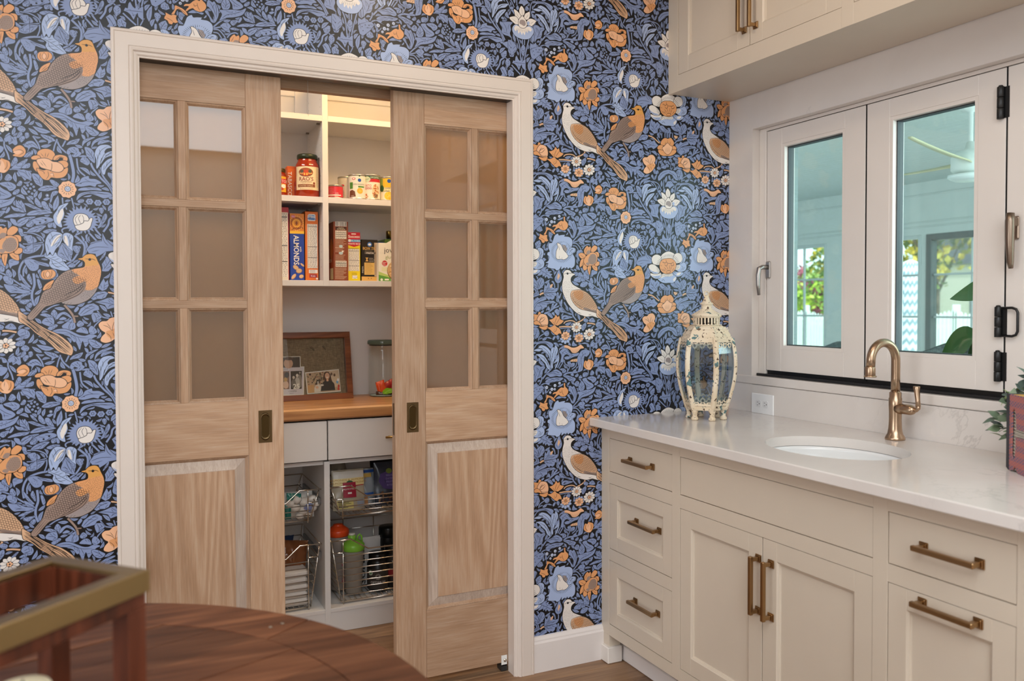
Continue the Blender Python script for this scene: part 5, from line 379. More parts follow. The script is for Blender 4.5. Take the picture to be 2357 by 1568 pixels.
def tile_polys():
    out = []; rnd = np.random.RandomState(3)
    for x, y, a, l, w, b in FILL:
        x, y, l, w, b, a = x / 2, y / 2, l / 2, w / 2, b / 10, math.radians(a)
        t = np.linspace(0, 1, 6); h = np.sin(PI * t ** .85) * w / 2; cx = (t - .5) * l; cy = b * (4 * (t - .5) ** 2 - 1) * l * .25
        p = np.concatenate([np.stack([cx, cy + h], 1), np.stack([cx, cy - h], 1)[::-1][1:-1]])
        R = np.array([[math.cos(a), math.sin(a)], [-math.sin(a), math.cos(a)]])
        out.append(('B', p @ R + [x, y]))
        if l > 14: out.append(('K', stroke(np.stack([cx[1:5], cy[1:5]], 1) @ R + [x, y], .8, 'K')))
    for t in TILE:
        kind = ('P', 'Q', 'L', 'D', 'ST', 'SC')[t[0]]; col = list(HEXW)[t[1]]; w = t[2] / 10
        q = np.array(t[3:], float).reshape(-1, 2).cumsum(0) / 4
        if kind in 'PQ':
            p = crom(q, True, 3) if kind == 'P' else q
            if w > 0:
                d = np.roll(p, -1, 0) - np.roll(p, 1, 0); n = np.stack([d[:, 1], -d[:, 0]], 1); n /= np.linalg.norm(n, axis=1)[:, None] + 1e-9
                A = np.sum(p[:, 0] * np.roll(p[:, 1], -1) - np.roll(p[:, 0], -1) * p[:, 1]); out.append(('K', p + n * w * (1 if A > 0 else -1)))
            out.append((col, p))
            ar = abs(np.sum(p[:, 0] * np.roll(p[:, 1], -1) - np.roll(p[:, 0], -1) * p[:, 1])) / 2
            if col in 'Bl' and 130 < ar < 2600:                # fine veins either side of the leaf's long axis
                c0 = p.mean(0); e, U = np.linalg.eigh(np.cov((p - c0).T)); ax = U[:, 1]; bx = U[:, 0]; La, Lb = 2 * math.sqrt(e[1]), 2 * math.sqrt(e[0])
                for tt in (-.45, -.12, .2):
                    for sg in (-1, 1):
                        z0 = c0 + ax * tt * La + bx * sg * .12 * Lb; z1 = c0 + ax * (tt + .32) * La + bx * sg * .55 * Lb
                        if inside(p, *z0) and inside(p, *z1): out.append(('K', stroke([z0, (z0 + z1) / 2 + ax * .03 * La, z1], .95, 'K')))
        elif kind == 'L':
            if col != 'K': out.append(('K', stroke(q, w + 2.0, col)))
            out.append((col, stroke(q, w, col)))
        elif kind == 'D':
            n = 5 if w < 2 else 8 if w < 5 else 12; a = np.arange(n) * 2 * PI / n
            out.append((col, np.stack([q[0, 0] + w * np.cos(a), q[0, 1] + w * np.sin(a)], 1)))
        elif kind == 'ST':
            p = crom(q, True, 3); mn = p.min(0); mx = p.max(0); pts = []
            for _ in range(3500):
                z = mn + rnd.rand(2) * (mx - mn)
                if inside(p, *z) and all((z[0] - a[0]) ** 2 + (z[1] - a[1]) ** 2 > 12.5 for a in pts): pts.append(z)
            for z in pts:
                r = .6 + .35 * rnd.rand(); a = np.arange(4) * PI / 2 + rnd.rand()
                out.append(('K', np.stack([z[0] + r * np.cos(a), z[1] + r * 1.25 * np.sin(a)], 1)))
        elif kind == 'SC':
            p = crom(q, True, 3); c0 = (p.min(0) + p.max(0)) / 2
            a = math.radians(-48) if q[0, 0] < q[3, 0] else math.radians(218)
            ax = np.array([math.cos(a), math.sin(a)]); bx = np.array([-ax[1], ax[0]])
            for i in range(-14, 15):
                for j in range(-14, 15):
                    z = c0 + ax * (i * 6.4) + bx * ((j + (i % 2) * .5) * 6.6)
                    if inside(p, *z): out.append(('K', stroke([z - bx * 3.2 - ax * 3, z - bx * 2.6 + ax * 1.2, z + ax * 3.4, z + bx * 2.6 + ax * 1.2, z + bx * 3.2 - ax * 3], .7, 'K')))
    return out
def tile_tris():
    """triangles of one repeat with the print order turned into thin layers of ink"""
    V = []; TR = []; COL = []; LAY = []; grid = np.zeros((610, 630), int); n0 = 0; keys = list(HEXW)
    for col, p in tile_polys():
        x0, y0 = np.floor(p.min(0)).astype(int) - 1; x1, y1 = np.ceil(p.max(0)).astype(int) + 2
        ys = np.arange(y0, y1) + .5; xs = np.arange(x0, x1) + .5; m = np.zeros((len(ys), len(xs)), bool)
        for (ax, ay), (bx, by) in zip(p, np.roll(p, -1, 0)):
            if ay == by: continue
            c = (ay > ys) != (by > ys)
            if c.any():
                xi = ax + (ys[c] - ay) * (bx - ax) / (by - ay); m[c] ^= xs[None, :] < xi[:, None]
        m |= np.roll(m, 1, 0) | np.roll(m, -1, 0) | np.roll(m, 1, 1) | np.roll(m, -1, 1)
        if not m.any(): m[len(ys) // 2, len(xs) // 2] = True
        ix = np.ix_(np.arange(y0, y1) % 610, np.arange(x0, x1) % 630); sub = grid[ix]; lay = sub[m].max() + 1; sub[m] = lay; grid[ix] = sub
        for t in tessellate_polygon([[Vector((u, v, 0)) for u, v in p]]): TR.append([i + n0 for i in t]); COL.append(keys.index(col)); LAY.append(lay)
        V.append(p); n0 += len(p)
    return np.concatenate(V), np.array(TR), np.array(COL), np.array(LAY)
XR, XL, YF, ZC = 2.2614, -4.5, -5.2, 2.75
def wallpaper_wall():
    V, TR, COL, LAY = tile_tris(); keys = list(HEXW)
    rects = [(-1.36, .03, .02, 2.62), (.03, 1.33, 2.10, 2.62), (1.33, 1.66, .06, .90), (1.33, XR, .90, 2.62)]
    verts = []; faces = []; cols = []; nv = 0
    for ci in range(len(COLX)):
        x0 = COLX[ci]; w = (COLX[ci + 1] - x0) if ci + 1 < len(COLX) else .648
        for ri in range(-4, 2):
            X = x0 + V[:, 0] / TW * w; Z = ZREP + ri * TH / 1000 + V[:, 1] / 1000
            tx = X[TR]; tz = Z[TR]; xmn, xmx, zmn, zmx = tx.min(1), tx.max(1), tz.min(1), tz.max(1)
            for (a, b, c, d) in rects:
                hit = (xmx > a) & (xmn < b) & (zmx > c) & (zmn < d)
                full = hit & (xmn >= a) & (xmx <= b) & (zmn >= c) & (zmx <= d)
                k = np.nonzero(full)[0]
                if len(k):
                    y = -.0003 - .00004 * LAY[k]
                    P = np.stack([tx[k], np.repeat(y[:, None], 3, 1), tz[k]], 2).reshape(-1, 3)
                    verts.append(P); faces.append(np.arange(nv, nv + len(P)).reshape(-1, 3)); cols.append(COL[k]); nv += len(P)
                for i in np.nonzero(hit & ~full)[0]:
                    q = [[tx[i, j], tz[i, j]] for j in range(3)]
                    for ax, v, g in ((0, a, True), (0, b, False), (1, c, True), (1, d, False)):
                        q = clip(q, ax, v, g)
                        if len(q) < 3: break
                    if len(q) < 3: continue
                    y = -.0003 - .00004 * LAY[i]
                    P = np.array([[u, y, v] for u, v in q]); verts.append(P)
                    t = np.array([[nv, nv + j, nv + j + 1] for j in range(1, len(q) - 1)]); faces.append(t); cols.append(np.full(len(t), COL[i])); nv += len(q)
    V2 = np.concatenate(verts); F2 = np.concatenate(faces); K2 = np.concatenate(cols)
    # the wall itself, behind the print
    mb = MB(); dark = M(HEXW['K'], .32, 0, 0, .42)
    mb.box(XL, .072, 0, .045, 0, ZC, dark); mb.box(.072, 1.29, 0, .045, 2.062, ZC, dark); mb.box(1.29, XR, 0, .045, 0, ZC, dark)
    mb.box(XL, -.13, .045, .13, 0, ZC, PWHITE); mb.box(1.50, 2.42, .045, .13, 0, ZC, PWHITE); mb.box(-.13, 1.50, .1, .13, 2.11, ZC, PWHITE)
    nb = len(mb.v); W3 = np.array(mb.v); base = np.array([0, 0, 0.0])
    me = bpy.data.meshes.new('wall_back'); nq = len(mb.f); nt = len(F2)
    me.vertices.add(nb + len(V2)); me.vertices.foreach_set('co', np.concatenate([W3, V2]).astype(np.float32).ravel())
    me.loops.add(nq * 4 + nt * 3); me.polygons.add(nq + nt)
    me.loops.foreach_set('vertex_index', np.concatenate([np.array(mb.f).ravel(), (F2 + nb).ravel()]).astype(np.int32))
    me.polygons.foreach_set('loop_start', np.concatenate([np.arange(nq) * 4, nq * 4 + np.arange(nt) * 3]).astype(np.int32))
    me.polygons.foreach_set('material_index', np.concatenate([np.array(mb.m), K2 + len(mb.mats)]).astype(np.int32))
    for m in mb.mats: me.materials.append(m)
    for k in keys: me.materials.append(M(HEXW[k], .32, 0, 0 if k == 'K' else .03, .42))
    me.polygons.foreach_set('use_smooth', np.zeros(nq + nt, bool)); me.update(calc_edges=True); me.validate()
    o = bpy.data.objects.new('wall_back', me); C.objects.link(o); WL[o] = Vector((0, 0, 0)); return tag(o, kind='structure')
wall_back = wallpaper_wall()

# ------------------------------------------------------------------ room shell
def struct(mb, name, **k): return mb.build(name, kind='structure', **k)
WX = XR + .19                                   # outer face of the window wall
OY0, OY1, OZ0, OZ1 = -2.62, -.135, 1.058, 2.018     # window opening
mb = MB()
mb.box(XR, WX, OY1, .045, 0, 2.60, MARBLE); mb.box(XR, WX, YF, OY0, 0, 2.60, MARBLE)
mb.box(XR, WX, OY0, OY1, 0, OZ0 - .034, MARBLE); mb.box(XR, WX, OY0, OY1, OZ1, 2.60, MARBLE)
mb.box(XR, WX, YF, .045, 2.60, ZC, CEIL)
struct(mb, 'wall_right')
mb = MB(); mb.box(XR - .004, WX, OY0 - .0, -.03, OZ0 - .0325, OZ0, MARBLE, .003); struct(mb, 'trim_4')        # stone sill
def wall_with_windows(name, horizontal, pos, a0, a1, wins, mat, th=.12):
    mb = MB(); cur = a0
    def bx(p, q, z0, z1):
        if horizontal: mb.box(p, q, pos - th, pos, z0, z1, mat)
        else: mb.box(pos - th, pos, p, q, z0, z1, mat)
    for (p, q, z0, z1) in wins:
        bx(cur, p, 0, ZC); bx(p, q, 0, z0); bx(p, q, z1, ZC); cur = q
    bx(cur, a1, 0, ZC); return struct(mb, name)
wall_with_windows('wall_front', True, YF, XL, WX, [(-1.3, 0, 1.0, 2.5)], WALLP)
wall_with_windows('wall_left', False, XL, YF, .13, [(-3.0, -.8, .7, 2.5)], WALLP)
mb = MB(); mb.box(XL, WX, YF, .13, ZC, ZC + .1, CEIL); struct(mb, 'ceiling')

# floor: sub-floor with single oak boards laid along x
mb = MB(); mb.box(XL - .1, WX, YF - .1, 1.3, -.06, -.012, M('#3a2a1e', .8)); floor = struct(mb, 'floor')
meshes = {}
rows = 0; y = -2.62
while y < 1.12:
    x = -.75 + random.uniform(-.5, 0)
    while x < 2.3:
        L = random.choice((.75, 1.0, 1.25)); x1 = min(x + L, 2.3); k = random.randrange(3)
        if x1 - x > .08: MB().box(x + .0006, x1 - .0006, y + .0007, min(y + .1263, 1.12), -.012, random.uniform(-.0004, .0004), FLOOR[k], .0012).build('plank', floor)
        x = x1
    y += .127
mb = MB(); mb.box(XL, -1.2, YF, 0, -.012, 0, FLOOR[1]); mb.box(-1.2, WX, YF, -2.62, -.012, 0, FLOOR[1]); mb.build('board_floor', floor)

# pantry shell behind the doors
PB = 1.10; PX0, PX1 = -.95, 1.40; PZ = 2.46
mb = MB(); mb.box(PX0 - .1, PX1 + .1, PB, PB + .1, 0, PZ, PWHITE)
for z0, z1 in ((2.268, 2.303),): mb.box(PX0, PX1, PB - .008, PB, z0, z1, PWHITE, .003)
struct(mb, 'wall_pantry_back')
mb = MB(); mb.box(PX0 - .1, PX0, .13, PB, 0, PZ, PWHITE); struct(mb, 'wall_pantry_left')
mb = MB(); mb.box(PX1, PX1 + .1, .13, PB, 0, PZ, PWHITE); struct(mb, 'wall_pantry_right')
mb = MB(); mb.box(PX0 - .1, PX1 + .1, .13, PB + .1, PZ, PZ + .05, PWHITE); struct(mb, 'ceiling_pantry')

# door casing with its moulded profile, mitred at the corners
CW, OX0, OX1, CT = .076, 0.0, 1.3625, 2.137
PROF = [(0, 0), (0, -.017), (.003, -.0195), (.008, -.020), (.0095, -.0175), (.011, -.0185), (.046, -.0185), (.0475, -.0165), (.049, -.0175), (.0535, -.0185), (.058, -.0172), (.0605, -.0125), (.062, -.0115), (.067, -.011), (.0700, -.009), (.0715, -.0065), (.0755, -.006), (CW, -.005), (CW, 0)]
def casing(fn0, fn1, name):
    n = len(PROF); mb = MB(); vs = [fn0(w, h) for w, h in PROF] + [fn1(w, h) for w, h in PROF]
    mb.add(vs, [(i, (i + 1) % n, n + (i + 1) % n, n + i) for i in range(n)] + [tuple(range(n)), tuple(range(n, 2 * n))], PAINT); struct(mb, name)
casing(lambda w, h: (OX0 + w, h, 0), lambda w, h: (OX0 + w, h, CT - w), 'trim_1')
casing(lambda w, h: (OX1 - w, h, 0), lambda w, h: (OX1 - w, h, CT - w), 'trim_2')
casing(lambda w, h: (OX0 + w, h, CT - w), lambda w, h: (OX1 - w, h, CT - w), 'trim_3')
mb = MB(); mb.box(.072, .074, -.003, .045, 0, 2.062, PAINT, .0006); mb.box(1.2885, 1.2905, -.003, .045, 0, 2.062, PAINT, .0006)
mb.box(-.12, .074, .0452, .047, 0, 2.09, PAINT); mb.box(1.2885, 1.49, .0452, .047, 0, 2.09, PAINT); struct(mb, 'trim_5')
mb = MB(); mb.box(-.12, 1.49, .0455, .0995, 2.092, 2.11, M('#3a2c22', .8)); struct(mb, 'trim_6')      # dark track board over the doors
mb = MB(); mb.box(.49, .87, .0995, .13, 2.045, 2.11, OAKH); mb.box(-.12, .49, .0995, .13, 2.045, 2.11, OAKH); mb.box(.87, 1.49, .0995, .13, 2.045, 2.11, OAKH); struct(mb, 'trim_7')
# baseboard along the papered wall
BP = [(0, 0), (-.016, 0), (-.016, .106), (-.012, .113), (-.0115, .118), (-.006, .128), (0, .130)]
mb = MB(); n = len(BP); mb.add([(OX1, a, b) for a, b in BP] + [(1.658, a, b) for a, b in BP], [(i, (i + 1) % n, n + (i + 1) % n, n + i) for i in range(n)] + [tuple(range(n)), tuple(range(n, 2 * n))], M('#e4dcd8', .38, 0, .01)); struct(mb, 'baseboard_back')
mb = MB(); mb.add([(XL, a, b) for a, b in BP] + [(OX0, a, b) for a, b in BP], [(i, (i + 1) % n, n + (i + 1) % n, n + i) for i in range(n)] + [tuple(range(n)), tuple(range(n, 2 * n))], M('#e4dcd8', .38, 0, .01)); struct(mb, 'baseboard_left')

# ------------------------------------------------------------------ sliding oak doors
DY0, DY1 = .050, .088
def oak_door(name, x0, x1, edge_right):
    d = thing(name, ((x0 + x1) / 2, .069, .033), kind='structure')
    SW = .110; a, b = x0 + SW, x1 - SW; mid = (a + b) / 2; mw = .0115
    z0, z1 = .033, 2.080; rows_ = [(1.352 + .286, 1.960), (1.352, 1.638), (1.037, 1.328)]; rows_[0] = (1.661, 1.960)
    for (p, q) in ((x0, a), (b, x1)): MB().box(p, q, DY0, DY1, z0, z1, OAKV, .002).build('stile', d)
    for nm, (p, q) in (('top_rail', (1.960, z1)), ('lock_rail', (.862, 1.037)), ('bottom_rail', (z0, .270))): MB().box(a, b, DY0, DY1, p, q, OAKH, .001).build(nm, d)
    for (p, q) in ((1.638, 1.661), (1.328, 1.352)): MB().box(a, b, DY0 + .0005, DY1 - .0005, p, q, OAKH, .001).build('glazing_bar', d)
    for (p, q) in rows_: MB().box(mid - mw, mid + mw, DY0 + .0005, DY1 - .0005, p, q, OAKV, .001).build('glazing_bar', d)
    def bead(u0, u1, v0, v1, w, y0, y1, mat, nm, extra=None):
        mb = MB(); R = [(u0, v0), (u1, v0), (u1, v1), (u0, v1)]
        steps = [(0, y0), (.0, y0 + .002), (w * .35, y0 + .0035), (w * .7, y0 + .009), (w * .75, y1 - .002), (w, y1)]
        vs = []
        for (s, y) in steps: vs += [(u0 + s, y, v0 + s), (u1 - s, y, v0 + s), (u1 - s, y, v1 - s), (u0 + s, y, v1 - s)]
        fs = [(i * 4 + k, i * 4 + (k + 1) % 4, i * 4 + 4 + (k + 1) % 4, i * 4 + 4 + k) for i in range(len(steps) - 1) for k in range(4)]
        mb.add(vs, fs, mat); return mb.build(nm, d, fixn=False)
    for (p, q) in rows_:
        for (u0, u1) in ((a, mid - mw), (mid + mw, b)):
            bead(u0, u1, p, q, .011, DY0 + .0005, DY0 + .014, OAKV, 'glazing_bead')
            MB().box(u0 + .009, u1 - .009, DY0 + .0135, DY0 + .0185, p + .009, q - .009, FROST).build('glass_pane', d)
    # raised lower panel
    bead(a, b, .270, .862, .010, DY0 + .0005, DY0 + .012, OAKV, 'panel_bead')
    g = .009; u0, u1, v0, v1 = a + g, b - g, .270 + g, .862 - g; s = .033; mb = MB(); pr = [(0, DY0 + .0125), (s, DY0 + .0045), (s + .001, DY0 + .0015)]
    vs = []
    for (e, yy) in pr: vs += [(u0 + e, yy, v0 + e), (u1 - e, yy, v0 + e), (u1 - e, yy, v1 - e), (u0 + e, yy, v1 - e)]
    mb.add(vs, [(i * 4 + k, i * 4 + (k + 1) % 4, i * 4 + 4 + (k + 1) % 4, i * 4 + 4 + k) for i in range(2) for k in range(4)], OAKW)
    e = s + .001; mb.add(vs[8:12], [(0, 1, 2, 3)], OAKP); mb.build('raised_panel', d, fixn=False)
    MB().box(a + .005, b - .005, DY0 + .02, DY1 - .004, .275, .857, OAKP).build('panel_back', d)
    # flush pull on the leading stile
    px = (.433 if edge_right else .928); w2, h2 = .021, .0515; zc = .9505
    mb = MB(); out = [(px - w2, zc - h2), (px + w2, zc - h2), (px + w2, zc + h2), (px - w2, zc + h2)]; n = 24; inn = []
    for k in range(n):
        t = 2 * PI * k / n; c_ = math.cos(t); s_ = math.sin(t); inn.append((px + .0135 * c_, zc + (.0285 if s_ > 0 else -.0285) + .0135 * s_))
    F = flat((0, DY0, 0), (1, 0, 0), (0, 0, 1), (0, -1, 0))
    tr = tessellate_polygon([[Vector((u, v, 0)) for u, v in out], [Vector((u, v, 0)) for u, v in inn]]); al = out + inn
    mb.add([F(u, v, .0012) for u, v in al], [tuple(t) for t in tr], ABRASS)
    mb.add([F(u, v, .0012) for u, v in out] + [F(u, v, -.001) for u, v in out], [(i, (i + 1) % 4, 4 + (i + 1) % 4, 4 + i) for i in range(4)], ABRASS)
    plate = mb.build('flush_pull', d, fixn=False)
    mb = MB(); n = len(inn); ring = lambda f, h: [F(px + (u - px) * f, zc + (v - zc) * f, h) for u, v in inn]
    vs = ring(1.0, .0012) + ring(1.04, .0032) + ring(.94, .0034) + ring(.86, .0014)
    mb.add(vs, [(i * n + k, i * n + (k + 1) % n, i * n + n + (k + 1) % n, i * n + n + k) for i in range(3) for k in range(n)], ABRASS, True)
    vs = ring(.9, .0016) + ring(.82, .0013); mb.add(vs + [F(px, zc, .0012)], [(k, (k + 1) % n, n + (k + 1) % n, n + k) for k in range(n)] + [(n + k, n + (k + 1) % n, 2 * n) for k in range(n)], M('#4a3a22', .5, 1.0, .1))
    mb.build('recess', plate, fixn=False)
    ex = x1 if edge_right else x0; sg = 1 if edge_right else -1
    MB().box(ex - .0005 * sg, ex + .0012 * sg, DY0 + .012, DY1 - .012, zc - .06, zc + .05, ABRASS, .0004).build('edge_pull', d)
    return d
oak_door('door_1', -.105, .491, True)
oak_door('door_2', .866, 1.462, False)
mb = MB(); mb.box(1.262, 1.284, .0475, .0495, .022, .060, M('#e9e9e6', .3)); mb.lathe([(0, 0), (.006, 0), (.006, .003), (0, .003)], (1.276, .0445, .042), CHROME, 10, 1)
mb.box(1.262, 1.284, .0475, .085, .003, .026, M('#2b2b2b', .4)); tag(mb.build('door_guide'), 'small white door guide bracket on the floor at the right oak door', 'bracket')
tag(MB().tube([(.586, .094, 2.09), (.587, .094, 2.02), (.588, .094, 1.96)], .0006, M('#cfcac2', .3), 5).build('cord'), 'thin clear cord hanging down from the track between the two oak doors', 'cord')

# ------------------------------------------------------------------ pantry cabinetry
SH = .024
up_ = thing('shelving_unit', (.60, .95, 1.419), 'white open pantry shelving unit holding jars, cans and boxes', 'shelving')
UX0, UX1, UY = -.50, 1.386, .80
MB().box(.796, .820, UY, PB - .006, 1.419, 2.30, PWHITE, .0008).build('divider', up_)
MB().box(.742, .796, PB - .014, PB - .006, 2.13, 2.44, PWHITE, .001).build('wall_cleat', up_)
MB().box(.10, .124, UY, PB - .006, 1.419, 2.30, PWHITE, .0008).build('divider', up_)
for z in (2.106, 1.767, 1.419):
    for (a, b) in ((.124, .796), (.820, UX1)): MB().box(a, b, UY + .0005, PB - .006, z, z + SH, PWHITE, .0008).build('shelf', up_)
mb = MB(); mb.box(UX0, .1, UY, PB - .006, 1.419, 1.443, PWHITE)
mb.build('end_shelf', up_)
MB().box(.124, UX1, PB - .006, PB - .001, 1.443, 2.106, PWHITE).build('back_panel', up_)
mb = MB(); hole = M('#6b5a48', .8, 0, 0)
for k in range(24):
    z = 1.50 + k * .032
    for y in (UY + .035, PB - .045): mb.lathe([(.0022, 0), (0, .0004)], (.7957, y, z), hole, 6, 0)
mb.build('peg_holes', up_, kind='stuff')
for z in (2.106, 1.767):
    for y in (UY + .04, PB - .05): MB().box(.783, .7955, y, y + .012, z - .006, z, M('#8a7f72', .4, .8)).build('shelf_pin', up_)

bc = thing('base_cabinet', (.60, .88, 0), 'white pantry base cabinet with drawers over pull-out wire baskets', 'cabinet')
BY = .667
for x in (.762, .10): MB().box(x, x + .023, BY, PB - .002, 0.002, .705, PWHITE, .0008).build('divider', bc)
MB().box(UX1 - .02, UX1, BY, PB - .002, 0.002, .876, PWHITE).build('side_panel', bc)
for (a, b) in ((.123, .762), (.785, UX1 - .02)):
    MB().box(a, b, BY + .0005, PB - .002, .085, .101, PWHITE, .0008).build('bottom_shelf', bc)
    MB().box(a, b, BY + .003, BY + .02, .002, .085, PWHITE).build('toe_kick', bc)
    MB().box(a, b, PB - .008, PB - .002, .101, .705, PWHITE).build('back_panel', bc)
MB().box(.10, UX1 - .02, BY + .02, PB - .002, .690, .705, PWHITE).build('top_rail', bc)
for (a, b, hx) in ((.112, .772, .44), (.777, UX1 - .004, 1.0765)):
    dr = MB().box(a, b, BY - .012, BY + .006, .713, .871, PWHITE, .0015).build('drawer', bc)
    mb = MB(); mb.tube([(hx - .0675, BY - .040, .793), (hx + .0675, BY - .040, .793)], .0048, M('#c09a5c', .28, 1.0, 0), 10)
    for s in (-.045, .045): mb.tube([(hx + s, BY - .040, .793), (hx + s, BY - .012, .793)], .0035, M('#c09a5c', .28, 1.0, 0), 8)
    mb.build('bar_handle', dr)
bt = MB(); bt.box(-.45, UX1, .650, PB - .001, .878, .925, BUTCHER, .007); tag(bt.build('butcher_block_counter'), 'butcher block counter running across the pantry above white drawers', 'countertop')

def wire_basket(x0, x1, zt, zb, dip0, dip1, wires, lab):
    """pull-out basket: rails dip in the middle of the front, sides lean in towards the bottom"""
    r = .0026; y0, y1 = .700, 1.045; ins = .050; t = thing('wire_basket', ((x0 + x1) / 2, .87, zb), lab, 'basket', 'pull-out wire baskets in the pantry cabinet')
    zl = zt - .048; CH = CHROME
    fr = [(x0, y0, zt), (x0 + .088, y0, zt + .002), (dip0, y0, zl + .002), (dip1, y0, zl + .002), (x1 - .088, y0, zt + .002), (x1, y0, zt)]
    MB().tube(fr, r * 1.15, CH).build('front_rail', t)
    mb = MB(); mb.tube([(x0 + .006, y0, zt), (x0 + .006, y1, zt), (x1 - .006, y1, zt), (x1 - .006, y0, zt)], r, CH); mb.tube([(x0 + .012, y1, zl), (x1 - .012, y1, zl)], r, CH)
    for s in (.25, .5, .75): mb.tube([(x0 + (x1 - x0) * s, y1, zt), (x0 + (x1 - x0) * s, y1, zb)], r, CH, 6)
    mb.build('back_rail', t, kind='stuff')
    for s in (0, 1):
        xa = x0 + ins + .005 if not s else x1 - ins - .005
        mb = MB(); mb.tube([(x0 + .015, y0, zl - .002) if not s else (x1 - .015, y0, zl - .002), (xa, y0, zl - .002), (xa, y0 - .001, zl - .004), (xa, y0 - .002, zb - .012)], r, CH, 6); mb.tube([(xa, y0 - .002, zt + .002), (xa, y0 - .002, zl - .006)], r, CH, 6); mb.build('front_post', t)
    def xs(z, side): 
        f = (zt - z) / (zt - zb); return x0 + .008 + f * (ins - .012) if side == 0 else x1 - .008 - f * (ins - .012)
    for side in (0, 1):
        mb = MB()
        for y in (y0 + .004, y1): mb.tube([(xs(zt, side), y, zt), (xs(zb, side), y, zb)], r, CH, 6)
        for k in range(wires): z = zl - (zl - zb) * k / wires; mb.tube([(xs(z, side), y0, z), (xs(z, side), y1, z)], r * .8, CH, 6)
        mb.build('side_wires', t, kind='stuff')
    for k in range(wires + 1): z = zl - .002 - (zl - zb) * (k + .6) / (wires + .6); MB().tube([(xs(z, 0) + (.006), y0, z), (xs(z, 1) - .006, y0, z)], r * .85, CH, 6).build('front_wire', t)
    mb = MB(); n = int((x1 - x0 - .1) / .022)
    for k in range(n + 1): x = xs(zb, 0) + (xs(zb, 1) - xs(zb, 0)) * k / n; mb.tube([(x, y0, zb), (x, y1, zb)], r * .7, CH, 5)
    mb.tube([(xs(zb, 0), y0, zb), (xs(zb, 0), y1, zb), (xs(zb, 1), y1, zb), (xs(zb, 1), y0, zb)], r, CH, 6, closed=True)
    mb.build('floor_wires', t, kind='stuff')
    for (xa, xb) in ((x0 - .004, x0 + .006), (x1 - .006, x1 + .004)): MB().box(xa, xb, y0 + .03, y1, zl - .02, zl + .006, M('#8f9193', .35, .9), .001).build('slide_runner', t)
wire_basket(.127, .757, .588, .468, .270, .613, 3, 'upper wire basket in the left bay, holding a bag of white puffs')
wire_basket(.127, .757, .364, .112, .270, .613, 7, 'lower wire basket in the left bay, holding napkins and a brown bag')
wire_basket(.790, 1.361, .589, .468, .946, 1.205, 3, 'upper wire basket in the right bay, holding snack bags')
wire_basket(.790, 1.361, .366, .112, .953, 1.198, 7, 'lower wire basket in the right bay, holding shaker bottles')

# ------------------------------------------------------------------ food on the pantry shelves
def can(name, x, y, z, r, h, col, lab, printer, cat='can', group=None):
    t = thing(name, (x, y, z), lab, cat, group); tin = M('#b9b4a8', .3, 1.0, 0)
    mb = MB(); mb.lathe([(r * .96, 0), (r, .002), (r, .005), (r * .975, .006), (r * .975, h - .006), (r, h - .005), (r, h - .001), (r * .97, h), (r * .93, h - .003), (0, h - .003)], (x, y, z), tin, 28); mb.build('tin', t)
    mb = MB(); mb.lathe([(r * .982, .007), (r * .982, h - .007)], (x, y, z), M(col, .35, 0, .01), 28, cap=False)
    f = wrap((x, y, z), r * .982, -PI / 2 - .33); printer(mb, f, r, h); mb.build('label', t, fixn=False); return t
def lines(mb, f, u0, u1, v, n, dv, h, mat, th=.0009):
    for k in range(n): mb.poly(rect(u0, u0 + (u1 - u0) * random.uniform(.7, 1), v - k * dv, v - k * dv + th, 3), f, h, mat)
W_, K_, R_ = M('#f1ece2', .5, 0, 0), M('#17150f', .5, 0, 0), M('#c8202a', .4, 0, 0)
Y_ = M('#f0c419', .4, 0, 0); G_ = M('#4f8a2f', .45, 0, 0); DG_ = M('#24562c', .45, 0, 0); O_ = M('#e07a1e', .45, 0, 0); BR_ = M('#6a3a20', .5, 0, 0); BL_ = M('#1d4fa0', .4, 0, 0); TN_ = M('#d8b98c', .5, 0, 0); CR_ = M('#efe0bb', .5, 0, 0)
Z1, Z2 = 1.791, 1.443
def pr_red(mb, f, r, h):
    mb.poly(rect(-.03, .03, .012, .016, 8), f, .0004, W_); lines(mb, f, .002, .022, h * .4, 5, .0045, .0004, W_); lines(mb, f, -.025, -.002, h * .75, 8, .005, .0004, M('#e9a0a0', .5, 0, 0))
can('red_can', .862, .855, Z1, .034, .058, '#cf2f3a', 'short red can nearest the divider on the right shelf', pr_red)
def pr_dull(mb, f, r, h):
    mb.poly(ell(-.012, h * .62, .007, .005), f, .0004, R_); lines(mb, f, -.02, 0, h * .4, 6, .005, .0004, BR_)
can('soup_can', .925, .915, Z1, .036, .105, '#d9cfba', 'dim beige can standing behind the chicken noodle can', pr_dull)
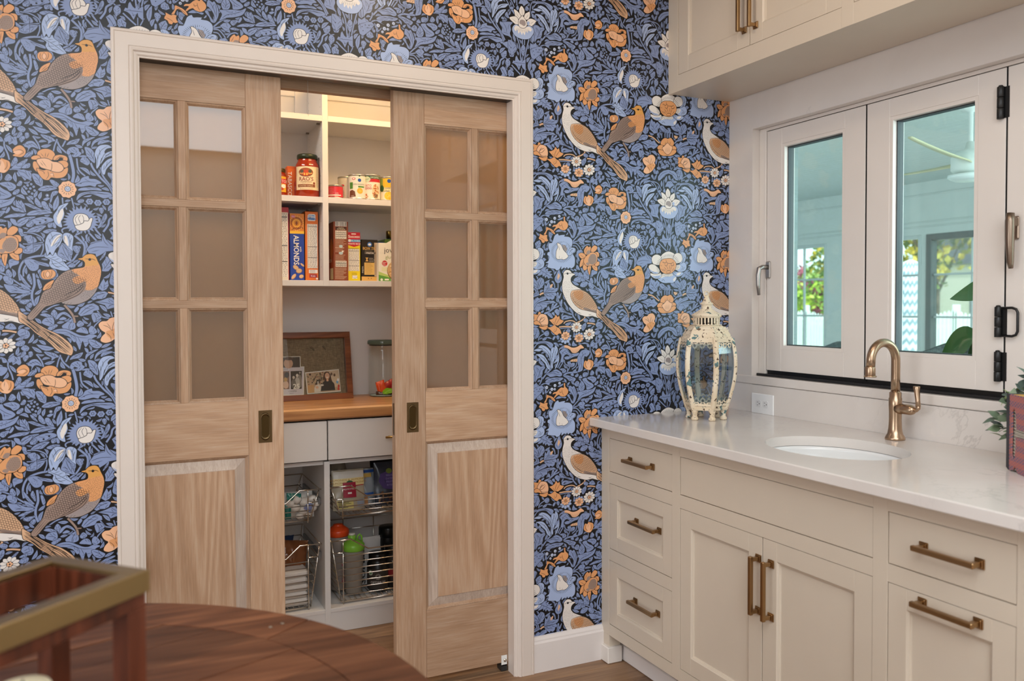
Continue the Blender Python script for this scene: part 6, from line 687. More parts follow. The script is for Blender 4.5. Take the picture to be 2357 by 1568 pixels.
def pr_noodle(mb, f, r, h):
    mb.poly(ell(-.013, h * .82, .008, .005), f, .0004, R_); mb.poly(ell(-.013, h * .822, .005, .003), f, .0006, W_); mb.poly(ell(.012, h * .76, .0075, .0075), f, .0004, BL_); mb.poly(rect(.009, .015, h * .9, h * .96, 2), f, .0004, DG_)
    mb.text('CHICKEN NOODLE', .002, h * .60, .0075, f, .0006, M('#3d5a2c', .5, 0, 0)); mb.poly(rect(-.034, -.017, h * .42, h * .68, 5), f, .0004, G_); mb.poly(rect(.006, .034, h * .47, h * .53, 6), f, .0005, G_)
    mb.poly(ell(.014, h * .33, .015, .017), f, .0004, M('#e9e2cf', .5, 0, 0)); mb.poly(ell(.014, h * .34, .013, .013), f, .0006, M('#e2b33c', .5, 0, 0)); mb.text('~', .014, h * .35, .02, f, .0008, M('#f5e08a', .5, 0, 0))
    mb.poly([(-.036, .01), (-.004, .012), (-.008, .034), (-.02, .041), (-.034, .036)], f, .0004, BR_); lines(mb, f, -.028, -.01, h * .14, 3, .006, .0005, W_)
can('soup_can', .958, .852, Z1, .0385, .1075, '#e9e3d2', 'chicken noodle soup can with green band and yellow bowl', pr_noodle)
def pr_pinto(mb, f, r, h):
    mb.poly(rect(-.045, .05, h * .82, h * .93, 14), f, .0003, DG_); mb.poly(rect(-.012, .05, h * .70, h * .82, 10), f, .0003, R_); mb.poly(ell(-.018, h * .80, .016, .012), f, .0005, M('#cfd8b4', .5, 0, 0))
    mb.text('Simple', -.018, h * .81, .0085, f, .0007, DG_, rot=.2); mb.text('ORGANIC', .018, h * .875, .0095, f, .0006, W_); mb.text('PINTO', -.016, h * .565, .0145, f, .0006, R_, sx=.85); mb.text('BEANS', -.015, h * .455, .0145, f, .0006, R_, sx=.85)
    mb.poly(ell(.021, h * .34, .016, .032), f, .0004, M('#e8d0a4', .5, 0, 0)); bn = M('#c8713a', .5, 0, 0)
    for k in range(46):
        a = random.uniform(0, 6.28); q = math.sqrt(random.random()); mb.poly(ell(.021 + .015 * q * math.cos(a), h * .34 + .030 * q * math.sin(a), .003, .0021, 8), f, .0005 + k * .00001, random.choice((bn, M('#a85428', .5, 0, 0), M('#dd9a5a', .5, 0, 0))))
    for k in range(14): mb.poly(ell(random.uniform(-.034, -.014), random.uniform(.010, .026), .003, .002, 8), f, .0005 + k * .00001, bn)
    for k in range(9): mb.poly(rect(.013 + k * .002, .0142 + k * .002, .010, .026), f, .0007, K_)
can('bean_can', 1.020, .850, Z1, .0385, .111, '#efe6d0', 'organic pinto beans can with red and green band', pr_pinto)
def pr_corn(mb, f, r, h):
    mb.poly(rect(-.05, .05, h * .50, h * .93, 14), f, .0003, M('#e9b91f', .45, 0, 0)); mb.poly(rect(-.05, -.022, h * .42, h * .93, 5), f, .0004, M('#8fa04a', .5, 0, 0)); mb.poly(ell(-.028, h * .52, .011, .014), f, .0006, DG_); mb.poly(ell(.006, h * .82, .0085, .0085), f, .0005, BL_); mb.poly(rect(-.05, .05, h * .38, h * .56, 14), f, .0004, M('#f2e3b0', .5, 0, 0))
    mb.text('SWEET', .002, h * .525, .0105, f, .0008, K_); mb.text('Golden Corn', .004, h * .42, .0135, f, .0008, M('#2d4a22', .5, 0, 0)); mb.poly(ell(.004, h * .20, .022, .021), f, .0004, M('#f1eadb', .5, 0, 0)); mb.poly(ell(.004, h * .21, .0195, .018), f, .0006, M('#f2c431', .5, 0, 0))
    for k in range(40): a = random.uniform(0, 6.28); q = math.sqrt(random.random()); mb.poly(ell(.004 + .018 * q * math.cos(a), h * .21 + .016 * q * math.sin(a), .002, .0016, 6), f, .0007, random.choice((M('#e0a51c', .5, 0, 0), M('#f9dd70', .5, 0, 0))))
can('corn_can', 1.096, .853, Z1, .0385, .1055, '#f0e6cf', 'yellow sweet golden corn can at the right door edge', pr_corn)

# tomato sauce jar
def jar_sauce(x, y, z):
    t = thing('sauce_jar', (x, y, z), 'tall tomato sauce jar with cream label and dark green lid', 'jar'); r = .050
    MB().lathe([(0, 0), (r * .9, 0), (r, .006), (r, .128), (r * .96, .138), (r * .80, .153), (r * .77, .158), (r * .77, .166), (0, .166)], (x, y, z), M('#9d2f12', .10, 0, .12, .6), 40).build('jar_body', t)
    lid = MB(); lid.lathe([(r * .82, 0), (r * .86, .002), (r * .86, .015), (r * .82, .019), (r * .78, .0205), (0, .0205)], (x, y, z + .162), M('#2c3320', .3, .3, 0), 40); lid.build('lid', t)
    mb = MB(); f = wrap((x, y, z), r + .0006, -PI / 2 - .30); cream = M('#ecd9ae', .45, 0, .01); br = M('#8a3a1c', .5, 0, 0)
    mb.poly(rect(-.050, .062, .030, .127, 24), f, 0, cream)
    mb.poly(ell(-.002, .103, .031, .0185, 28), f, .0003, M('#6a2a14', .5, 0, 0)); mb.poly(ell(-.002, .104, .029, .0165, 28), f, .0005, M('#a4511f', .5, 0, 0)); mb.poly(rect(-.030, .026, .096, .101, 8), f, .0006, M('#d9a25c', .5, 0, 0)); mb.poly(rect(-.012, .008, .088, .112, 4), f, .0007, M('#c9451a', .5, 0, 0)); mb.poly(rect(-.010, -.004, .090, .100, 2), f, .0008, M('#f2b64a', .5, 0, 0)); mb.poly(rect(0, .006, .090, .100, 2), f, .0008, M('#f2b64a', .5, 0, 0)); mb.poly(ell(-.018, .107, .008, .007), f, .0008, M('#57503a', .5, 0, 0)); mb.poly(ell(.016, .107, .007, .007), f, .0008, M('#57503a', .5, 0, 0))
    mb.text("RAO'S", -.001, .0755, .0215, f, .0006, M('#8f1d14', .5, 0, 0), sx=1.05, bold=.01); mb.text('HOMEMADE', -.001, .0635, .0085, f, .0006, br); mb.text('PREMIUM QUALITY', -.001, .0575, .004, f, .0006, br)
    mb.poly(rect(-.038, .038, .041, .053, 12), f, .0004, M('#8d4a22', .5, 0, 0)); mb.text('ROASTED GARLIC', -.002, .047, .0075, f, .0008, cream); mb.text('NET WT 32 OZ (2 LBS) 907g', 0, .034, .0045, f, .0006, br)
    mb.poly(ell(.033, .058, .005, .005, 10), f, .0006, br); lines(mb, f, .044, .060, .122, 16, .0052, .0004, M('#8a7456', .5, 0, 0), .0012); lines(mb, f, -.049, -.043, .120, 6, .006, .0004, M('#8a7456', .5, 0, 0), .0012); mb.build('label', t, fixn=False)
jar_sauce(.748, .872, Z1)
t = thing('salsa_jar', (.618, .885, Z1), 'salsa jar with yellow and red label, half hidden by the left door', 'jar')
MB().lathe([(0, 0), (.046, 0), (.048, .005), (.048, .085), (.040, .100), (.039, .104)], (.618, .885, Z1), M('#8e2a10', .12, 0, .15), 32).build('jar_body', t)
MB().lathe([(.040, 0), (.042, .002), (.042, .014), (.040, .016), (0, .016)], (.618, .885, Z1 + .101), M('#5c5130', .3, .6, 0), 32).build('lid', t)
mb = MB(); f = wrap((.618, .885, Z1), .0486, -PI / 2 - .05); mb.poly(rect(-.045, .045, .018, .082, 16), f, 0, M('#e8b02a', .45, 0, 0)); mb.poly(rect(-.045, .045, .052, .072, 16), f, .0003, R_); mb.text('TOSTITOS', .012, .062, .017, f, .0006, W_); mb.poly(ell(.03, .042, .012, .008), f, .0004, W_); mb.poly(ell(.02, .03, .010, .006), f, .0005, M('#b8401c', .5, 0, 0)); mb.build('label', t, fixn=False)
# hot sauce carton
def carton(name, x0, x1, y0, y1, z0, z1, col, lab, front, side=None, rot=0.0, cat='box', tabs=True, part='carton', sidemat=None):
    t = thing(name, ((x0 + x1) / 2, (y0 + y1) / 2, z0), lab, cat)
    T = Matrix.Translation(((x0 + x1) / 2, (y0 + y1) / 2, 0)) @ Matrix.Rotation(rot, 4, 'Z') @ Matrix.Translation((-(x0 + x1) / 2, -(y0 + y1) / 2, 0))
    mb = MB(); mb.T = T; mb.box(x0, x1, y0, y1, z0, z1, M(col, .42, 0, .02), .0012); mb.build(part, t)
    mb = MB(); mb.T = T
    front(mb, flat((x0, y0, z0), (1, 0, 0), (0, 0, 1), (0, -1, 0)), x1 - x0, z1 - z0)
    if mb.v: mb.build('front_print', t, fixn=False)
    if side:
        mb = MB(); mb.T = T; side(mb, flat((x0, y1, z0), (0, -1, 0), (0, 0, 1), (-1, 0, 0)), y1 - y0, z1 - z0); mb.build('side_print', t, fixn=False)
    return t
def fr_tab(mb, f, w, h):
    mb.poly(rect(.004, w - .002, .004, h - .01), f, .0002, M('#d9641c', .45, 0, 0)); mb.poly([(w * .62, h * .1), (w * .98, h * .1), (w * .98, h * .48), (w * .9, h * .58), (w * .7, h * .58), (w * .62, h * .48)], f, .0004, M('#a81a18', .4, 0, 0)); mb.poly(rect(w * .72, w * .9, h * .58, h * .86), f, .0004, DG_); mb.poly(rect(w * .74, w * .88, h * .86, h * .93), f, .0004, R_); mb.poly(ell(w * .82, h * .32, .007, .019), f, .0006, W_)
    mb.text('TABASCO', w * .24, h * .45, .023, f, .0005, W_, rot=-PI / 2, bold=.01)
carton('hot_sauce_carton', .668, .716, .895, .94, Z1, Z1 + .135, '#cf5a1a', 'orange hot sauce carton standing behind the sauce jar', fr_tab)

# cereal, rice and pasta boxes on the lower open shelf
def nutrition(mb, f, u0, u1, v0, v1, n=22):
    mb.poly(rect(u0, u1, v0, v1), f, .0003, M('#e8e2d6', .5, 0, 0)); g = M('#8d8880', .6, 0, 0); h = (v1 - v0) / n
    for k in range(n):
        v = v1 - h * (k + .75)
        if k in (2, n // 2, n * 3 // 4): mb.poly(rect(u0 + .001, u1 - .001, v, v + h * .5), f, .0005, K_); continue
        u = u0 + .0015
        while u < u1 - .004:
            L = random.uniform(.003, .009); mb.poly(rect(u, min(u + L, u1 - .0015), v, v + h * .34), f, .0005, g); u += L + random.uniform(.0015, .005)
def fr_wr(mb, f, w, h):
    mb.poly(rect(0, w - .003, 0, h * .93), f, .0002, M('#e0d8c4', .5, 0, 0)); nutrition(mb, f, .006, w - .006, h * .05, h * .92, 40)
carton('cereal_box', .612, .666, .858, 1.05, Z2, Z2 + .305, '#b5202a', 'red topped cereal box half hidden by the left oak door', fr_wr)
def fr_honey(mb, f, w, h):
    mb.poly(rect(0, w, h * .70, h), f, .0002, M('#dd8628', .45, 0, 0)); mb.poly(rect(0, w, h * .70, h * .74), f, .0003, M('#f0c030', .45, 0, 0)); c = (w * .47, h * .855)
    pts = []
    for k in range(40): a = PI * k / 20; q = .030 if k % 2 else .026; pts.append((max(0, min(w, c[0] + q * math.cos(a))), c[1] + q * 1.1 * math.sin(a)))
    mb.poly(pts, f, .0004, M('#f0b45a', .45, 0, 0)); mb.poly(ell(*c, .026, .028), f, .0005, M('#c8701e', .45, 0, 0)); mb.poly(ell(*c, .017, .018), f, .0006, M('#eeb03a', .45, 0, 0)); mb.poly(ell(*c, .012, .0125), f, .0007, M('#d88a26', .45, 0, 0)); mb.poly(ell(*c, .005, .008), f, .0008, M('#8a4a1a', .5, 0, 0))
    for k, ch in enumerate('HONEY BUNCHES'):
        a = math.radians(195 - k * 17); mb.text(ch, c[0] + .022 * math.cos(a), c[1] + .023 * math.sin(a), .0085, f, .0008, M('#3b1d0c', .5, 0, 0), rot=a - PI / 2, bold=.01)
    mb.text('of OATS', c[0] + .004, c[1] - .021, .013, f, .0009, M('#2d160a', .5, 0, 0), rot=.12, bold=.01); mb.poly(ell(w * .24, h * .955, .009, .006), f, .0006, M('#d9708a', .5, 0, 0)); mb.text('Post', w * .24, h * .955, .007, f, .0008, W_)
    mb.text('ALMONDS', w * .45, h * .455, .031, f, .0012, W_, rot=-PI / 2, bold=.015, sx=.84); mb.text('with', w * .76, h * .47, .013, f, .0005, W_, rot=-PI / 2)
    al = M('#d8b384', .5, 0, .05); al2 = M('#b88550', .5, 0, .05)
    for (u, v, a, b, r) in ((.40, .195, .0135, .009, -.6), (.62, .145, .013, .010, .2), (.25, .06, .014, .007, .9), (.78, .062, .010, .008, .3), (.85, .235, .011, .004, -.7)):
        p = [(w * u + a * math.cos(t) * math.cos(r) - b * math.sin(t) * math.sin(r), h * v + a * math.cos(t) * math.sin(r) + b * math.sin(t) * math.cos(r)) for t in [2 * PI * k / 16 for k in range(16)]]
        p = [(max(0, min(w, q[0])), q[1]) for q in p]; mb.poly(p, f, .0005, al2); mb.poly([(w * u + (q[0] - w * u) * .85 - .0005, h * v + (q[1] - h * v) * .85 + .001) for q in p], f, .0007, al)
carton('cereal_box', .6705, .7305, .862, 1.06, Z2, Z2 + .281, '#1b3f9c', 'blue and gold honey oat cereal box with ALMONDS on its spine', fr_honey)
def fr_org(mb, f, w, h):
    mb.poly([(w * .22, h * .865), (w * .76, h * .865), (w * .8, h * .885), (w * .8, h * .95), (w * .72, h * .965), (w * .3, h * .965), (w * .2, h * .945), (w * .2, h * .885)], f, .0003, W_); mb.poly(rect(w * .26, w * .74, h * .878, h * .952), f, .0005, M('#7aa6d8', .5, 0, 0)); mb.text('Mini', w * .5, h * .930, .014, f, .0007, W_, bold=.02); mb.text('Wheats', w * .5, h * .898, .012, f, .0007, BL_, bold=.02)
    nutrition(mb, f, w * .16, w * .93, h * .18, h * .82, 44); mb.poly(rect(w * .26, w * .93, h * .11, h * .16), f, .0003, W_); lines(mb, f, w * .32, w * .88, h * .145, 3, .006, .0005, BR_, .0014); mb.poly(rect(w * .30, w * .88, h * .045, h * .095), f, .0003, M('#a82a3a', .5, 0, 0)); mb.text('Kids', w * .58, h * .070, .011, f, .0006, W_); mb.poly(ell(w * .88, h * .03, .004, .004), f, .0004, W_)
t = carton('cereal_box', .7345, .7895, .862, 1.06, Z2, Z2 + .292, '#e0731f', 'orange cereal box with white nutrition panel beside the divider', fr_org)
mb = MB(); mb.poly([(.738, .87), (.788, .87), (.79, .93), (.736, .93)], lambda u, v, h: (u, v, Z2 + .2935 + max(0, .012 * math.sin((u - .736) * 60))), 0, M('#8a4a20', .6)); mb.build('open_flap', t, fixn=False)
def fr_dark(mb, f, w, h):
    mb.poly(rect(w * .2, w, h * .08, h * .55), f, .0003, M('#a8431c', .5, 0, 0)); mb.poly(ell(w * .9, h * .52, .02, .03), f, .0005, M('#c86a2a', .5, 0, 0)); mb.poly(rect(w * .55, w * .98, h * .04, h * .15), f, .0005, CR_); mb.text('50', w * .75, h * .12, .008, f, .0007, DG_)
def sd_golden(mb, f, w, h):
    mb.poly(rect(w * .25, w, h * .02, h * .62), f, .0003, M('#b5481e', .45, 0, 0)); mb.poly(ell(w * .75, h * .55, .03, .045), f, .0005, M('#cf7a36', .5, 0, 0)); mb.poly(rect(w * .62, w * .97, h * .03, h * .22), f, .0006, CR_); mb.text('GOLDEN', w * .6, h * .35, .02, f, .0007, CR_)
def fr_golden(mb, f, w, h):
    for k in range(14): mb.poly(rect(w * .16 + k * w * .053, w * .16 + k * w * .053 + random.choice((.0009, .0018)), h * .925, h * .995), f, .0005, K_)
    mb.poly(rect(w * .13, w * .9, h * .92, h * .999), f, .0003, W_); mb.poly(rect(w * .16, w * .88, h * .86, h * .91), f, .0003, M('#3d1c0e', .5, 0, 0)); mb.text('Golden', w * .52, h * .897, .008, f, .0006, CR_); mb.text('Grahams', w * .52, h * .876, .010, f, .0006, CR_)
    nutrition(mb, f, w * .13, w * .88, h * .71, h * .85, 9); w2 = M('#e0c3a8', .5, 0, 0)
    lines(mb, f, w * .12, w * .88, h * .69, 7, .0055, .0004, w2, .0013); mb.poly(ell(w * .5, h * .585, .008, .006), f, .0005, M('#bcd0d6', .5, 0, 0)); lines(mb, f, w * .12, w * .86, h * .555, 4, .0055, .0004, w2, .0013); mb.poly(ell(w * .5, h * .47, .0095, .006), f, .0005, M('#bcd0d6', .5, 0, 0)); mb.poly(ell(w * .62, h * .50, .004, .004), f, .0006, W_); lines(mb, f, w * .12, w * .86, h * .435, 6, .0055, .0004, w2, .0013)
    nutrition(mb, f, w * .13, w * .88, h * .24, h * .34, 7); lines(mb, f, w * .1, w * .9, h * .22, 11, .0047, .0004, w2, .0013)
carton('cereal_box', .861, .925, .872, 1.06, Z2, Z2 + .256, '#8a4322', 'tall brown graham cereal box with dark red side', fr_golden, sd_golden, rot=-.04)
def fr_success(mb, f, w, h):
    mb.poly([(0, h * .74), (w * .5, h * .70), (w, h * .74), (w, h), (0, h)], f, .0003, M('#c4182c', .4, 0, 0)); mb.text('Success', w * .5, h * .915, .0165, f, .0006, W_, bold=.015); mb.poly(rect(w * .3, w * .66, h * .955, h * .975), f, .0005, W_); mb.poly(rect(0, w, h * .80, h * .853), f, .0005, M('#3f9fd0', .45, 0, 0)); mb.text('BOIL-IN-BAG', w * .58, h * .827, .0085, f, .0007, W_); mb.poly(ell(w * .15, h * .83, .006, .006), f, .0007, W_); mb.text('WHITE RICE', w * .5, h * .765, .0105, f, .0006, W_, bold=.01)
    mb.text('Nutrition Facts', w * .45, h * .672, .008, f, .0006, K_); nutrition(mb, f, w * .05, w * .93, h * .21, h * .66, 28); lines(mb, f, w * .3, w * .8, h * .165, 3, .005, .0004, BR_, .0012); mb.poly(rect(w * .36, w * .74, h * .055, h * .125), f, .0003, W_); mb.text('Success', w * .55, h * .09, .008, f, .0005, BL_); mb.text('rice', w * .55, h * .065, .007, f, .0005, BL_)
carton('rice_box', .9235, .9785, .882, .98, Z2, Z2 + .213, '#ecd51c', 'yellow and red boil-in-bag white rice box', fr_success, rot=-.03)
def fr_bow(mb, f, w, h):
    tn = M('#d9ac5c', .5, 0, 0); mb.poly(ell(w * .50, h * .885, .0105, .0105), f, .0004, M('#3c6fb5', .45, 0, 0)); mb.poly(ell(w * .50, h * .885, .007, .005), f, .0006, W_); mb.text('BOW TIE', w * .46, h * .79, .0165, f, .0012, tn, sx=.85, bold=.012); lines(mb, f, w * .2, w * .82, h * .755, 2, .006, .0004, M('#9a8a72', .5, 0, 0), .0012); mb.poly(rect(w * .2, w * .85, h * .655, h * .705), f, .0003, M('#6a6258', .5, 0, 0)); mb.text('PASTA', w * .52, h * .68, .011, f, .0006, W_)
    mb.poly([(w * .24, h * .57), (w * .42, h * .57), (w * .35, h * .53), (w * .42, h * .48), (w * .24, h * .48), (w * .31, h * .53)], f, .0005, tn); lines(mb, f, w * .46, w * .82, h * .55, 3, .007, .0004, M('#c8c0b4', .5, 0, 0), .0015); mb.poly(rect(w * .17, w * .78, h * .16, h * .45), f, .0004, M('#dcb667', .5, 0, 0)); lines(mb, f, w * .22, w * .72, h * .42, 8, .006, .0006, M('#8a6a30', .5, 0, 0), .0012); mb.poly(rect(0, w, 0, h * .115), f, .0004, M('#dcae5c', .5, 0, 0)); mb.text('x  x', w * .5, h * .08, .012, f, .0006, BR_); mb.text('PASTA', w * .07, h * .28, .010, f, .0006, W_, rot=PI / 2)
    mb.poly(rect(w * .78, w, h * .12, h * .93), f, .0003, M('#b9a48c', .5, 0, 0)); lines(mb, f, w * .80, w * .98, h * .86, 22, .006, .0005, M('#6e5a48', .5, 0, 0), .0012)
carton('pasta_box', .982, 1.056, .880, .96, Z2, Z2 + .183, '#1f1a15', 'black bow tie pasta box with tan lettering', fr_bow)
def fr_jov(mb, f, w, h):
    mb.text('jovial', w * .42, h * .82, .032, f, .0005, K_, align='CENTER'); mb.poly(rect(w * .05, w * .8, h * .735, h * .738), f, .0004, M('#b8b09c', .5, 0, 0)); mb.text('gluten free', w * .56, h * .635, .021, f, .0005, M('#8f9a5a', .5, 0, 0)); mb.text('farfalle', w * .6, h * .575, .013, f, .0005, M('#9a9484', .5, 0, 0))
    mb.poly([(0, 0), (w, 0), (w, h * .12), (w * .4, h * .14), (0, h * .26)], f, .0003, M('#b9cf74', .5, 0, 0)); mb.poly([(0, 0), (w, 0), (w, h * .10), (w * .5, h * .08), (0, h * .17)], f, .0004, M('#5c9a3c', .5, 0, 0)); mb.poly(ell(w * .62, h * .28, .046, .046, 28), f, .0005, M('#7a5a38', .5, 0, 0)); mb.poly(ell(w * .62, h * .30, .044, .043, 28), f, .0006, M('#cfa874', .5, 0, 0))
    for k in range(60):
        a = random.uniform(0, 6.28); q = math.sqrt(random.random()) * .038; u, v = w * .62 + q * math.cos(a), h * .31 + q * math.sin(a) * .9; r = random.uniform(0, 3)
        p = [(u + .007 * math.cos(r + s) * m, v + .007 * math.sin(r + s) * m) for s, m in ((.4, 1), (PI - .4, 1), (PI + .4, 1), (-.4, 1))]; mb.poly(p, f, .0007 + k * .00001, random.choice((M('#e2bd88', .5, 0, 0), M('#b88a58', .5, 0, 0), M('#efd6aa', .5, 0, 0), M('#a67c4a', .5, 0, 0), M('#7f8f3e', .5, 0, 0))))
    mb.poly(ell(w * .20, h * .47, .0125, .0125), f, .0005, R_); lines(mb, f, w * .12, w * .28, h * .49, 3, .006, .0007, W_, .0018); mb.poly(rect(w * .1, w * .3, h * .26, h * .37), f, .0004, M('#e3e0b4', .5, 0, 0)); mb.poly(ell(w * .1, h * .045, .0055, .0055), f, .0006, W_); mb.poly(rect(w * .2, w * .34, h * .03, h * .07), f, .0006, W_); lines(mb, f, w * .4, w * .6, h * .06, 2, .005, .0006, W_, .0015)
t = carton('pasta_box', 1.050, 1.186, .850, .905, Z2, Z2 + .168, '#ece6d6', 'cream gluten free pasta box with a bowl of pasta printed on it', fr_jov)
mb = MB(); mb.prism([(1.085, Z2 + .1675), (1.186, Z2 + .1675), (1.186, Z2 + .205), (1.125, Z2 + .19)], lambda u, v, h: (u, .852 + h, v), 0, .0012, M('#ece6d6', .45, 0, .02)); mb.build('open_flap', t)
def nop(mb, f, w, h): mb.poly(rect(w * .1, w * .9, h * .1, h * .9), f, .0003, M('#24509a', .5, 0, 0))
carton('snack_box', 1.060, 1.10, .935, 1.06, Z2, Z2 + .178, '#23489a', 'dark blue box just behind the cream pasta box', nop)
def nop2(mb, f, w, h): mb.poly(rect(w * .05, w * .95, h * .6, h * .95), f, .0003, M('#5a8a34', .5, 0, 0)); mb.text('ORGANIC', w * .5, h * .8, .012, f, .0005, W_)
carton('snack_box', 1.103, 1.19, .930, 1.05, Z2, Z2 + .192, '#6f8f3c', 'green box at the back behind the cream pasta box', nop2)
t = thing('glass_bottle', (1.165, 1.065, Z2), 'dark bottle with brass neck at the back of the lower shelf, by the right door', 'bottle')
MB().lathe([(0, 0), (.026, 0), (.027, .004), (.027, .150), (.020, .185), (.012, .205), (.012, .225), (0, .225)], (1.165, 1.065, Z2), M('#2c3440', .08, 0, .1), 24).build('bottle_body', t)
MB().lathe([(.0135, 0), (.0135, .03), (.012, .034), (0, .034)], (1.165, 1.065, Z2 + .208), M('#9a7f45', .3, 1.0), 20).build('cap', t)
mb = MB(); f = wrap((1.165, 1.065, Z2), .0274); mb.poly(rect(-.025, .025, .05, .13, 10), f, 0, M('#9fb0b8', .5)); lines(mb, f, -.02, .02, .12, 6, .01, .0004, BL_, .003); mb.build('label', t, fixn=False)

# ------------------------------------------------------------------ photo frame and candy jar on the butcher block
CZ = .925
t = thing('photo_frame', (.745, .96, CZ), 'walnut shadow box frame with burlap backing and snapshots, on the butcher block', 'frame')
a = math.radians(-11.5); T = Matrix.Translation((.962, .952, CZ)) @ Matrix.Rotation(math.radians(0), 4, 'Z') @ Matrix.Rotation(a, 4, 'X')
FW_, FH = .43, .302; fw_ = .026
def fb(*args, name='frame_rail', mat=FRAMEW, b=.0015):
    m = MB(); m.T = T; m.box(*args, mat, b); return m.build(name, t)
fb(-FW_, 0, 0, .035, 0, fw_); fb(-FW_, 0, 0, .035, FH - fw_, FH); fb(-fw_, 0, .0003, .0347, fw_, FH - fw_, name='frame_stile'); fb(-FW_, -FW_ + fw_, .0003, .0347, fw_, FH - fw_, name='frame_stile')
m_, nt, o_ = new_mat('burlap'); b_ = pbsdf(nt, o_, srgb('#8a7a68'), .9); n1 = noise(nt, (1, .1, 12), 60, 2); n2 = noise(nt, (12, .1, 1), 60, 2); mm = mathn(nt, 'MULTIPLY', n1.outputs[0], n2.outputs[0]); rr = ramp(nt, mm, [(.12, srgb('#5f5244')), (.4, srgb('#978670'))]); nt.links.new(rr.outputs[0], b_.inputs['Base Color'])
fb(-FW_ + .01, -.01, .026, .030, .012, FH - .012, name='burlap_back', mat=m_, b=0)
F = lambda u, v, h: tuple(T @ Vector((u, .0255 - h, v)))
def photo(name, pts, fill, label=None):
    m = MB(); n = len(pts); m.prism(pts, F, .0002, .0014, M('#e6e1da', .3, 0, 0)); fill(m); return m.build(name, t, label=label, fixn=False)
def card(m):
    lil = M('#cfc7cf', .4, 0, 0); m.poly([(-.300, .032), (-.217, .031), (-.209, .150), (-.300, .152)], F, .0018, lil)
    m.poly([(-.300, .056), (-.275, .056), (-.272, .135), (-.300, .135)], F, .0021, M('#7c5238', .5, 0, 0)); m.poly(ell(-.290, .075, .012, .017), F, .0023, M('#d9b49a', .5, 0, 0)); m.poly(ell(-.290, .098, .008, .009), F, .0024, M('#c49a54', .5, 0, 0)); m.poly(ell(-.284, .118, .010, .013), F, .0023, M('#2a1a12', .5, 0, 0))
    m.poly([(-.269, .055), (-.222, .055), (-.218, .134), (-.267, .134)], F, .0021, M('#2b2723', .5, 0, 0))
    for (u, v, a, b, col) in ((-.256, .078, .010, .022, '#6f6963'), (-.240, .082, .011, .026, '#b9b2aa'), (-.228, .090, .007, .030, '#8a837c'), (-.255, .106, .0055, .007, '#cfc6bc'), (-.239, .114, .006, .0075, '#d8d0c6'), (-.227, .126, .0035, .005, '#a79f96')): m.poly(ell(u, v, a, b, 12), F, .0023 + .0001 * abs(u), M(col, .5, 0, 0))
    m.text('25', -.245, .067, .030, F, .0027, W_, bold=.02); m.text('LOVE', -.288, .143, .009, F, .0021, M('#8a8088', .5, 0, 0)); m.text('COOPER', -.262, .046, .009, F, .0021, M('#4a444a', .5, 0, 0)); m.text('class of', -.268, .037, .006, F, .0021, M('#6a646a', .5, 0, 0))
photo('photo_card', [(-.305, .028), (-.214, .028), (-.206, .153), (-.305, .155)], card)
def woman(m):
    m.poly([(-.196, .034), (-.0525, .040), (-.056, .132), (-.200, .122)], F, .0018, M('#b79a7c', .5, 0, 0))
    for k in range(120):
        u = random.uniform(-.196, -.060); v = random.uniform(.07, .124); r = random.uniform(.002, .005); m.poly(ell(u, v, r, r, 6), F, .0020 + k * .000002, random.choice([M(c, .5, 0, 0) for c in ('#4a3524', '#7c3b2a', '#8a7a60', '#2c2620', '#b9a184', '#5c4a3a', '#94402c')]))
    m.poly([(-.098, .05), (-.056, .06), (-.057, .131), (-.098, .129)], F, .0023, M('#cdb59c', .5, 0, 0)); m.poly([(-.196, .034), (-.165, .036), (-.17, .07), (-.197, .068)], F, .0023, M('#c99a66', .5, 0, 0))
    for (u, v, c) in ((-.064, .078, '#5aa0d8'), (-.060, .088, '#e9e9f0'), (-.058, .060, '#b8201c'), (-.060, .048, '#c8302a'), (-.075, .11, '#5a4434'), (-.088, .115, '#6a5040')): m.poly(ell(u, v, .005, .007, 8), F, .0026, M(c, .5, 0, 0))
    hair = M('#43261a', .5, 0, 0); skin = M('#dba98c', .5, 0, 0)
    m.poly([(-.121, .121), (-.112, .127), (-.100, .124), (-.093, .113), (-.090, .095), (-.086, .080), (-.100, .078), (-.121, .085), (-.125, .105)], F, .0029, hair); m.poly([(-.140, .041), (-.075, .043), (-.078, .072), (-.088, .083), (-.100, .086), (-.108, .082), (-.116, .086), (-.124, .083), (-.134, .068)], F, .0031, M('#15141a', .5, 0, 0)); m.poly([(-.112, .083), (-.103, .083), (-.103, .098), (-.112, .098)], F, .0032, skin); m.poly(ell(-.1075, .107, .0105, .0145, 16), F, .0033, skin)
    m.poly(ell(-.111, .111, .0015, .0009, 6), F, .0035, hair); m.poly(ell(-.103, .111, .0015, .0009, 6), F, .0035, hair); m.poly([(-.112, .102), (-.103, .102), (-.105, .0985), (-.110, .0985)], F, .0035, W_)
    dog = M('#d9cfc4', .5, 0, 0); m.poly([(-.168, .036), (-.140, .038), (-.138, .060), (-.146, .072), (-.160, .068), (-.167, .055)], F, .0033, dog); m.poly(ell(-.150, .082, .008, .009, 12), F, .0035, M('#2c2420', .5, 0, 0)); m.poly(ell(-.150, .079, .003, .007, 8), F, .0036, dog); m.poly([(-.157, .088), (-.154, .096), (-.151, .088)], F, .0036, M('#2c2420', .5, 0, 0)); m.poly([(-.149, .088), (-.145, .095), (-.143, .087)], F, .0036, M('#2c2420', .5, 0, 0)); m.poly(ell(-.155, .058, .007, .006, 10), F, .0037, skin); m.poly(ell(-.133, .067, .008, .004, 10), F, .0037, dog)
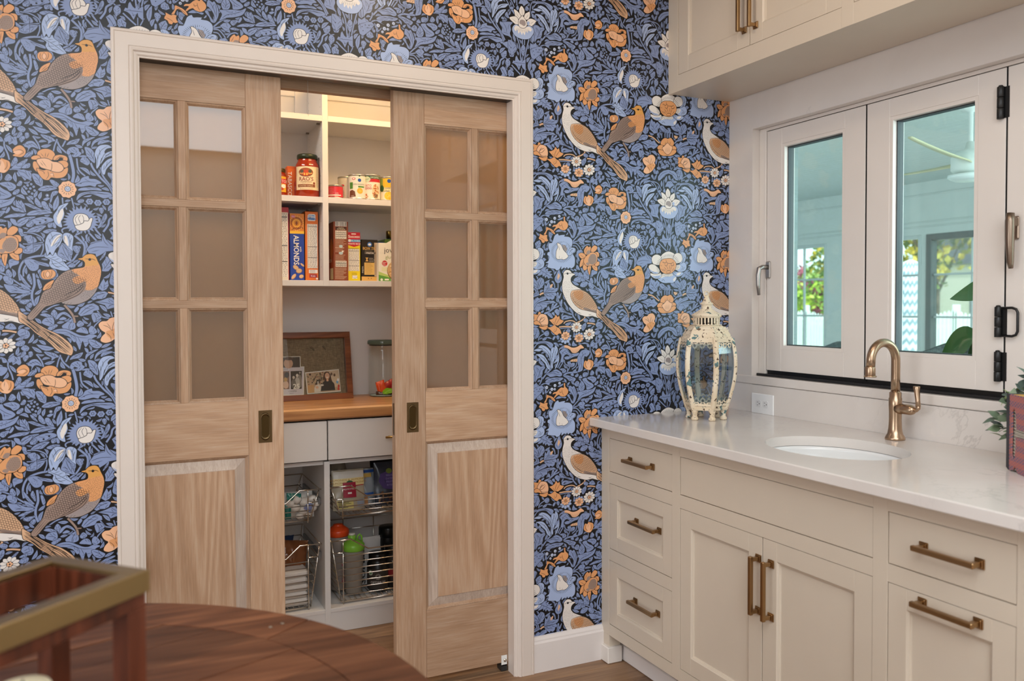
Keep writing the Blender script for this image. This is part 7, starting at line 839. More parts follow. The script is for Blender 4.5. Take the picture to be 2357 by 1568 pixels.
photo('photo_print', [(-.199, .030), (-.050, .036), (-.0535, .136), (-.204, .126)], woman, 'snapshot of a dark-haired person in black holding a small dog')
def dim(m):
    m.poly([(-.30, .150), (-.225, .150), (-.224, .196), (-.30, .196)], F, .0018, M('#3a3430', .5, 0, 0)); m.poly(ell(-.275, .168, .020, .022, 14), F, .0020, M('#c9a28a', .5, 0, 0)); m.poly(ell(-.272, .19, .02, .008, 12), F, .0022, M('#5a4032', .5, 0, 0))
photo('photo_print', [(-.305, .140), (-.222, .140), (-.221, .199), (-.305, .199)], dim, 'dim snapshot of a face behind the white card')
for (u, v, w) in ((-.168, .232, .010), (-.116, .236, .008)):
    m = MB(); m.prism([(u - w, v + .004), (u - w * .2, v + .010), (u + w, v - .003), (u + w * .9, v - .012), (u + w * .2, v - .004)], F, .0002, .006, M('#5c5040', .6, 0, .1)); m.build('clothespin', t)
MB_ = MB(); MB_.T = T; MB_.box(-FW_ + fw_ - .004, -fw_ + .004, .006, .0078, fw_ - .004, FH - fw_ + .004, CLEAR); MB_.build('glass_pane', t)

def glass_jar(x, y, z, r, h):
    t = thing('candy_jar', (x, y, z), 'clear glass jar with clip lid holding a few wrapped candies, by the right door', 'jar')
    MB().lathe([(0, 0), (r * .92, 0), (r, .008), (r, h * .80), (r * .97, h * .84), (r * .90, h * .87), (r * .90, h * .90)], (x, y, z), CLEAR, 40, cap=False).build('jar_body', t)
    MB().lathe([(0, .003), (r * .93, .003), (r * .93, .007), (0, .007)], (x, y, z), M('#a8b4ac', .1, 0, 0), 32).build('jar_base', t)
    MB().lathe([(0, 0), (r * 1.04, 0), (r * 1.06, .003), (r * 1.06, .014), (r * 1.0, .020), (0, .020)], (x, y, z + h * .915), M('#5f6e60', .12, 0, .05), 40).build('lid', t)
    MB().lathe([(r * .93, 0), (r * .95, .003), (r * .93, .006)], (x, y, z + h * .893), M('#2a2c28', .4, 0, 0), 32, cap=False).build('lid_seal', t)
    return r
jx, jy = 1.112, 1.0; jr = glass_jar(jx, jy, CZ, .066, .258)
def packet(name, c, ex, ey, lab, col, txt=None, group=None, amp=.004, nx=8, ny=6, puff=.010, tint=None, cat='packet'):
    """crinkled pillow-shaped wrapper spanned by half-axes ex, ey"""
    c, ex, ey = Vector(c), Vector(ex), Vector(ey); n = ex.cross(ey).normalized(); rnd = random.Random(sum(map(ord, lab)))
    vs = []; fs = []
    for side in (1, -1):
        for i in range(nx + 1):
            for j in range(ny + 1):
                u, v = 2 * i / nx - 1, 2 * j / ny - 1; e = (1 - abs(u) ** 3) * (1 - abs(v) ** 3); k = rnd.uniform(-1, 1) * amp * (e > .01)
                vs.append(tuple(c + ex * u + ey * v + n * (side * puff * e ** .7 + k + amp * .5 * math.sin(u * 9 + v * 4))))
    m1 = (nx + 1) * (ny + 1)
    for s in (0, 1):
        for i in range(nx):
            for j in range(ny): a = s * m1 + i * (ny + 1) + j; fs.append((a, a + 1, a + ny + 2, a + ny + 1))
    mb = MB(); mb.add(vs, fs, M(col, .22, 0, .12), True); o = mb.build(name, None, lab, cat, group, fixn=False)
    return o
g = 'wrapped candies in the glass jar'
packet('candy_wrapper', (1.095, .972, CZ + .040), (.020, 0, .006), (-.006, .004, .030), 'bright orange candy wrapper standing in the jar', '#e8501c', group=g)
packet('candy_wrapper', (1.128, .985, CZ + .043), (.022, .004, .010), (.008, .002, .028), 'red candy wrapper beside the orange one in the jar', '#b91426', group=g)
packet('candy_wrapper', (1.122, .958, CZ + .023), (.026, 0, .003), (0, .016, .008), 'lime green candy wrapper low in the jar', '#7fbf2a', group=g)
packet('candy_wrapper', (1.148, 1.0, CZ + .034), (.014, .006, .006), (.004, .002, .020), 'pinkish red wrapper at the right side of the jar', '#d02a4a', group=g)
t = thing('candy_roll', (1.107, .965, CZ + .009), 'brown candy roll lying on the bottom of the jar', 'candy', g)
mb = MB(); mb.tube([(1.07, .967, CZ + .016), (1.145, .963, CZ + .016)], .0085, M('#4a2416', .35, 0, 0), 12); mb.build('wrapper', t)
mb = MB(); f = lambda u, v, h: (u, .9645 - .0092 * math.cos(v / .0092) - h, CZ + .016 + .0092 * math.sin(v / .0092)); mb.text('Tootsie Roll', 1.108, 0, .0125, f, .0003, W_); mb.build('print', t, fixn=False)

# ------------------------------------------------------------------ things in the wire baskets
packet('puff_bag', (.60, .80, .515), (.145, 0, -.005), (0, .02, .050), 'clear bag of white puffs with teal print in the upper left basket', '#d9d6cf', amp=.008, puff=.045, nx=14, ny=8, cat='bag')
PUFF = ('white puff in the top row, left of the blue wrapper', 'white puff in the top row, right above the blue wrapper', 'white puff at the top right corner of the bag', 'white puff under the teal print, middle row', 'white puff low in the middle, left of the blue wrapper', 'white puff pressed behind the right front post', 'rightmost white puff, against the divider', 'white puff at the bottom, beside the lower teal print', 'white puff at the bottom, under the blue wrapper', 'white puff at the upper left, against the teal print')
gp = 'white puffs showing through the bag in the upper left basket'
for k, (x, z, r) in enumerate(((.665, .545, .019), (.70, .530, .020), (.735, .540, .016), (.66, .510, .018), (.695, .495, .019), (.73, .505, .020), (.745, .520, .014), (.68, .475, .015), (.715, .478, .015), (.64, .53, .016))):
    mb = MB(); mb.lathe([(0, -r), (r * .7, -r * .75), (r, -r * .2), (r, r * .25), (r * .7, r * .75), (0, r)], (x, .748 + .005 * (k % 3), z), M('#e3dbd1', .3, 0, .04), 12, axis=0); c0 = Vector((x, .748, z)); mb.v = [tuple(c0 + Vector(((p[0] - x) * 1.18, p[1] - .748, (p[2] - z) * .95)) * random.uniform(.86, 1.1)) for p in mb.v]
    tag(mb.build('cotton_puff'), PUFF[k] + ' in the upper left basket', 'puff', gp)
packet('puff_bag_print', (.63, .742, .500), (.012, 0, 0), (0, .003, .030), 'teal printed corner of the puff bag', '#1c6e62', amp=.002, puff=.004, cat='bag')
packet('puff_bag_print', (.655, .742, .558), (.030, 0, -.004), (0, .003, .014), 'teal printed top edge of the puff bag', '#2a7a70', amp=.003, puff=.004, cat='bag')
packet('snack_wrapper', (.712, .738, .512), (.014, 0, -.010), (.006, .002, .016), 'pale blue wrapper among the white puffs', '#8a93c0', amp=.003, puff=.004, cat='packet')
t = thing('napkin_stack', (.61, .79, .116), 'stack of folded white napkins in plastic in the lower left basket', 'napkins')
for k in range(5):
    z = .116 + k * .029; MB().box(.52, .706 - .004 * (k % 2), .712 + .003 * (k % 2), .86, z, z + .0285, M('#dcd5cd', .6, 0, .03), .009).build('napkin_bundle', t)
packet('bread_bag', (.645, .82, .30), (.075, 0, -.01), (.012, .02, .055), 'crinkled brown bag on top of the napkins in the lower left basket', '#7c4a2a', amp=.010, puff=.035, nx=12, ny=9, cat='bag')
packet('chip_bag', (.62, .86, .335), (.05, 0, 0), (.01, .02, .03), 'dark blue bag behind the brown bag in the lower left basket', '#23304a', amp=.006, puff=.02, cat='bag')

def pouch(name, x0, x1, z0, z1, y, lab, col, printer, lean=.02, puff=.018):
    t = thing(name, ((x0 + x1) / 2, y, z0), lab, 'bag'); mb = MB(); nx, nz = 10, 12; vs = []; fs = []; rnd = random.Random(sum(map(ord, lab)))
    for s in (1, -1):
        for i in range(nx + 1):
            for j in range(nz + 1):
                u, v = i / nx, j / nz; e = math.sin(PI * u) ** .5 * (1 - v ** 2) ** .8 if 0 < i < nx else 0
                vs.append((x0 + (x1 - x0) * u, y + lean * v - s * puff * e - (.003 * math.sin(u * 11 + v * 7) + rnd.uniform(-.0015, .0015)) * (s == 1), z0 + (z1 - z0) * v))
    m1 = (nx + 1) * (nz + 1)
    for s in (0, 1):
        for i in range(nx):
            for j in range(nz): a = s * m1 + i * (nz + 1) + j; fs.append((a, a + 1, a + nz + 2, a + nz + 1))
    mb.add(vs, fs, M(col, .22, 0, .05), True); mb.build('pouch', t, fixn=False)
    mb = MB(); f = lambda u, v, h: (x0 + (x1 - x0) * u, y + lean * v - puff * (math.sin(PI * min(max(u, .001), .999)) ** .5 * (1 - min(v, 1) ** 2) ** .8) - .0065 - h, z0 + (z1 - z0) * v)
    printer(mb, f); mb.build('print', t, fixn=False); return t
def gr(u0, u1, v0, v1, nu=8, nv=6):
    return [(u0 + (u1 - u0) * i / nu, v0) for i in range(nu)] + [(u1, v0 + (v1 - v0) * j / nv) for j in range(nv)] + [(u1 - (u1 - u0) * i / nu, v1) for i in range(nu)] + [(u0, v1 - (v1 - v0) * j / nv) for j in range(nv)]
def patch(mb, f, u0, u1, v0, v1, h, mat, n=6):
    for i in range(n):
        for j in range(n):
            a, b = u0 + (u1 - u0) * i / n, u0 + (u1 - u0) * (i + 1) / n; c, d = v0 + (v1 - v0) * j / n, v0 + (v1 - v0) * (j + 1) / n
            mb.quad(f(a, c, h), f(b, c, h), f(b, d, h), f(a, d, h), mat)
def tx(mb, body, u, v, size, f, h, mat, asp, **k):
    g2 = lambda a, b, hh: f(u + (a - u), v + (b - v) * asp, hh); mb.text(body, u, v, size, g2, h, mat, **k)
def pr_alm(mb, f):
    yl = M('#e3cf92', .4, 0, .02); patch(mb, f, .02, .98, .62, .80, .001, yl); patch(mb, f, .03, .97, .80, .97, .001, M('#cfc9bd', .3, 0, .05)); tx(mb, 'ALMONDS & ALMONDS', .5, .765, .105, f, .0025, M('#b07a1e', .5, 0, 0), .6); tx(mb, 'ALMONDS & ALMONDS', .5, .69, .105, f, .0025, M('#b07a1e', .5, 0, 0), .6)
    mb.poly(ell(.52, .70, .10, .045, 16), f, .003, DG_); patch(mb, f, .05, .95, .60, .615, .0015, R_); patch(mb, f, .30, .70, .33, .70, .0035, M('#9e1732', .4, 0, 0)); tx(mb, 'SUPER', .5, .62, .07, f, .0045, W_, .6); tx(mb, 'ALMONDS', .5, .54, .085, f, .0045, W_, .6); patch(mb, f, .44, .56, .42, .46, .0045, W_, 2)
    patch(mb, f, .10, .60, .06, .26, .003, M('#d9cb7c', .45, 0, .02)); patch(mb, f, .72, .95, .08, .26, .003, M('#9aa0ac', .45, 0, .02))
    for k in range(5): patch(mb, f, .14, .14 + random.uniform(.2, .42), .09 + k * .03, .103 + k * .03, .004, M('#4a4222', .5, 0, 0), 2)
pouch('almond_bag', .822, .960, .474, .640, .775, 'clear almond pouch with yellow band and dark red label', '#b4a892', pr_alm)
def pr_blue(mb, f): patch(mb, f, 0, 1, .90, .97, .001, M('#1e4f9e', .4, 0, 0)); patch(mb, f, .3, .8, .78, .88, .002, M('#c8a24a', .45, 0, 0)); patch(mb, f, .1, .9, .30, .36, .001, M('#2a58a4', .4, 0, 0)); patch(mb, f, .05, .5, .03, .26, .001, M('#a87442', .5, 0, .1))
pouch('snack_pouch', .945, 1.018, .474, .628, .825, 'grey pouch with blue top band behind the almond pouch', '#9aa0a4', pr_blue)
def pr_purple(mb, f):
    mb.poly([(.30, .40), (.68, .36), (.92, .44), (.95, .62), (.84, .76), (.5, .80), (.22, .74), (.14, .56)], f, .002, M('#4a3a72', .4, 0, 0)); mb.poly(ell(.55, .80, .12, .06, 14), f, .004, M('#6a7a2c', .5, 0, 0))
    for k, s in enumerate(('SEEDS', 'DATES', 'FRUIT', 'BITES')): tx(mb, s, .55, .70 - k * .075, .10, f, .004, M('#8f83b8', .5, 0, 0), .6)
    for k in range(60): u, v = random.uniform(.1, .95), random.uniform(.05, .32); mb.poly(ell(u, v, .035, .022, 7), f, .002 + k * .00003, random.choice([M(c, .3, 0, .1) for c in ('#2c1c14', '#6a4426', '#3f2a3c', '#8a6238', '#1c1714')]))
pouch('trail_mix_bag', 1.012, 1.125, .474, .655, .800, 'dark clear trail mix bag with purple octagonal label', '#343c4a', pr_purple)
packet('chip_bag', (1.075, .875, .62), (.06, 0, 0), (0, .02, .05), 'shiny black bag behind the purple labelled trail mix', '#15181e', amp=.007, puff=.02, cat='bag')
packet('plastic_wrap', (.86, .875, .635), (.045, 0, 0), (0, .02, .03), 'crumpled clear wrap behind the almond pouch top', '#8f8474', amp=.008, puff=.02, cat='bag')

def shaker(x, y, z, capcol, lab, spout, r=.047, h=.185, clear='#a39a8e'):
    t = thing('shaker_bottle', (x, y, z), lab, 'bottle', 'shaker bottles in the lower right basket')
    m, nt, o = new_mat('translucent_plastic'); b = pbsdf(nt, o, srgb(clear), .3); n = noise(nt, s=4); rr_ = ramp(nt, n.outputs[0], [(.3, srgb(clear)), (.7, tuple(c * 1.1 for c in srgb(clear)))]); nt.links.new(rr_.outputs[0], b.inputs['Base Color']); b.inputs['Transmission Weight'].default_value = .25; b.inputs['IOR'].default_value = 1.2
    MB().lathe([(0, 0), (r * .70, 0), (r * .74, .004), (r * .92, h * .85), (r * .93, h), (0, h)], (x, y, z), m, 32).build('bottle_body', t)
    cp = M(capcol, .32, 0, .02); mb = MB(); mb.lathe([(r * .98, 0), (r * 1.02, .003), (r * 1.02, .022), (r * .98, .026), (r * .62, .038), (r * .50, .042), (0, .042)], (x, y, z + h - .004), cp, 32); cap = mb.build('screw_cap', t)
    if spout:
        mb = MB(); mb.lathe([(r * .36, 0), (r * .36, .022), (r * .30, .025), (0, .025)], (x - .006, y, z + h + .034), cp, 20); mb.build('spout', t)
        mb = MB(); mb.tube([(x + .016, y, z + h + .028), (x + .020, y, z + h + .052), (x + .028, y, z + h + .058), (x + .036, y, z + h + .050), (x + .038, y, z + h + .024)], .0042, cp, 8); mb.build('carry_loop', t)
        mb = MB(); mb.lathe([(.013, 0), (.013, .008), (0, .009)], (x - .006, y, z + h + .058), M('#d9d4c8', .4, 0, 0), 16); mb.build('spout_cap', t)
        for k in range(4): m2 = MB(); m2.lathe([(r * .60, 0), (r * .62, .0012), (r * .60, .0024)], (x, y - .004, z + .014 + k * .008), M('#c9bfb2', .3, 0, 0), 20, cap=False); m2.build('mixer_coil', t)
    else:
        mb = MB(); mb.lathe([(r * .45, 0), (r * .45, .010), (0, .012)], (x, y, z + h + .034), cp, 20); mb.build('spout', t)
    return t
shaker(.910, .782, .118, '#86c440', 'shaker bottle with lime green lid and carry loop', True)
s2 = shaker(.862, .850, .118, '#d8481a', 'tall shaker bottle with orange red lid behind the green one', False, .046, .235, '#9b8f86')
f = wrap((.862, .850, .118), .0445); mb = MB(); mb.text('BlenderBottle', .012, .10, .022, f, .0008, M('#c2185b', .5, 0, 0), rot=PI / 2); mb.build('print', s2, fixn=False)
def tub(x, y, z, r, h, lab, printer=None, body='#14120f', neck=.8):
    t = thing('supplement_tub', (x, y, z), lab, 'tub'); MB().lathe([(0, 0), (r * .93, 0), (r, .006), (r, h * .72), (r * neck, h * .80), (r * neck, h * .82), (0, h * .82)], (x, y, z), M(body, .35, 0, .05), 32).build('tub_body', t)
    MB().lathe([(r * neck * 1.04, 0), (r * neck * 1.06, .002), (r * neck * 1.06, h * .17), (r * neck * 1.0, h * .19), (0, h * .19)], (x, y, z + h * .81), M('#0d0d0d', .3, 0, 0), 32).build('screw_lid', t)
    if printer: mb = MB(); printer(mb, wrap((x, y, z), r, -PI / 2 - .35), r, h); mb.build('label', t, fixn=False)
def pr_opt(mb, f, r, h):
    mb.poly(rect(-.062, .062, .008, h * .60, 20), f, .0004, M('#3a342e', .5, 0, .05)); w2 = M('#ded8cf', .5, 0, 0); mb.poly(ell(-.030, h * .50, .011, .011, 16), f, .0008, M('#b7c2b0', .5, 0, 0)); mb.poly(ell(-.030, h * .50, .007, .006, 12), f, .0010, M('#5a8a5a', .5, 0, 0))
    for k in range(12): a = PI * k / 6; mb.poly([(.004 + .007 * math.cos(a - .2), h * .40 + .007 * math.sin(a - .2)), (.004 + .015 * math.cos(a), h * .40 + .015 * math.sin(a)), (.004 + .007 * math.cos(a + .2), h * .40 + .007 * math.sin(a + .2))], f, .0008, w2)
    mb.text('OPTIMUM', .003, h * .24, .015, f, .0008, w2)
tub(1.018, .785, .118, .046, .155, 'charcoal supplement tub with white sun emblem beside the green shaker', pr_opt)
tub(1.098, .888, .118, .044, .235, 'tall black tub at the back of the lower right basket', None, '#0f0e0d', .92)
def pr_redtub(mb, f, r, h): mb.poly(rect(-.045, .065, .03, .128, 18), f, .0002, M('#1f1c1a', .45, 0, 0)); mb.poly(rect(-.03, .06, .05, .085, 14), f, .0005, M('#8c1620', .4, 0, 0)); mb.text('WHEY', .02, .115, .016, f, .0007, W_)
tub(1.088, .790, .118, .040, .180, 'black tub with dark red band at the right door edge', pr_redtub, '#151314', .9)
def pr_sup(mb, f): 
    g2 = lambda a, b, h: f(.385 - (b - .5) * .75, .42 + (a - .5) * 1.0, h); mb.text('SUPER', .48, .5, .26, g2, .004, K_, bold=.02); mb.text('blend', .45, .18, .10, g2, .004, K_)
pouch('powder_bag', .905, 1.065, .118, .318, .868, 'white powder bag with vertical black SUPER lettering', '#cfccc8', pr_sup, .01, .02)

# ------------------------------------------------------------------ vanity base cabinet along the window wall
FX, CTOP = 1.658, .915           # face plane, counter height
YE = -2.32
def pull(parent, y, z, L, vertical=False, face=FX, out=.030):
    """square bar pull on two stepped feet"""
    h = .0062; mb = MB()
    for s in (-1, 1):
        yy, zz = (y, z + s * (L / 2 - .009)) if vertical else (y + s * (L / 2 - .009), z)
        mb.box(face - .003, face, yy - .0115, yy + .0115, zz - .0115, zz + .0115, BRASS, .001)
        mb.box(face - .006, face - .003, yy - .009, yy + .009, zz - .009, zz + .009, BRASS, .001)
        mb.box(face - out, face - .006, yy - .0055, yy + .0055, zz - .0055, zz + .0055, BRASS, .0012)
    if vertical: mb.box(face - out - h, face - out + h, y - h, y + h, z - L / 2, z + L / 2, BRASS, .002)
    else: mb.box(face - out - h, face - out + h, y - L / 2, y + L / 2, z - h, z + h, BRASS, .002)
    return mb.build('bar_pull', parent)
def front(parent, name, y0, y1, z0, z1, border, face=FX, mat=None, inset=.0015):
    """inset door or drawer front; shaker panel when border > 0 (faces -x)"""
    mat = mat or CREAM; g = .0018; y0, y1 = min(y0, y1) + g, max(y0, y1) - g; z0 += g; z1 -= g; x0, x1 = face - .0002 + inset, face + .018
    mb = MB()
    if border == 0:
        mb.box(x0, x1, y0, y1, z0, z1, mat, .0012); return mb.build(name, parent)
    b = border
    for (a, c, d, e) in ((y0, y0 + b, z0, z1), (y1 - b, y1, z0, z1), (y0 + b, y1 - b, z0, z0 + b), (y0 + b, y1 - b, z1 - b, z1)): mb.box(x0, x1, a, c, d, e, mat, .0008)
    o = mb.build(name, parent)
    steps = [(0, x0 + .0005), (.001, x0 + .002), (.0055, x0 + .0045), (.006, x0 + .0085), (.0085, x0 + .0095)]
    vs = []; a, c, d, e = y0 + b, y1 - b, z0 + b, z1 - b
    for (s, x) in steps: vs += [(x, a + s, d + s), (x, c - s, d + s), (x, c - s, e - s), (x, a + s, e - s)]
    mb = MB(); mb.add(vs, [(i * 4 + k, i * 4 + (k + 1) % 4, i * 4 + 4 + (k + 1) % 4, i * 4 + 4 + k) for i in range(4) for k in range(4)], mat)
    mb.add(vs[16:20], [(0, 1, 2, 3)], mat); mb.build('inset_panel', o, fixn=False); return o
va = thing('vanity_cabinet', (1.95, -1.15, 0), 'cream inset base cabinet with brass bar pulls under the quartz counter', 'cabinet')
mb = MB(); DF = FX + .019
ys = [(0, -.053), (-.435, -.476), (-1.229, -1.271), (-1.581, -1.640), (-2.26, YE)]
for (a, b) in ys: mb.box(FX, DF, b, a - (.001 if a == 0 else 0), .105, .884, CREAM, .0006)
def rail(a, b, z0, z1): mb.box(FX + .0003, DF, b, a, z0, z1, CREAM)
for (a, b) in ((-.053, -.435), (-.476, -1.229), (-1.271, -1.581), (-1.640, -2.26)):
    rail(a, b, .843, .884); rail(a, b, .675, .718); rail(a, b, .105, .147)
rail(-.053, -.435, .389, .431)
mb.build('face_frame', va)
mb = MB(); mb.box(DF, XR - .003, -.018, -.001, .10, .884, CREAM); mb.box(DF, XR - .003, YE, YE + .018, .0, .884, CREAM); mb.box(DF + .03, XR - .003, YE, -.018, .10, .118, CREAM); mb.box(FX + .05, FX + .052, YE, -.018, .118, .884, M('#8f8474', .6)); mb.build('carcass', va)
MB().box(FX + .0003, DF + .03, -.053, -.001, .001, .105, CREAM, .0006).build('leg_stile', va)
MB().box(FX - .012, DF + .032, -.065, -.001, .001, .062, M('#e6ded6', .38, 0, .01), .003).build('foot_plinth', va)
MB().box(FX + .070, FX + .085, YE, -.001, .001, .106, CREAM).build('toe_kick', va)
MB().box(FX + .058, FX + .070, YE, -.001, .001, .058, M('#e4dcd8', .38, 0, .01), .003).build('toe_board', va)
d1 = front(va, 'drawer', -.053, -.435, .718, .843, 0); pull(d1, -.260, .783, .152)
d2 = front(va, 'drawer', -.053, -.435, .431, .675, .050); pull(d2, -.286, .569, .152, face=FX + .0097)
d3 = front(va, 'drawer', -.053, -.435, .147, .389, .050); pull(d3, -.279, .283, .152, face=FX + .0097)
front(va, 'false_front', -.476, -1.229, .718, .843, 0)
d4 = front(va, 'cabinet_door', -.476, -.8525, .147, .675, .054); pull(d4, -.839, .536, .168, True)
d5 = front(va, 'cabinet_door', -.8525, -1.229, .147, .675, .054); pull(d5, -.889, .534, .168, True)
d6 = front(va, 'drawer', -1.271, -1.581, .718, .843, 0); pull(d6, -1.435, .783, .152)
d7 = front(va, 'cabinet_door', -1.271, -1.581, .147, .675, .050); pull(d7, -1.433, .655, .152)
d8 = front(va, 'drawer', -1.640, -2.26, .718, .843, 0); pull(d8, -1.95, .783, .152)
d9 = front(va, 'cabinet_door', -1.640, -2.26, .147, .675, .054); pull(d9, -1.70, .56, .168, True)

# quartz counter with an oval cut-out
SX, SY, SA, SB = 1.915, -.872, .178, .215; NX0, NX1 = 1.6058, XR - .001
mb = MB(); n = 64; inner = ell(SX, SY, SA, SB, n); e = .003
out = [(NX0 + e, YE), (NX1, YE), (NX1, -.0015), (NX0 + e, -.0015)]
tr = tessellate_polygon([[Vector((u, v, 0)) for u, v in out], [Vector((u, v, 0)) for u, v in inner]]); al = out + inner
mb.add([(u, v, CTOP) for u, v in al], [tuple(t) for t in tr], MARBLE); mb.add([(u, v, CTOP - .030) for u, v in al], [tuple(t) for t in tr], MARBLE)
pf = [(NX0 + e, CTOP), (NX0 + .0012, CTOP - .0009), (NX0, CTOP - e), (NX0, CTOP - .027), (NX0 + .0012, CTOP - .0292), (NX0 + e, CTOP - .030)]
mb.add([(x, -.0015, z) for x, z in pf] + [(x, YE, z) for x, z in pf], [(i, i + 1, 7 + i, 6 + i) for i in range(5)] + [(0, 1, 2, 3, 4, 5)], MARBLE)
mb.add([(NX0 + e, -.0015, CTOP), (NX1, -.0015, CTOP), (NX1, -.0015, CTOP - .03), (NX0 + e, -.0015, CTOP - .03)], [(0, 1, 2, 3)], MARBLE); mb.add([(NX0 + e, YE, CTOP), (NX1, YE, CTOP), (NX1, YE, CTOP - .03), (NX0 + e, YE, CTOP - .03)], [(0, 1, 2, 3)], MARBLE)
mb.add([(u, v, CTOP) for u, v in inner] + [(u, v, CTOP - .0300) for u, v in inner], [(i, (i + 1) % n, n + (i + 1) % n, n + i) for i in range(n)], MARBLE, True)
tag(mb.build('countertop', fixn=False), 'white veined quartz countertop with an oval sink cut-out', 'countertop')
mb = MB(); prof = [(1.06, 0), (1.0, -.001), (1.0, -.012), (.97, -.05), (.86, -.10), (.62, -.135), (.3, -.147), (.08, -.150)]
vs = [(SX + SA * k * math.cos(2 * PI * i / 48), SY + SB * k * math.sin(2 * PI * i / 48), CTOP - .0312 + h) for k, h in prof for i in range(48)]
mb.add(vs, [(j * 48 + i, j * 48 + (i + 1) % 48, j * 48 + 48 + (i + 1) % 48, j * 48 + 48 + i) for j in range(len(prof) - 1) for i in range(48)], PORC, True)
sk = thing('sink', (SX, SY, .733), 'oval white undermount porcelain sink in the quartz counter', 'sink'); mb.build('basin', sk, fixn=False)
mb = MB(); mb.lathe([(.024, 0), (.024, .004), (.016, .006), (0, .004)], (SX, SY, CTOP - .184), BRONZE, 24); mb.build('drain', sk)

# gooseneck faucet
fx, fy = 2.190, -.852; fa = thing('faucet', (fx, fy, CTOP), 'champagne bronze gooseneck faucet with one side lever behind the sink', 'faucet')
MB().lathe([(.0285, 0), (.0295, .002), (.0295, .006), (.0275, .009), (.0265, .012), (.0225, .018), (.0195, .035), (.0182, .060), (.0182, .085), (.0192, .105), (.0192, .128), (.0175, .130), (.0175, .146), (.0140, .148), (.0135, .150)], (fx, fy, CTOP + .0005), BRONZE, 36).build('column', fa)
R_arc = .0535; path = [(fx, fy, CTOP + .146 + .02 * k) for k in range(6)]; zc_ = CTOP + .248
path = [(fx, fy, CTOP + .146), (fx, fy, CTOP + .19), (fx, fy, zc_)]
for k in range(1, 17): t_ = PI * k / 16 * .97; path.append((fx - R_arc + R_arc * math.cos(t_), fy, zc_ + R_arc * math.sin(t_)))
ex, ez = path[-1][0], path[-1][2]; path += [(ex - .002, fy, ez - .025)]
MB().tube(path, .0132, BRONZE, 20).build('gooseneck', fa)
MB().lathe([(.0145, 0), (.0150, .002), (.0150, .024), (.0142, .026), (.0135, .027)], (ex - .003, fy, ez - .050), BRONZE, 24).build('spray_head', fa)
MB().lathe([(.0175, 0), (.0185, .002), (.0175, .0045), (.0145, .006)], (ex - .003, fy, ez - .055), BRONZE, 24).build('spray_rim', fa)
mb = MB(); hz = CTOP + .098; mb.lathe([(.018, -.002), (.0165, -.018), (.0148, -.022), (.0155, -.023), (.0155, -.050), (.0125, -.058), (.010, -.061), (.0065, -.063), (0, -.064)], (fx, fy - .006, hz), BRONZE, 28, axis=1); mb.build('valve_body', fa)
mb = MB(); mb.tube([(fx, fy - .062, hz), (fx, fy - .074, hz + .001), (fx, fy - .080, hz + .008), (fx, fy - .080, hz + .016)], [.0055, .006, .007, .007], BRONZE, 14); mb.build('lever_elbow', fa)
mb = MB(); mb.tube([(fx, fy - .080, hz + .014), (fx + .001, fy - .078, hz + .03), (fx + .003, fy - .073, hz + .060), (fx + .004, fy - .071, hz + .070), (fx + .004, fy - .071, hz + .073)], [.0075, .0068, .0085, .0102, .0095], BRONZE, 16); mb.build('lever', fa)

# outlet on the backsplash
ou = thing('outlet', (XR - .003, -.2005, .953), 'white double outlet plate on the quartz backsplash beside the lantern', 'outlet'); OW = M('#efefef', .3, 0, 0)
MB().box(XR - .0062, XR - .0002, -.2605, -.1405, .914, .992, OW, .003).build('cover_plate', ou)
for y in (-.1815, -.2195):
    mb = MB(); pl = [(-.0135, -.009), (-.009, -.014), (.009, -.014), (.0135, -.009), (.0135, .009), (.009, .014), (-.009, .014), (-.0135, .009)]
    F = flat((XR - .0062, y, .953), (0, -1, 0), (0, 0, 1), (-1, 0, 0)); mb.prism(pl, F, -.001, .0012, M('#e4e4e5', .3, 0, 0)); r_ = mb.build('receptacle', ou)
    mb = MB(); dk = M('#4c4a4a', .6, 0, 0); mb.poly(rect(-.0075, -.001, .0045, .0062), F, .0014, dk); mb.poly(rect(-.0075, -.001, -.0062, -.0045), F, .0014, dk); mb.poly(ell(.0055, 0, .0022, .0026, 10), F, .0014, dk); mb.build('slots', r_, fixn=False)

# ------------------------------------------------------------------ hexagonal candle lantern
def paintwear():
    m, nt, o = new_mat('distressed_paint'); b = pbsdf(nt, o, srgb('#e4d3b8'), .6, 0, .3)
    n1 = noise(nt, (1, 1, .8), 22, 4, .4, .55); n2 = noise(nt, (1, 1, 1), 95, 3, .5); n3 = noise(nt, s=14, detail=2)
    teal = ramp(nt, n1.outputs[0], [(.60, (0, 0, 0)), (.615, (1, 1, 1))]); rust = ramp(nt, n2.outputs[0], [(.618, (0, 0, 0)), (.64, (1, 1, 1))])
    cr = ramp(nt, n3.outputs[0], [(.3, srgb('#dcc6a6')), (.7, srgb('#ecdfc8'))])
    c = mixc(nt, teal.outputs[0], cr.outputs[0], srgb('#5f7f80')); c = mixc(nt, rust.outputs[0], c, srgb('#5a4636')); nt.links.new(c, b.inputs['Base Color']); bump(nt, b, n2.outputs[0], .3, .001); return m
DP = paintwear(); LX, LY = 1.975, -.215; lan = thing('candle_lantern', (LX, LY, CTOP), 'distressed cream and teal hexagonal candle lantern on the counter in the corner', 'lantern')
HEXA = [math.radians(-139 + 30 + 60 * k) for k in range(6)]
def hexring(r, z): return [(LX + r * math.cos(a), LY + r * math.sin(a), CTOP + z) for a in HEXA]
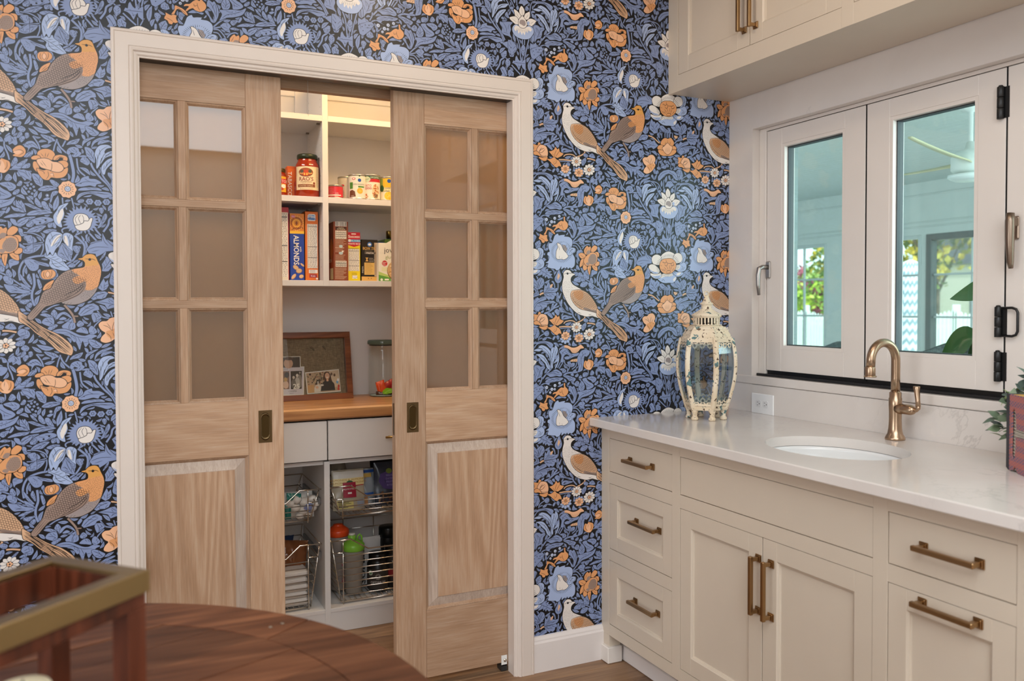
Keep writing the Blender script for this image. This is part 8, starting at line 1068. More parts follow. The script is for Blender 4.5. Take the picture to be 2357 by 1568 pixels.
def hexloft(prof, name, mat=DP, caps=True, smooth=False):
    mb = MB(); vs = [p for r, z in prof for p in hexring(r, z)]; n = len(prof)
    mb.add(vs, [(i * 6 + k, i * 6 + (k + 1) % 6, i * 6 + 6 + (k + 1) % 6, i * 6 + 6 + k) for i in range(n - 1) for k in range(6)] + ([tuple(range(6)), tuple(range((n - 1) * 6, n * 6))] if caps else []), mat); return mb.build(name, lan)
def rad(z):             # barrel curve of the cage
    t_ = (z - .045) / .285; return .072 + .027 * math.sin(PI * min(1, max(0, t_)) * .94) + .006 * t_
hexloft([(.068, .036), (.078, .038), (.080, .044), (.074, .047)], 'base_ring')
hexloft([(.074, .045), (.077, .060), (.080, .0605)], 'base_band', caps=False)
mb = MB()
for k in range(6):
    a = HEXA[k]; t_ = Vector((-math.sin(a), math.cos(a), 0)); n_ = Vector((math.cos(a), math.sin(a), 0)); vs = []; N = 16
    for i in range(N + 1):
        z = .045 + .254 * i / N; r = rad(z) * 1.06; c_ = Vector((LX, LY, CTOP + z)) + n_ * r
        vs += [tuple(c_ + t_ * .0105 - n_ * .007), tuple(c_ + t_ * .0075 - n_ * .0005), tuple(c_ + t_ * .002 + n_ * .003), tuple(c_ - t_ * .002 + n_ * .003), tuple(c_ - t_ * .0075 - n_ * .0005), tuple(c_ - t_ * .0105 - n_ * .007)]
    mb = MB(); mb.add(vs, [(i * 6 + j, i * 6 + (j + 1) % 6, i * 6 + 6 + (j + 1) % 6, i * 6 + 6 + j) for i in range(N) for j in range(6)] + [tuple(range(6)), tuple(range(N * 6, N * 6 + 6))], DP); mb.build('rib', lan)
for k in range(6):
    a0, a1 = HEXA[k], HEXA[(k + 1) % 6]; vs = []; N = 14
    for i in range(N + 1):
        z = .050 + .246 * i / N; r = rad(z) * 1.0
        p0 = Vector((LX + r * math.cos(a0), LY + r * math.sin(a0), CTOP + z)); p1 = Vector((LX + r * math.cos(a1), LY + r * math.sin(a1), CTOP + z)); vs += [tuple(p0.lerp(p1, .10)), tuple(p0.lerp(p1, .90))]
    mb = MB(); mb.add(vs, [(2 * i, 2 * i + 1, 2 * i + 3, 2 * i + 2) for i in range(N)], LGLASS, True); mb.build('glass_pane', lan, fixn=False)
    # pierced trim at the top and bottom of each pane
    mb = MB(); am = (a0 + a1) / 2
    for (zz, up_s) in ((.279, -1), (.068, 1)):
        mb = MB()
        r = rad(zz) * 1.012; p0 = Vector((LX + r * math.cos(a0), LY + r * math.sin(a0), CTOP + zz)); p1 = Vector((LX + r * math.cos(a1), LY + r * math.sin(a1), CTOP + zz)); d_ = (p1 - p0); L = d_.length; d_.normalize(); nn = Vector((math.cos(am), math.sin(am), 0))
        F = flat(p0, d_, (0, 0, 1), nn); hgt = .030
        mb.prism([(.010, -up_s * .014), (L - .010, -up_s * .014), (L - .010, -up_s * .006), (.010, -up_s * .006)], F, 0, .0016, DP)
        for q in (.22, .5, .78):
            n = 12; ro, ri = .0098, .0050; cx_, cz_ = L * q, up_s * .006
            vs = [F(cx_ + ro * math.cos(2 * PI * i / n), cz_ + ro * math.sin(2 * PI * i / n), .001) for i in range(n)] + [F(cx_ + ri * math.cos(2 * PI * i / n), cz_ + ri * math.sin(2 * PI * i / n), .001) for i in range(n)]
            mb.add(vs, [(i, (i + 1) % n, n + (i + 1) % n, n + i) for i in range(n)], DP)
            mb.add([F(cx_ - .004, cz_ + up_s * .008, .001), F(cx_ + .004, cz_ + up_s * .008, .001), F(cx_, cz_ + up_s * .014, .001)], [(0, 1, 2)], DP)
        for q in (.08, .36, .64, .92):
            n = 8; cx_, cz_ = L * q, -up_s * .002; ro, ri = .0078, .0034
            vs = [F(cx_ + ro * math.cos(2 * PI * i / n), cz_ + ro * math.sin(2 * PI * i / n), .0012) for i in range(n)] + [F(cx_ + ri * math.cos(2 * PI * i / n), cz_ + ri * math.sin(2 * PI * i / n), .0012) for i in range(n)]
            mb.add(vs, [(i, (i + 1) % n, n + (i + 1) % n, n + i) for i in range(n)], DP)
        mb.build('pierced_trim', lan, kind='stuff', fixn=False)
hexloft([(.090, .288), (.0955, .290), (.0955, .297), (.092, .302), (.087, .306), (.086, .312), (.080, .322), (.078, .328), (.072, .332), (.069, .338), (.056, .344), (.050, .346)], 'shoulder', caps=False)
hexloft([(.050, .3455), (.056, .346), (.056, .348), (.046, .3485)], 'vent_collar')
mb = MB()
for k in range(24): a = 2 * PI * k / 24; c_, s_ = math.cos(a), math.sin(a); mb.add([(LX + r * c_ - w * s_, LY + r * s_ + w * c_, CTOP + z) for z in (.347, .374) for r, w in ((.044, -.0026), (.048, -.0026), (.048, .0026), (.044, .0026))], [(0, 1, 5, 4), (1, 2, 6, 5), (2, 3, 7, 6), (3, 0, 4, 7)], DP)
mb.build('vent_bars', lan); MB().lathe([(.036, .346), (.036, .375)], (LX, LY, CTOP), M('#2e2a26', .8), 20).build('vent_core', lan)
MB().lathe([(.046, .372), (.049, .374), (.0535, .380), (.054, .384), (.044, .390), (.033, .396), (.022, .404), (.0185, .410), (.0185, .420), (.024, .423), (.024, .425), (.015, .431), (.011, .438), (.0075, .450), (.006, .456), (0, .457)], (LX, LY, CTOP), DP, 24).build('cap', lan)
mb = MB(); mb.tube([(LX + .010 * math.cos(t_), LY, CTOP + .458 + .012 * math.sin(t_)) for t_ in [2 * PI * k / 18 for k in range(18)]], .0025, DP, 8, closed=True); mb.build('hanging_ring', lan)
for k in range(6):
    if k % 1: continue
    a = HEXA[k]; px, py = LX + .062 * math.cos(a), LY + .062 * math.sin(a)
    MB().lathe([(0, 0), (.011, 0), (.0135, .004), (.012, .010), (.0085, .014), (.0095, .018), (.0085, .022), (.0115, .030), (.014, .037), (0, .038)], (px, py, CTOP + .0004), DP, 14).build('foot', lan)
t_ = HEXA[1]; mb = MB(); mb.tube([(LX + .100 * math.cos(HEXA[2]) , LY + .100 * math.sin(HEXA[2]), CTOP + .085), (LX + .104 * math.cos(HEXA[2]), LY + .104 * math.sin(HEXA[2]), CTOP + .078)], .004, DP, 8); mb.build('latch', lan)

# ------------------------------------------------------------------ letter book and leafy plant at the right edge of the counter
def bookmat():
    m, nt, o = new_mat('woven_cover'); b = pbsdf(nt, o, srgb('#c4645a'), .65); t = nt.nodes.new('ShaderNodeTexCoord'); s = nt.nodes.new('ShaderNodeSeparateXYZ'); nt.links.new(t.outputs['Object'], s.inputs[0])
    u = mathn(nt, 'ADD', mathn(nt, 'MULTIPLY', s.outputs['Y'], 1.0), mathn(nt, 'MULTIPLY', s.outputs['X'], .6))
    zz = mathn(nt, 'PINGPONG', mathn(nt, 'MULTIPLY', u, 120), 1.0); w = mathn(nt, 'ADD', mathn(nt, 'MULTIPLY', s.outputs['Z'], 118), zz); f = mathn(nt, 'FRACT', w)
    r = ramp(nt, f, [(.0, srgb('#bd7064')), (.45, srgb('#c98676')), (.5, srgb('#5c5f80')), (.95, srgb('#686a88'))]); r.color_ramp.interpolation = 'CONSTANT'
    k = mathn(nt, 'FRACT', mathn(nt, 'MULTIPLY', s.outputs['Z'], 37)); k2 = ramp(nt, k, [(.5, (0, 0, 0)), (.55, (.55, .55, .55))])
    c = mixc(nt, k2.outputs[0], r.outputs[0], srgb('#c6715f')); nt.links.new(c, b.inputs['Base Color']); return m
bk = thing('letter_book', (2.02, -1.42, CTOP), 'book cut as a letter, zigzag orange and blue cover, at the right counter end', 'book')
o0 = Vector((2.046, -1.300, CTOP + .0005)); ex_ = Vector((-.55, -.835, 0)).normalized(); ez_ = Vector((0, 0, 1)); en_ = ex_.cross(ez_); en_ = -en_ if en_.x > 0 else en_
F = lambda u, v, h: tuple(o0 + ex_ * u + ez_ * v + en_ * h); COV = bookmat(); HB = .192
mb = MB(); mb.prism([(0, .006), (.014, .0), (.014, HB), (0, HB)], F, -.045, .001, M('#39373c', .6)); mb.build('spine', bk)
letter = [(.014, 0), (.034, .004), (.044, .016), (.060, .0), (.17, 0), (.17, HB), (.014, HB)]; hole = [(.026, .040), (.040, .030), (.048, .055), (.048, .088), (.13, .088), (.13, .108), (.052, .108), (.046, .150), (.038, .160), (.028, .150)]
tr = tessellate_polygon([[Vector((u, v, 0)) for u, v in letter], [Vector((u, v, 0)) for u, v in hole]]); al = letter + hole
mb = MB(); mb.add([F(u, v, 0) for u, v in al], [tuple(t) for t in tr], COV); mb.add([F(u, v, -.003) for u, v in al], [tuple(t) for t in tr], COV)
for lst in (letter, hole): n = len(lst); mb.add([F(u, v, 0) for u, v in lst] + [F(u, v, -.003) for u, v in lst], [(i, (i + 1) % n, n + (i + 1) % n, n + i) for i in range(n)], COV)
mb.build('cover', bk, fixn=False)
mb = MB(); pg = M('#cfc6b8', .7, 0, .05)
for k in range(44): v = .004 + k * .00425; mb.prism([(.016, v), (.168, v), (.168, v + .0028), (.016, v + .0028)], F, -.042, -.0055 - .002 * (k % 2), pg)
mb.prism([(.016, .002), (.168, .002), (.168, HB - .002), (.016, HB - .002)], F, -.042, -.0095, M('#a89d8d', .7, 0, .05)); mb.build('pages', bk)
mb = MB(); mb.prism([(.014, HB - .004), (.17, HB - .004), (.17, HB - .001), (.014, HB - .001)], F, -.042, -.0035, M('#d9a63a', .5)); mb.build('gilt_edge', bk)

LEAFG = [M(c, .42, 0, .12) for c in ('#5a6a5a', '#6b7c64', '#7f9170', '#9bb060', '#4c5c54')]
pl = thing('potted_plant', (2.17, -1.36, CTOP), 'small leafy green plant in a white pot behind the zigzag book', 'plant')
MB().lathe([(0, 0), (.035, 0), (.040, .004), (.047, .085), (.045, .088), (.041, .084), (0, .080)], (2.17, -1.40, CTOP), M('#e6e2dc', .35), 28).build('pot', pl)
def leaf_mesh(mb, p, d, n, L, w, mat, fold=.18, droop=.15):
    d = Vector(d).normalized(); n = Vector(n); n = (n - d * n.dot(d)).normalized(); s = d.cross(n); p = Vector(p); vs = []; N = 5
    for i in range(N + 1):
        t = i / N; c = p + d * L * t - n * L * droop * t * t; h = w * math.sin(PI * t ** .8) * .5 if 0 < t < 1 else 0.0008
        vs += [tuple(c + s * h + n * fold * h), tuple(c), tuple(c - s * h + n * fold * h)]
    return mb.add(vs, [(3 * i + j, 3 * i + j + 1, 3 * i + 4 + j, 3 * i + 3 + j) for i in range(N) for j in (0, 1)], mat, True)
random.seed(11)
twigs = [((2.17, -1.385, 1.0), (2.135, -1.245, 1.075)), ((2.17, -1.385, 1.0), (2.125, -1.215, 1.00)), ((2.17, -1.39, 1.0), (2.155, -1.29, 1.145)), ((2.17, -1.395, 1.0), (2.14, -1.31, 1.16)), ((2.17, -1.39, 1.0), (2.135, -1.255, 1.045)), ((2.17, -1.39, 1.0), (2.12, -1.235, .985)), ((2.17, -1.40, 1.0), (2.10, -1.44, 1.17)), ((2.17, -1.40, 1.0), (2.13, -1.50, 1.15)), ((2.17, -1.39, 1.0), (2.16, -1.33, 1.11)), ((2.17, -1.38, 1.0), (2.15, -1.235, 1.09)), ((2.17, -1.38, 1.0), (2.12, -1.225, 1.03)), ((2.17, -1.39, 1.0), (2.14, -1.275, 1.115))]
for a, b in twigs:
    a, b = Vector(a), Vector(b); m_ = a.lerp(b, .5) + Vector((0, 0, .02)); P = [a, a.lerp(m_, .6), m_, m_.lerp(b, .6), b]; MB().tube(P, .0014, M('#55603f', .6), 6).build('twig', pl)
    for k in range(13):
        t = .42 + .58 * k / 12; p = P[2].lerp(P[4], max(0, (t - .4) / .6)); ax = (P[4] - P[2]).normalized(); side = Vector((random.uniform(-1, 1), random.uniform(-1, 1), random.uniform(-.4, .9)))
        d = (ax * (.9 if k == 12 else .5) + side.normalized() * .9); mb = MB(); leaf_mesh(mb, p, d, (random.uniform(-.8, 0), random.uniform(-.9, .3), .8), random.uniform(.030, .043), random.uniform(.021, .027), random.choice(LEAFG)); mb.build('leaf', pl, fixn=False)

# ------------------------------------------------------------------ upper cabinets over the window
UFX, UZ = 1.961, 2.150; uc = thing('upper_cabinet', (2.11, -1.2, UZ), 'cream upper cabinet with brass pulls hanging over the window', 'cabinet')
mb = MB(); UD = UFX + .019
for (a, b) in ((0, -.060), (-.843, -.886), (-1.66, -1.70), (YE + .06, YE)): mb.box(UFX, UD, b, a - (.001 if a == 0 else 0), UZ, 2.74, CREAM, .0006)
for (a, b) in ((-.060, -.843), (-.886, -1.66), (-1.70, YE + .06)): mb.box(UFX + .0002, UD, b, a, UZ, 2.211, CREAM); mb.box(UFX + .0002, UD, b, a, 2.69, 2.74, CREAM)
mb.build('face_frame', uc)
mb = MB(); mb.box(UD, XR - .003, YE, -.001, UZ + .0025, UZ + .02, CREAM); mb.box(UD, XR - .003, -.019, -.001, UZ + .02, 2.74, CREAM); mb.box(UD, XR - .003, YE, YE + .018, UZ + .02, 2.74, CREAM); mb.box(UD + .03, UD + .032, YE + .02, -.02, UZ + .02, 2.74, M('#8f8474', .6)); mb.build('carcass', uc)
for (a, b, hy) in ((-.060, -.4515, -.428), (-.4515, -.843, -.483), (-.886, -1.273, -1.245), (-1.273, -1.66, -1.30)):
    d_ = front(uc, 'cabinet_door', a, b, 2.211, 2.69, .058, face=UFX); pull(d_, hy, 2.345, .168, True, face=UFX)
front(uc, 'cabinet_door', -1.70, YE + .06, 2.211, 2.69, .058, face=UFX)

# ------------------------------------------------------------------ folding window
wnd = thing('window_1', (2.33, -1.38, OZ0), kind='structure')
GASK = M('#050506', .8, 0, 0)
FXa, FXb = 2.296, 2.375; SXa, SXb = 2.300, 2.355
MB().box(FXa, FXb, OY1 - .036, OY1 - .0005, OZ0 + .001, OZ1 - .0005, VINYL, .0015).build('frame_jamb', wnd)
MB().box(FXa, FXb, OY0 + .0005, OY0 + .036, OZ0 + .001, OZ1 - .0005, VINYL, .0015).build('frame_jamb', wnd)
MB().box(FXa, FXb, OY0 + .036, OY1 - .036, OZ1 - .012, OZ1 - .0005, VINYL, .001).build('frame_head', wnd)
MB().box(FXa - .012, FXb, OY0 + .002, OY1 - .002, OZ0 + .0005, OZ0 + .009, M('#17171a', .45), .001).build('sill_track', wnd)
MB().box(SXa + .008, FXb, OY0 + .036, OY1 - .036, OZ0 + .009, OZ0 + .026, BLACK).build('bottom_gasket', wnd)
def sash(y0, y1, gy0, gy1):
    z0, z1, g0, g1 = 1.0815, 2.004, 1.180, 1.932; mb = MB()
    for (a, b, c, d) in ((gy0 + .012, y0, z0, z1), (y1, gy1 - .012, z0, z1), (gy1 - .012, gy0 + .012, z0, g0 - .012), (gy1 - .012, gy0 + .012, g1 + .012, z1)): mb.box(SXa, SXb, a, b, c, d, VINYL, .001)
    s = mb.build('sash', wnd)
    mb = MB()
    for (a, b, c, d) in ((gy0, gy0 + .012, g0 - .012, g1 + .012), (gy1 - .012, gy1, g0 - .012, g1 + .012), (gy1, gy0, g0 - .012, g0), (gy1, gy0, g1, g1 + .012)): mb.box(SXa + .0012, SXb - .002, a, b, c, d, VINYL, .0005)
    mb.build('glazing_stop', s)
    mb = MB()
    for (a, b, c, d) in ((gy0 - .004, gy0 - .0002, g0, g1), (gy1 + .0002, gy1 + .004, g0, g1), (gy1, gy0, g1 - .004, g1 - .0002), (gy1, gy0, g0 + .0002, g0 + .003)): mb.box(SXa + .018, SXb - .01, a, b, c, d, M('#3c4246', .5))
    mb.build('glass_gasket', s)
    MB().box(SXa + .024, SXa + .028, gy1, gy0, g0, g1, TEAL).build('glass_pane', s); return s
s1 = sash(-.1735, -.6345, -.263, -.537); s2 = sash(-.6415, -1.1185, -.743, -1.024); s3 = sash(-1.1245, -1.60, -1.228, -1.50); s4 = sash(-1.607, -2.08, -1.71, -1.98); s5 = sash(-2.087, -2.58, -2.19, -2.48)
for (a, b, zz0) in ((-.1735, -.6345, 1), (-.6415, -1.1185, 1)):
    pass
for y in (-.638, -1.1215, -1.6035, -2.0835): MB().box(SXa + .003, SXb, y - .0034, y + .0034, 1.075, 2.004, GASK).build('meeting_gasket', wnd)
MB().box(SXa + .003, SXb, -.1734, -.1712, 1.08, 2.004, GASK).build('edge_gasket', wnd); MB().box(SXa + .003, SXb, OY0 + .04, OY1 - .038, 2.004, 2.0062, GASK).build('top_gasket', wnd)
def hinge(parent, y, z, h):
    mb = MB()
    for k in range(3): mb.lathe([(.0088, 0), (.0095, .001), (.0095, h / 3 - .002), (.0088, h / 3 - .001)], (SXa - .007, y + .010, z - h / 2 + k * h / 3), BLACK, 18)
    mb.box(SXa - .002, SXa + .001, y - .012, y + .014, z - h / 2 + .002, z + h / 2 - .002, BLACK); mb.lathe([(.007, 0), (.005, .004), (0, .005)], (SXa - .007, y + .010, z + h / 2 - .001), BLACK, 14)
    return mb.build('hinge', parent)
hinge(s2, -1.1175, 1.906, .092); hinge(s2, -1.1175, 1.155, .086)
hh = hinge(s2, -1.1175, 1.283, .088); mb = MB(); yb = -1.1215
mb.tube([(SXa - .010, yb, 1.3225), (SXa - .012, yb - .030, 1.323), (SXa - .012, yb - .041, 1.319), (SXa - .012, yb - .046, 1.310), (SXa - .012, yb - .046, 1.257), (SXa - .012, yb - .041, 1.247), (SXa - .012, yb - .030, 1.243), (SXa - .010, yb, 1.2435)], .0038, BLACK, 10); mb.build('pull_loop', hh)
# lever handle on the first sash, long one on the third
mb = MB(); hy_, hz_ = -.186, 1.470; mb.box(SXa - .008, SXa, hy_ - .012, hy_ + .012, hz_ - .033, hz_ + .033, NICKEL, .004); h1 = mb.build('handle_plate', s1, label='brushed nickel handle plate')
mb = MB(); mb.tube([(SXa - .006, hy_, hz_ + .010), (SXa - .034, hy_, hz_ + .010), (SXa - .046, hy_ + .004, hz_ + .004), (SXa - .050, hy_ + .004, hz_ - .02), (SXa - .050, hy_ + .004, hz_ - .06), (SXa - .047, hy_ + .003, hz_ - .098)], [.009, .009, .009, .0088, .0078, .0055], NICKEL, 14); mb.build('lever', h1)
hy_, hz_ = -1.158, 1.545; mb = MB(); mb.box(SXa - .008, SXa, hy_ - .006, hy_ + .016, hz_ - .03, hz_ + .035, PEWTER, .004); h3 = mb.build('handle_plate', s3, label='brushed pewter handle plate')
mb = MB(); mb.box(SXa - .036, SXa - .008, hy_ - .008, hy_ + .008, hz_ + .005, hz_ + .03, PEWTER, .003); mb.tube([(SXa - .034, hy_, hz_ + .042), (SXa - .036, hy_, hz_ + .02), (SXa - .036, hy_, hz_ - .04), (SXa - .033, hy_, hz_ - .095), (SXa - .030, hy_, hz_ - .112)], [.010, .0125, .0115, .009, .006], PEWTER, 14); mb.build('lever', h3)

# ------------------------------------------------------------------ sunroom seen through the folding window
SRX, SRC, SY0, SY1 = 6.5, 2.42, -3.6, 5.4
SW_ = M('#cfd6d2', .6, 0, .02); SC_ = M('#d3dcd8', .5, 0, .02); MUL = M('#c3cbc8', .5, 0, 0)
mb = MB(); mb.box(WX, SRX + .12, SY0, SY1, -.06, -.001, M('#8d8a84', .6, 0, .1)); struct(mb, 'floor_sunroom')
mb = MB(); mb.box(WX, SRX + .12, SY0, SY1, SRC + .006, SRC + .08, M('#8f9a97', .6)); x = WX + .004
while x < SRX: mb.box(x, x + .072, SY0, SY1, SRC, SRC + .006, SC_, .0025); x += .078
struct(mb, 'ceiling_sunroom')
mb = MB(); mb.box(WX, SRX + .12, SY1, SY1 + .1, 0, SRC, SW_); struct(mb, 'wall_sunroom_end')
mb = MB(); mb.box(WX, SRX + .12, SY0 - .1, SY0, 0, SRC, SW_); struct(mb, 'wall_sunroom_near')
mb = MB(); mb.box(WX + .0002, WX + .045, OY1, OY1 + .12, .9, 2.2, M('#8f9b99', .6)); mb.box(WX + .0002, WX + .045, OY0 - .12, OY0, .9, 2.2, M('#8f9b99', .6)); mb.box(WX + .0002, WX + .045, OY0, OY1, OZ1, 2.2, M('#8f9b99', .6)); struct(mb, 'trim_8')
WINS = [(3.51, 4.32), (2.435, 3.27), (1.56, 2.385), (.42, 1.36), (-.62, .32), (-1.7, -.72), (4.5, 5.2)]
mb = MB(); edges = sorted(WINS); cur = SY0
for a, b in edges: mb.box(SRX, SRX + .12, cur, a, 0, SRC, SW_); mb.box(SRX, SRX + .12, a, b, 0, .45, SW_); mb.box(SRX, SRX + .12, a, b, 1.955, SRC, SW_); cur = b
mb.box(SRX, SRX + .12, cur, SY1, 0, SRC, SW_)
for z in (2.02, 2.06, 2.30): mb.box(SRX - .012, SRX, SY0, SY1, z, z + .012, SW_, .003)
struct(mb, 'wall_sunroom_far')
for k, (a, b) in enumerate(WINS):
    dark = k == 2; fm = M('#6f7472', .5) if dark else MUL; w = .055 if dark else .03
    t = thing('window_%d' % (k + 2), (SRX + .05, (a + b) / 2, .45), kind='structure')
    mb = MB(); mb.box(SRX - .01, SRX + .07, a, a + w, .45, 1.955, fm, .004); mb.box(SRX - .01, SRX + .07, b - w, b, .45, 1.955, fm, .004); mb.box(SRX - .01, SRX + .07, a + w, b - w, 1.955 - w, 1.955, fm, .004); mb.box(SRX - .01, SRX + .07, a + w, b - w, .45, .45 + w, fm, .004); mb.build('frame', t)
    mids = ((a + b) / 2 - .08,) if k == 0 else (((a + b) / 2,) if k != 1 else ((a + b) / 2 + .1,))
    for y in mids: MB().box(SRX + .02, SRX + .045, y - .009, y + .009, .46, 1.94, MUL, .003).build('glazing_bar', t)
    for z in (.86, 1.228, 1.60): MB().box(SRX + .021, SRX + .044, a + w, b - w, z - .009, z + .009, MUL, .003).build('glazing_bar', t)
    MB().box(SRX + .03, SRX + .034, a + w, b - w, .46, 1.94, CLEAR).build('glass_pane', t)

# ceiling fan
fx0, fy0 = 4.2, .34; fan = thing('ceiling_fan', (fx0, fy0, 1.99), 'pale three-blade ceiling fan in the sunroom beyond the window', 'fan'); FB = M('#cfc9a6', .5); FWm = M('#dfe4df', .4)
MB().lathe([(.012, 0), (.012, .20), (.05, .21), (.06, .25), (0, .25)], (fx0, fy0, 2.17), FWm, 16).build('down_rod', fan)
MB().lathe([(0, 0), (.07, .0), (.095, .02), (.095, .09), (.07, .12), (.03, .13), (.02, .17)], (fx0, fy0, 2.04), FWm, 28).build('motor', fan)
MB().lathe([(0, 0), (.08, .004), (.11, .02), (.11, .035), (0, .035)], (fx0, fy0, 2.0), M('#e9efec', .3), 28).build('light_kit', fan)
for ang in (196, 76, 316):
    a = math.radians(ang); c_, s_ = math.cos(a), math.sin(a); vs = []; N = 8
    for i in range(N + 1):
        t = i / N; r = .06 + .70 * t; w = .050 * (1 - .8 * t) * (1 if i else .7); z = 2.11 + .03 * t * t
        for q, dz in ((-w, .018 * (1 - t)), (w, -.018 * (1 - t))): vs += [(fx0 + r * c_ - q * s_, fy0 + r * s_ + q * c_, z + dz), (fx0 + r * c_ - q * s_, fy0 + r * s_ + q * c_, z + dz - .008)]
    mb = MB(); fs = []
    for i in range(N): b = 4 * i; fs += [(b, b + 2, b + 6, b + 4), (b + 1, b + 5, b + 7, b + 3), (b, b + 4, b + 5, b + 1), (b + 2, b + 3, b + 7, b + 6)]
    mb.add(vs, fs + [(0, 1, 3, 2), (4 * N, 4 * N + 2, 4 * N + 3, 4 * N + 1)], FB, True); mb.build('blade', fan)
# recessed ceiling light
t = thing('recessed_light', (5.1, 1.9, SRC - .004), 'small round recessed light in the sunroom ceiling', 'light'); MB().lathe([(.06, 0), (.075, .001), (.075, .005), (.06, .005)], (5.1, 1.9, SRC - .006), FWm, 24).build('trim_ring', t); MB().lathe([(0, .003), (.06, .003)], (5.1, 1.9, SRC - .006), M('#f1f4f2', .4), 24).build('lens', t)

def wicker():
    m, nt, o = new_mat('dark_wicker'); b = pbsdf(nt, o, srgb('#4f5552'), .8, 0, .2); n1 = noise(nt, (1, 1, 14), 30, 2); n2 = noise(nt, (9, 9, 1), 30, 2); v = mathn(nt, 'MULTIPLY', n1.outputs[0], n2.outputs[0]); r = ramp(nt, v, [(.12, srgb('#33393a')), (.4, srgb('#707876'))]); nt.links.new(r.outputs[0], b.inputs['Base Color']); bump(nt, b, v, .5, .004); return m
WK = wicker()
def barrel_chair(x, y, top, rz, lab, w=.30):
    t = thing('wicker_chair', (x, y, 0), lab, 'chair'); T = Matrix.Translation((x, y, 0)) @ Matrix.Rotation(rz, 4, 'Z')
    vs = []; N = 16; seat = top - .36
    for i in range(N + 1):
        a = PI * (-.08 + 1.16 * i / N); h = top - .10 * abs(math.cos(a)) ** 2
        for r, z in ((w, seat - .12), (w * 1.04, h), (w * .88, h - .004), (w * .86, seat)): vs.append((r * math.cos(a), r * math.sin(a) * .95, z))
    mb = MB(); mb.T = T; mb.add(vs, [(4 * i + j, 4 * i + (j + 1) % 4, 4 * i + 4 + (j + 1) % 4, 4 * i + 4 + j) for i in range(N) for j in range(4)] + [(0, 1, 2, 3), (4 * N, 4 * N + 1, 4 * N + 2, 4 * N + 3)], WK, True); mb.build('backrest', t)
    mb = MB(); mb.T = T; mb.box(-w * .9, w * .9, -w * .9, w * .7, seat - .12, seat - .02, WK, .03); mb.build('seat', t)
    mb = MB(); mb.T = T; mb.box(-w * .82, w * .82, -w * .86, w * .6, seat - .02, seat + .05, M('#b9bcb6', .9), .025); mb.build('cushion', t)
    for sx in (-1, 1):
        for sy in (-.8, .55): mb = MB(); mb.T = T; mb.tube([(sx * w * .75, sy * w, seat - .12), (sx * w * .85, sy * w * 1.1, 0)], [.02, .014], M('#3c3a37', .6), 10); mb.build('leg', t)
barrel_chair(4.05, 1.50, 1.105, math.radians(-150), 'dark wicker chair back low in the narrower window pane', .36)
barrel_chair(3.95, .60, 1.140, math.radians(-160), 'dark wicker barrel chair low in the wider pane, nearest the glass', .34)
barrel_chair(4.85, .95, 1.13, math.radians(-140), 'further wicker chair peeking over the barrel chair in the wider pane', .30)

# large leaves of a sunroom plant close to the glass
sp = thing('large_leaf_plant', (2.66, -.90, .0), 'dark green plant with large pointed leaves just behind the window glass', 'plant'); LGm = [M(c, .3, 0, .15) for c in ('#2f5a1e', '#3a6a26', '#274a1a')]
MB().lathe([(0, 0), (.13, 0), (.16, .02), (.19, .40), (.18, .42), (.15, .40), (0, .38)], (2.72, -1.02, 0), M('#d5d2cb', .5), 28).build('pot', sp)
def big_leaf(p, d, n, L, w, m):
    mb = MB(); d = Vector(d).normalized(); n = Vector(n); n = (n - d * n.dot(d)).normalized(); s = d.cross(n); p = Vector(p); vs = []; N = 12
    for i in range(N + 1):
        t = i / N; c = p + d * L * t - Vector((0, 0, .10)) * L * t * t; h = w * .5 * (math.sin(PI * t ** .72) ** .85) if 0 < t < 1 else .001
        vs += [tuple(c + s * h + n * .10 * h), tuple(c + s * h * .5 + n * .02 * h), tuple(c), tuple(c - s * h * .5 + n * .02 * h), tuple(c - s * h + n * .10 * h)]
    mb.add(vs, [(5 * i + j, 5 * i + j + 1, 5 * i + 6 + j, 5 * i + 5 + j) for i in range(N) for j in range(4)], m, True); mb.build('leaf', sp, fixn=False)
stem = (2.72, -1.02, .40)
for (p, d, n, L, w, k) in (((2.60, -.955, 1.408), (-.02, 1, -.15), (-.75, .1, .66), .225, .125, 1), ((2.58, -.835, 1.250), (-.02, .5, -.42), (-.9, .05, .3), .165, .095, 0), ((2.60, -.850, 1.235), (-.05, .18, -1), (-.9, .3, .2), .20, .095, 2), ((2.62, -.88, 1.26), (0, .45, -.1), (-.8, 0, .6), .12, .07, 1), ((2.63, -.90, 1.20), (.05, .2, -1), (-.9, -.2, .3), .22, .10, 0), ((2.66, -1.0, 1.34), (.05, -1, .1), (-.4, 0, .9), .22, .11, 1), ((2.68, -1.02, 1.45), (.3, -.2, .9), (-.8, 0, .3), .24, .11, 0), ((2.72, -1.05, 1.25), (.9, .2, .1), (0, 0, 1), .22, .11, 2)):
    big_leaf(p, d, n, L, w, LGm[k]); MB().tube([stem, ((stem[0] + p[0]) / 2, (stem[1] + p[1]) / 2 - .02, (stem[2] + p[2]) / 2 + .15), p], [.008, .006, .004], LGm[0], 8).build('stem', sp)

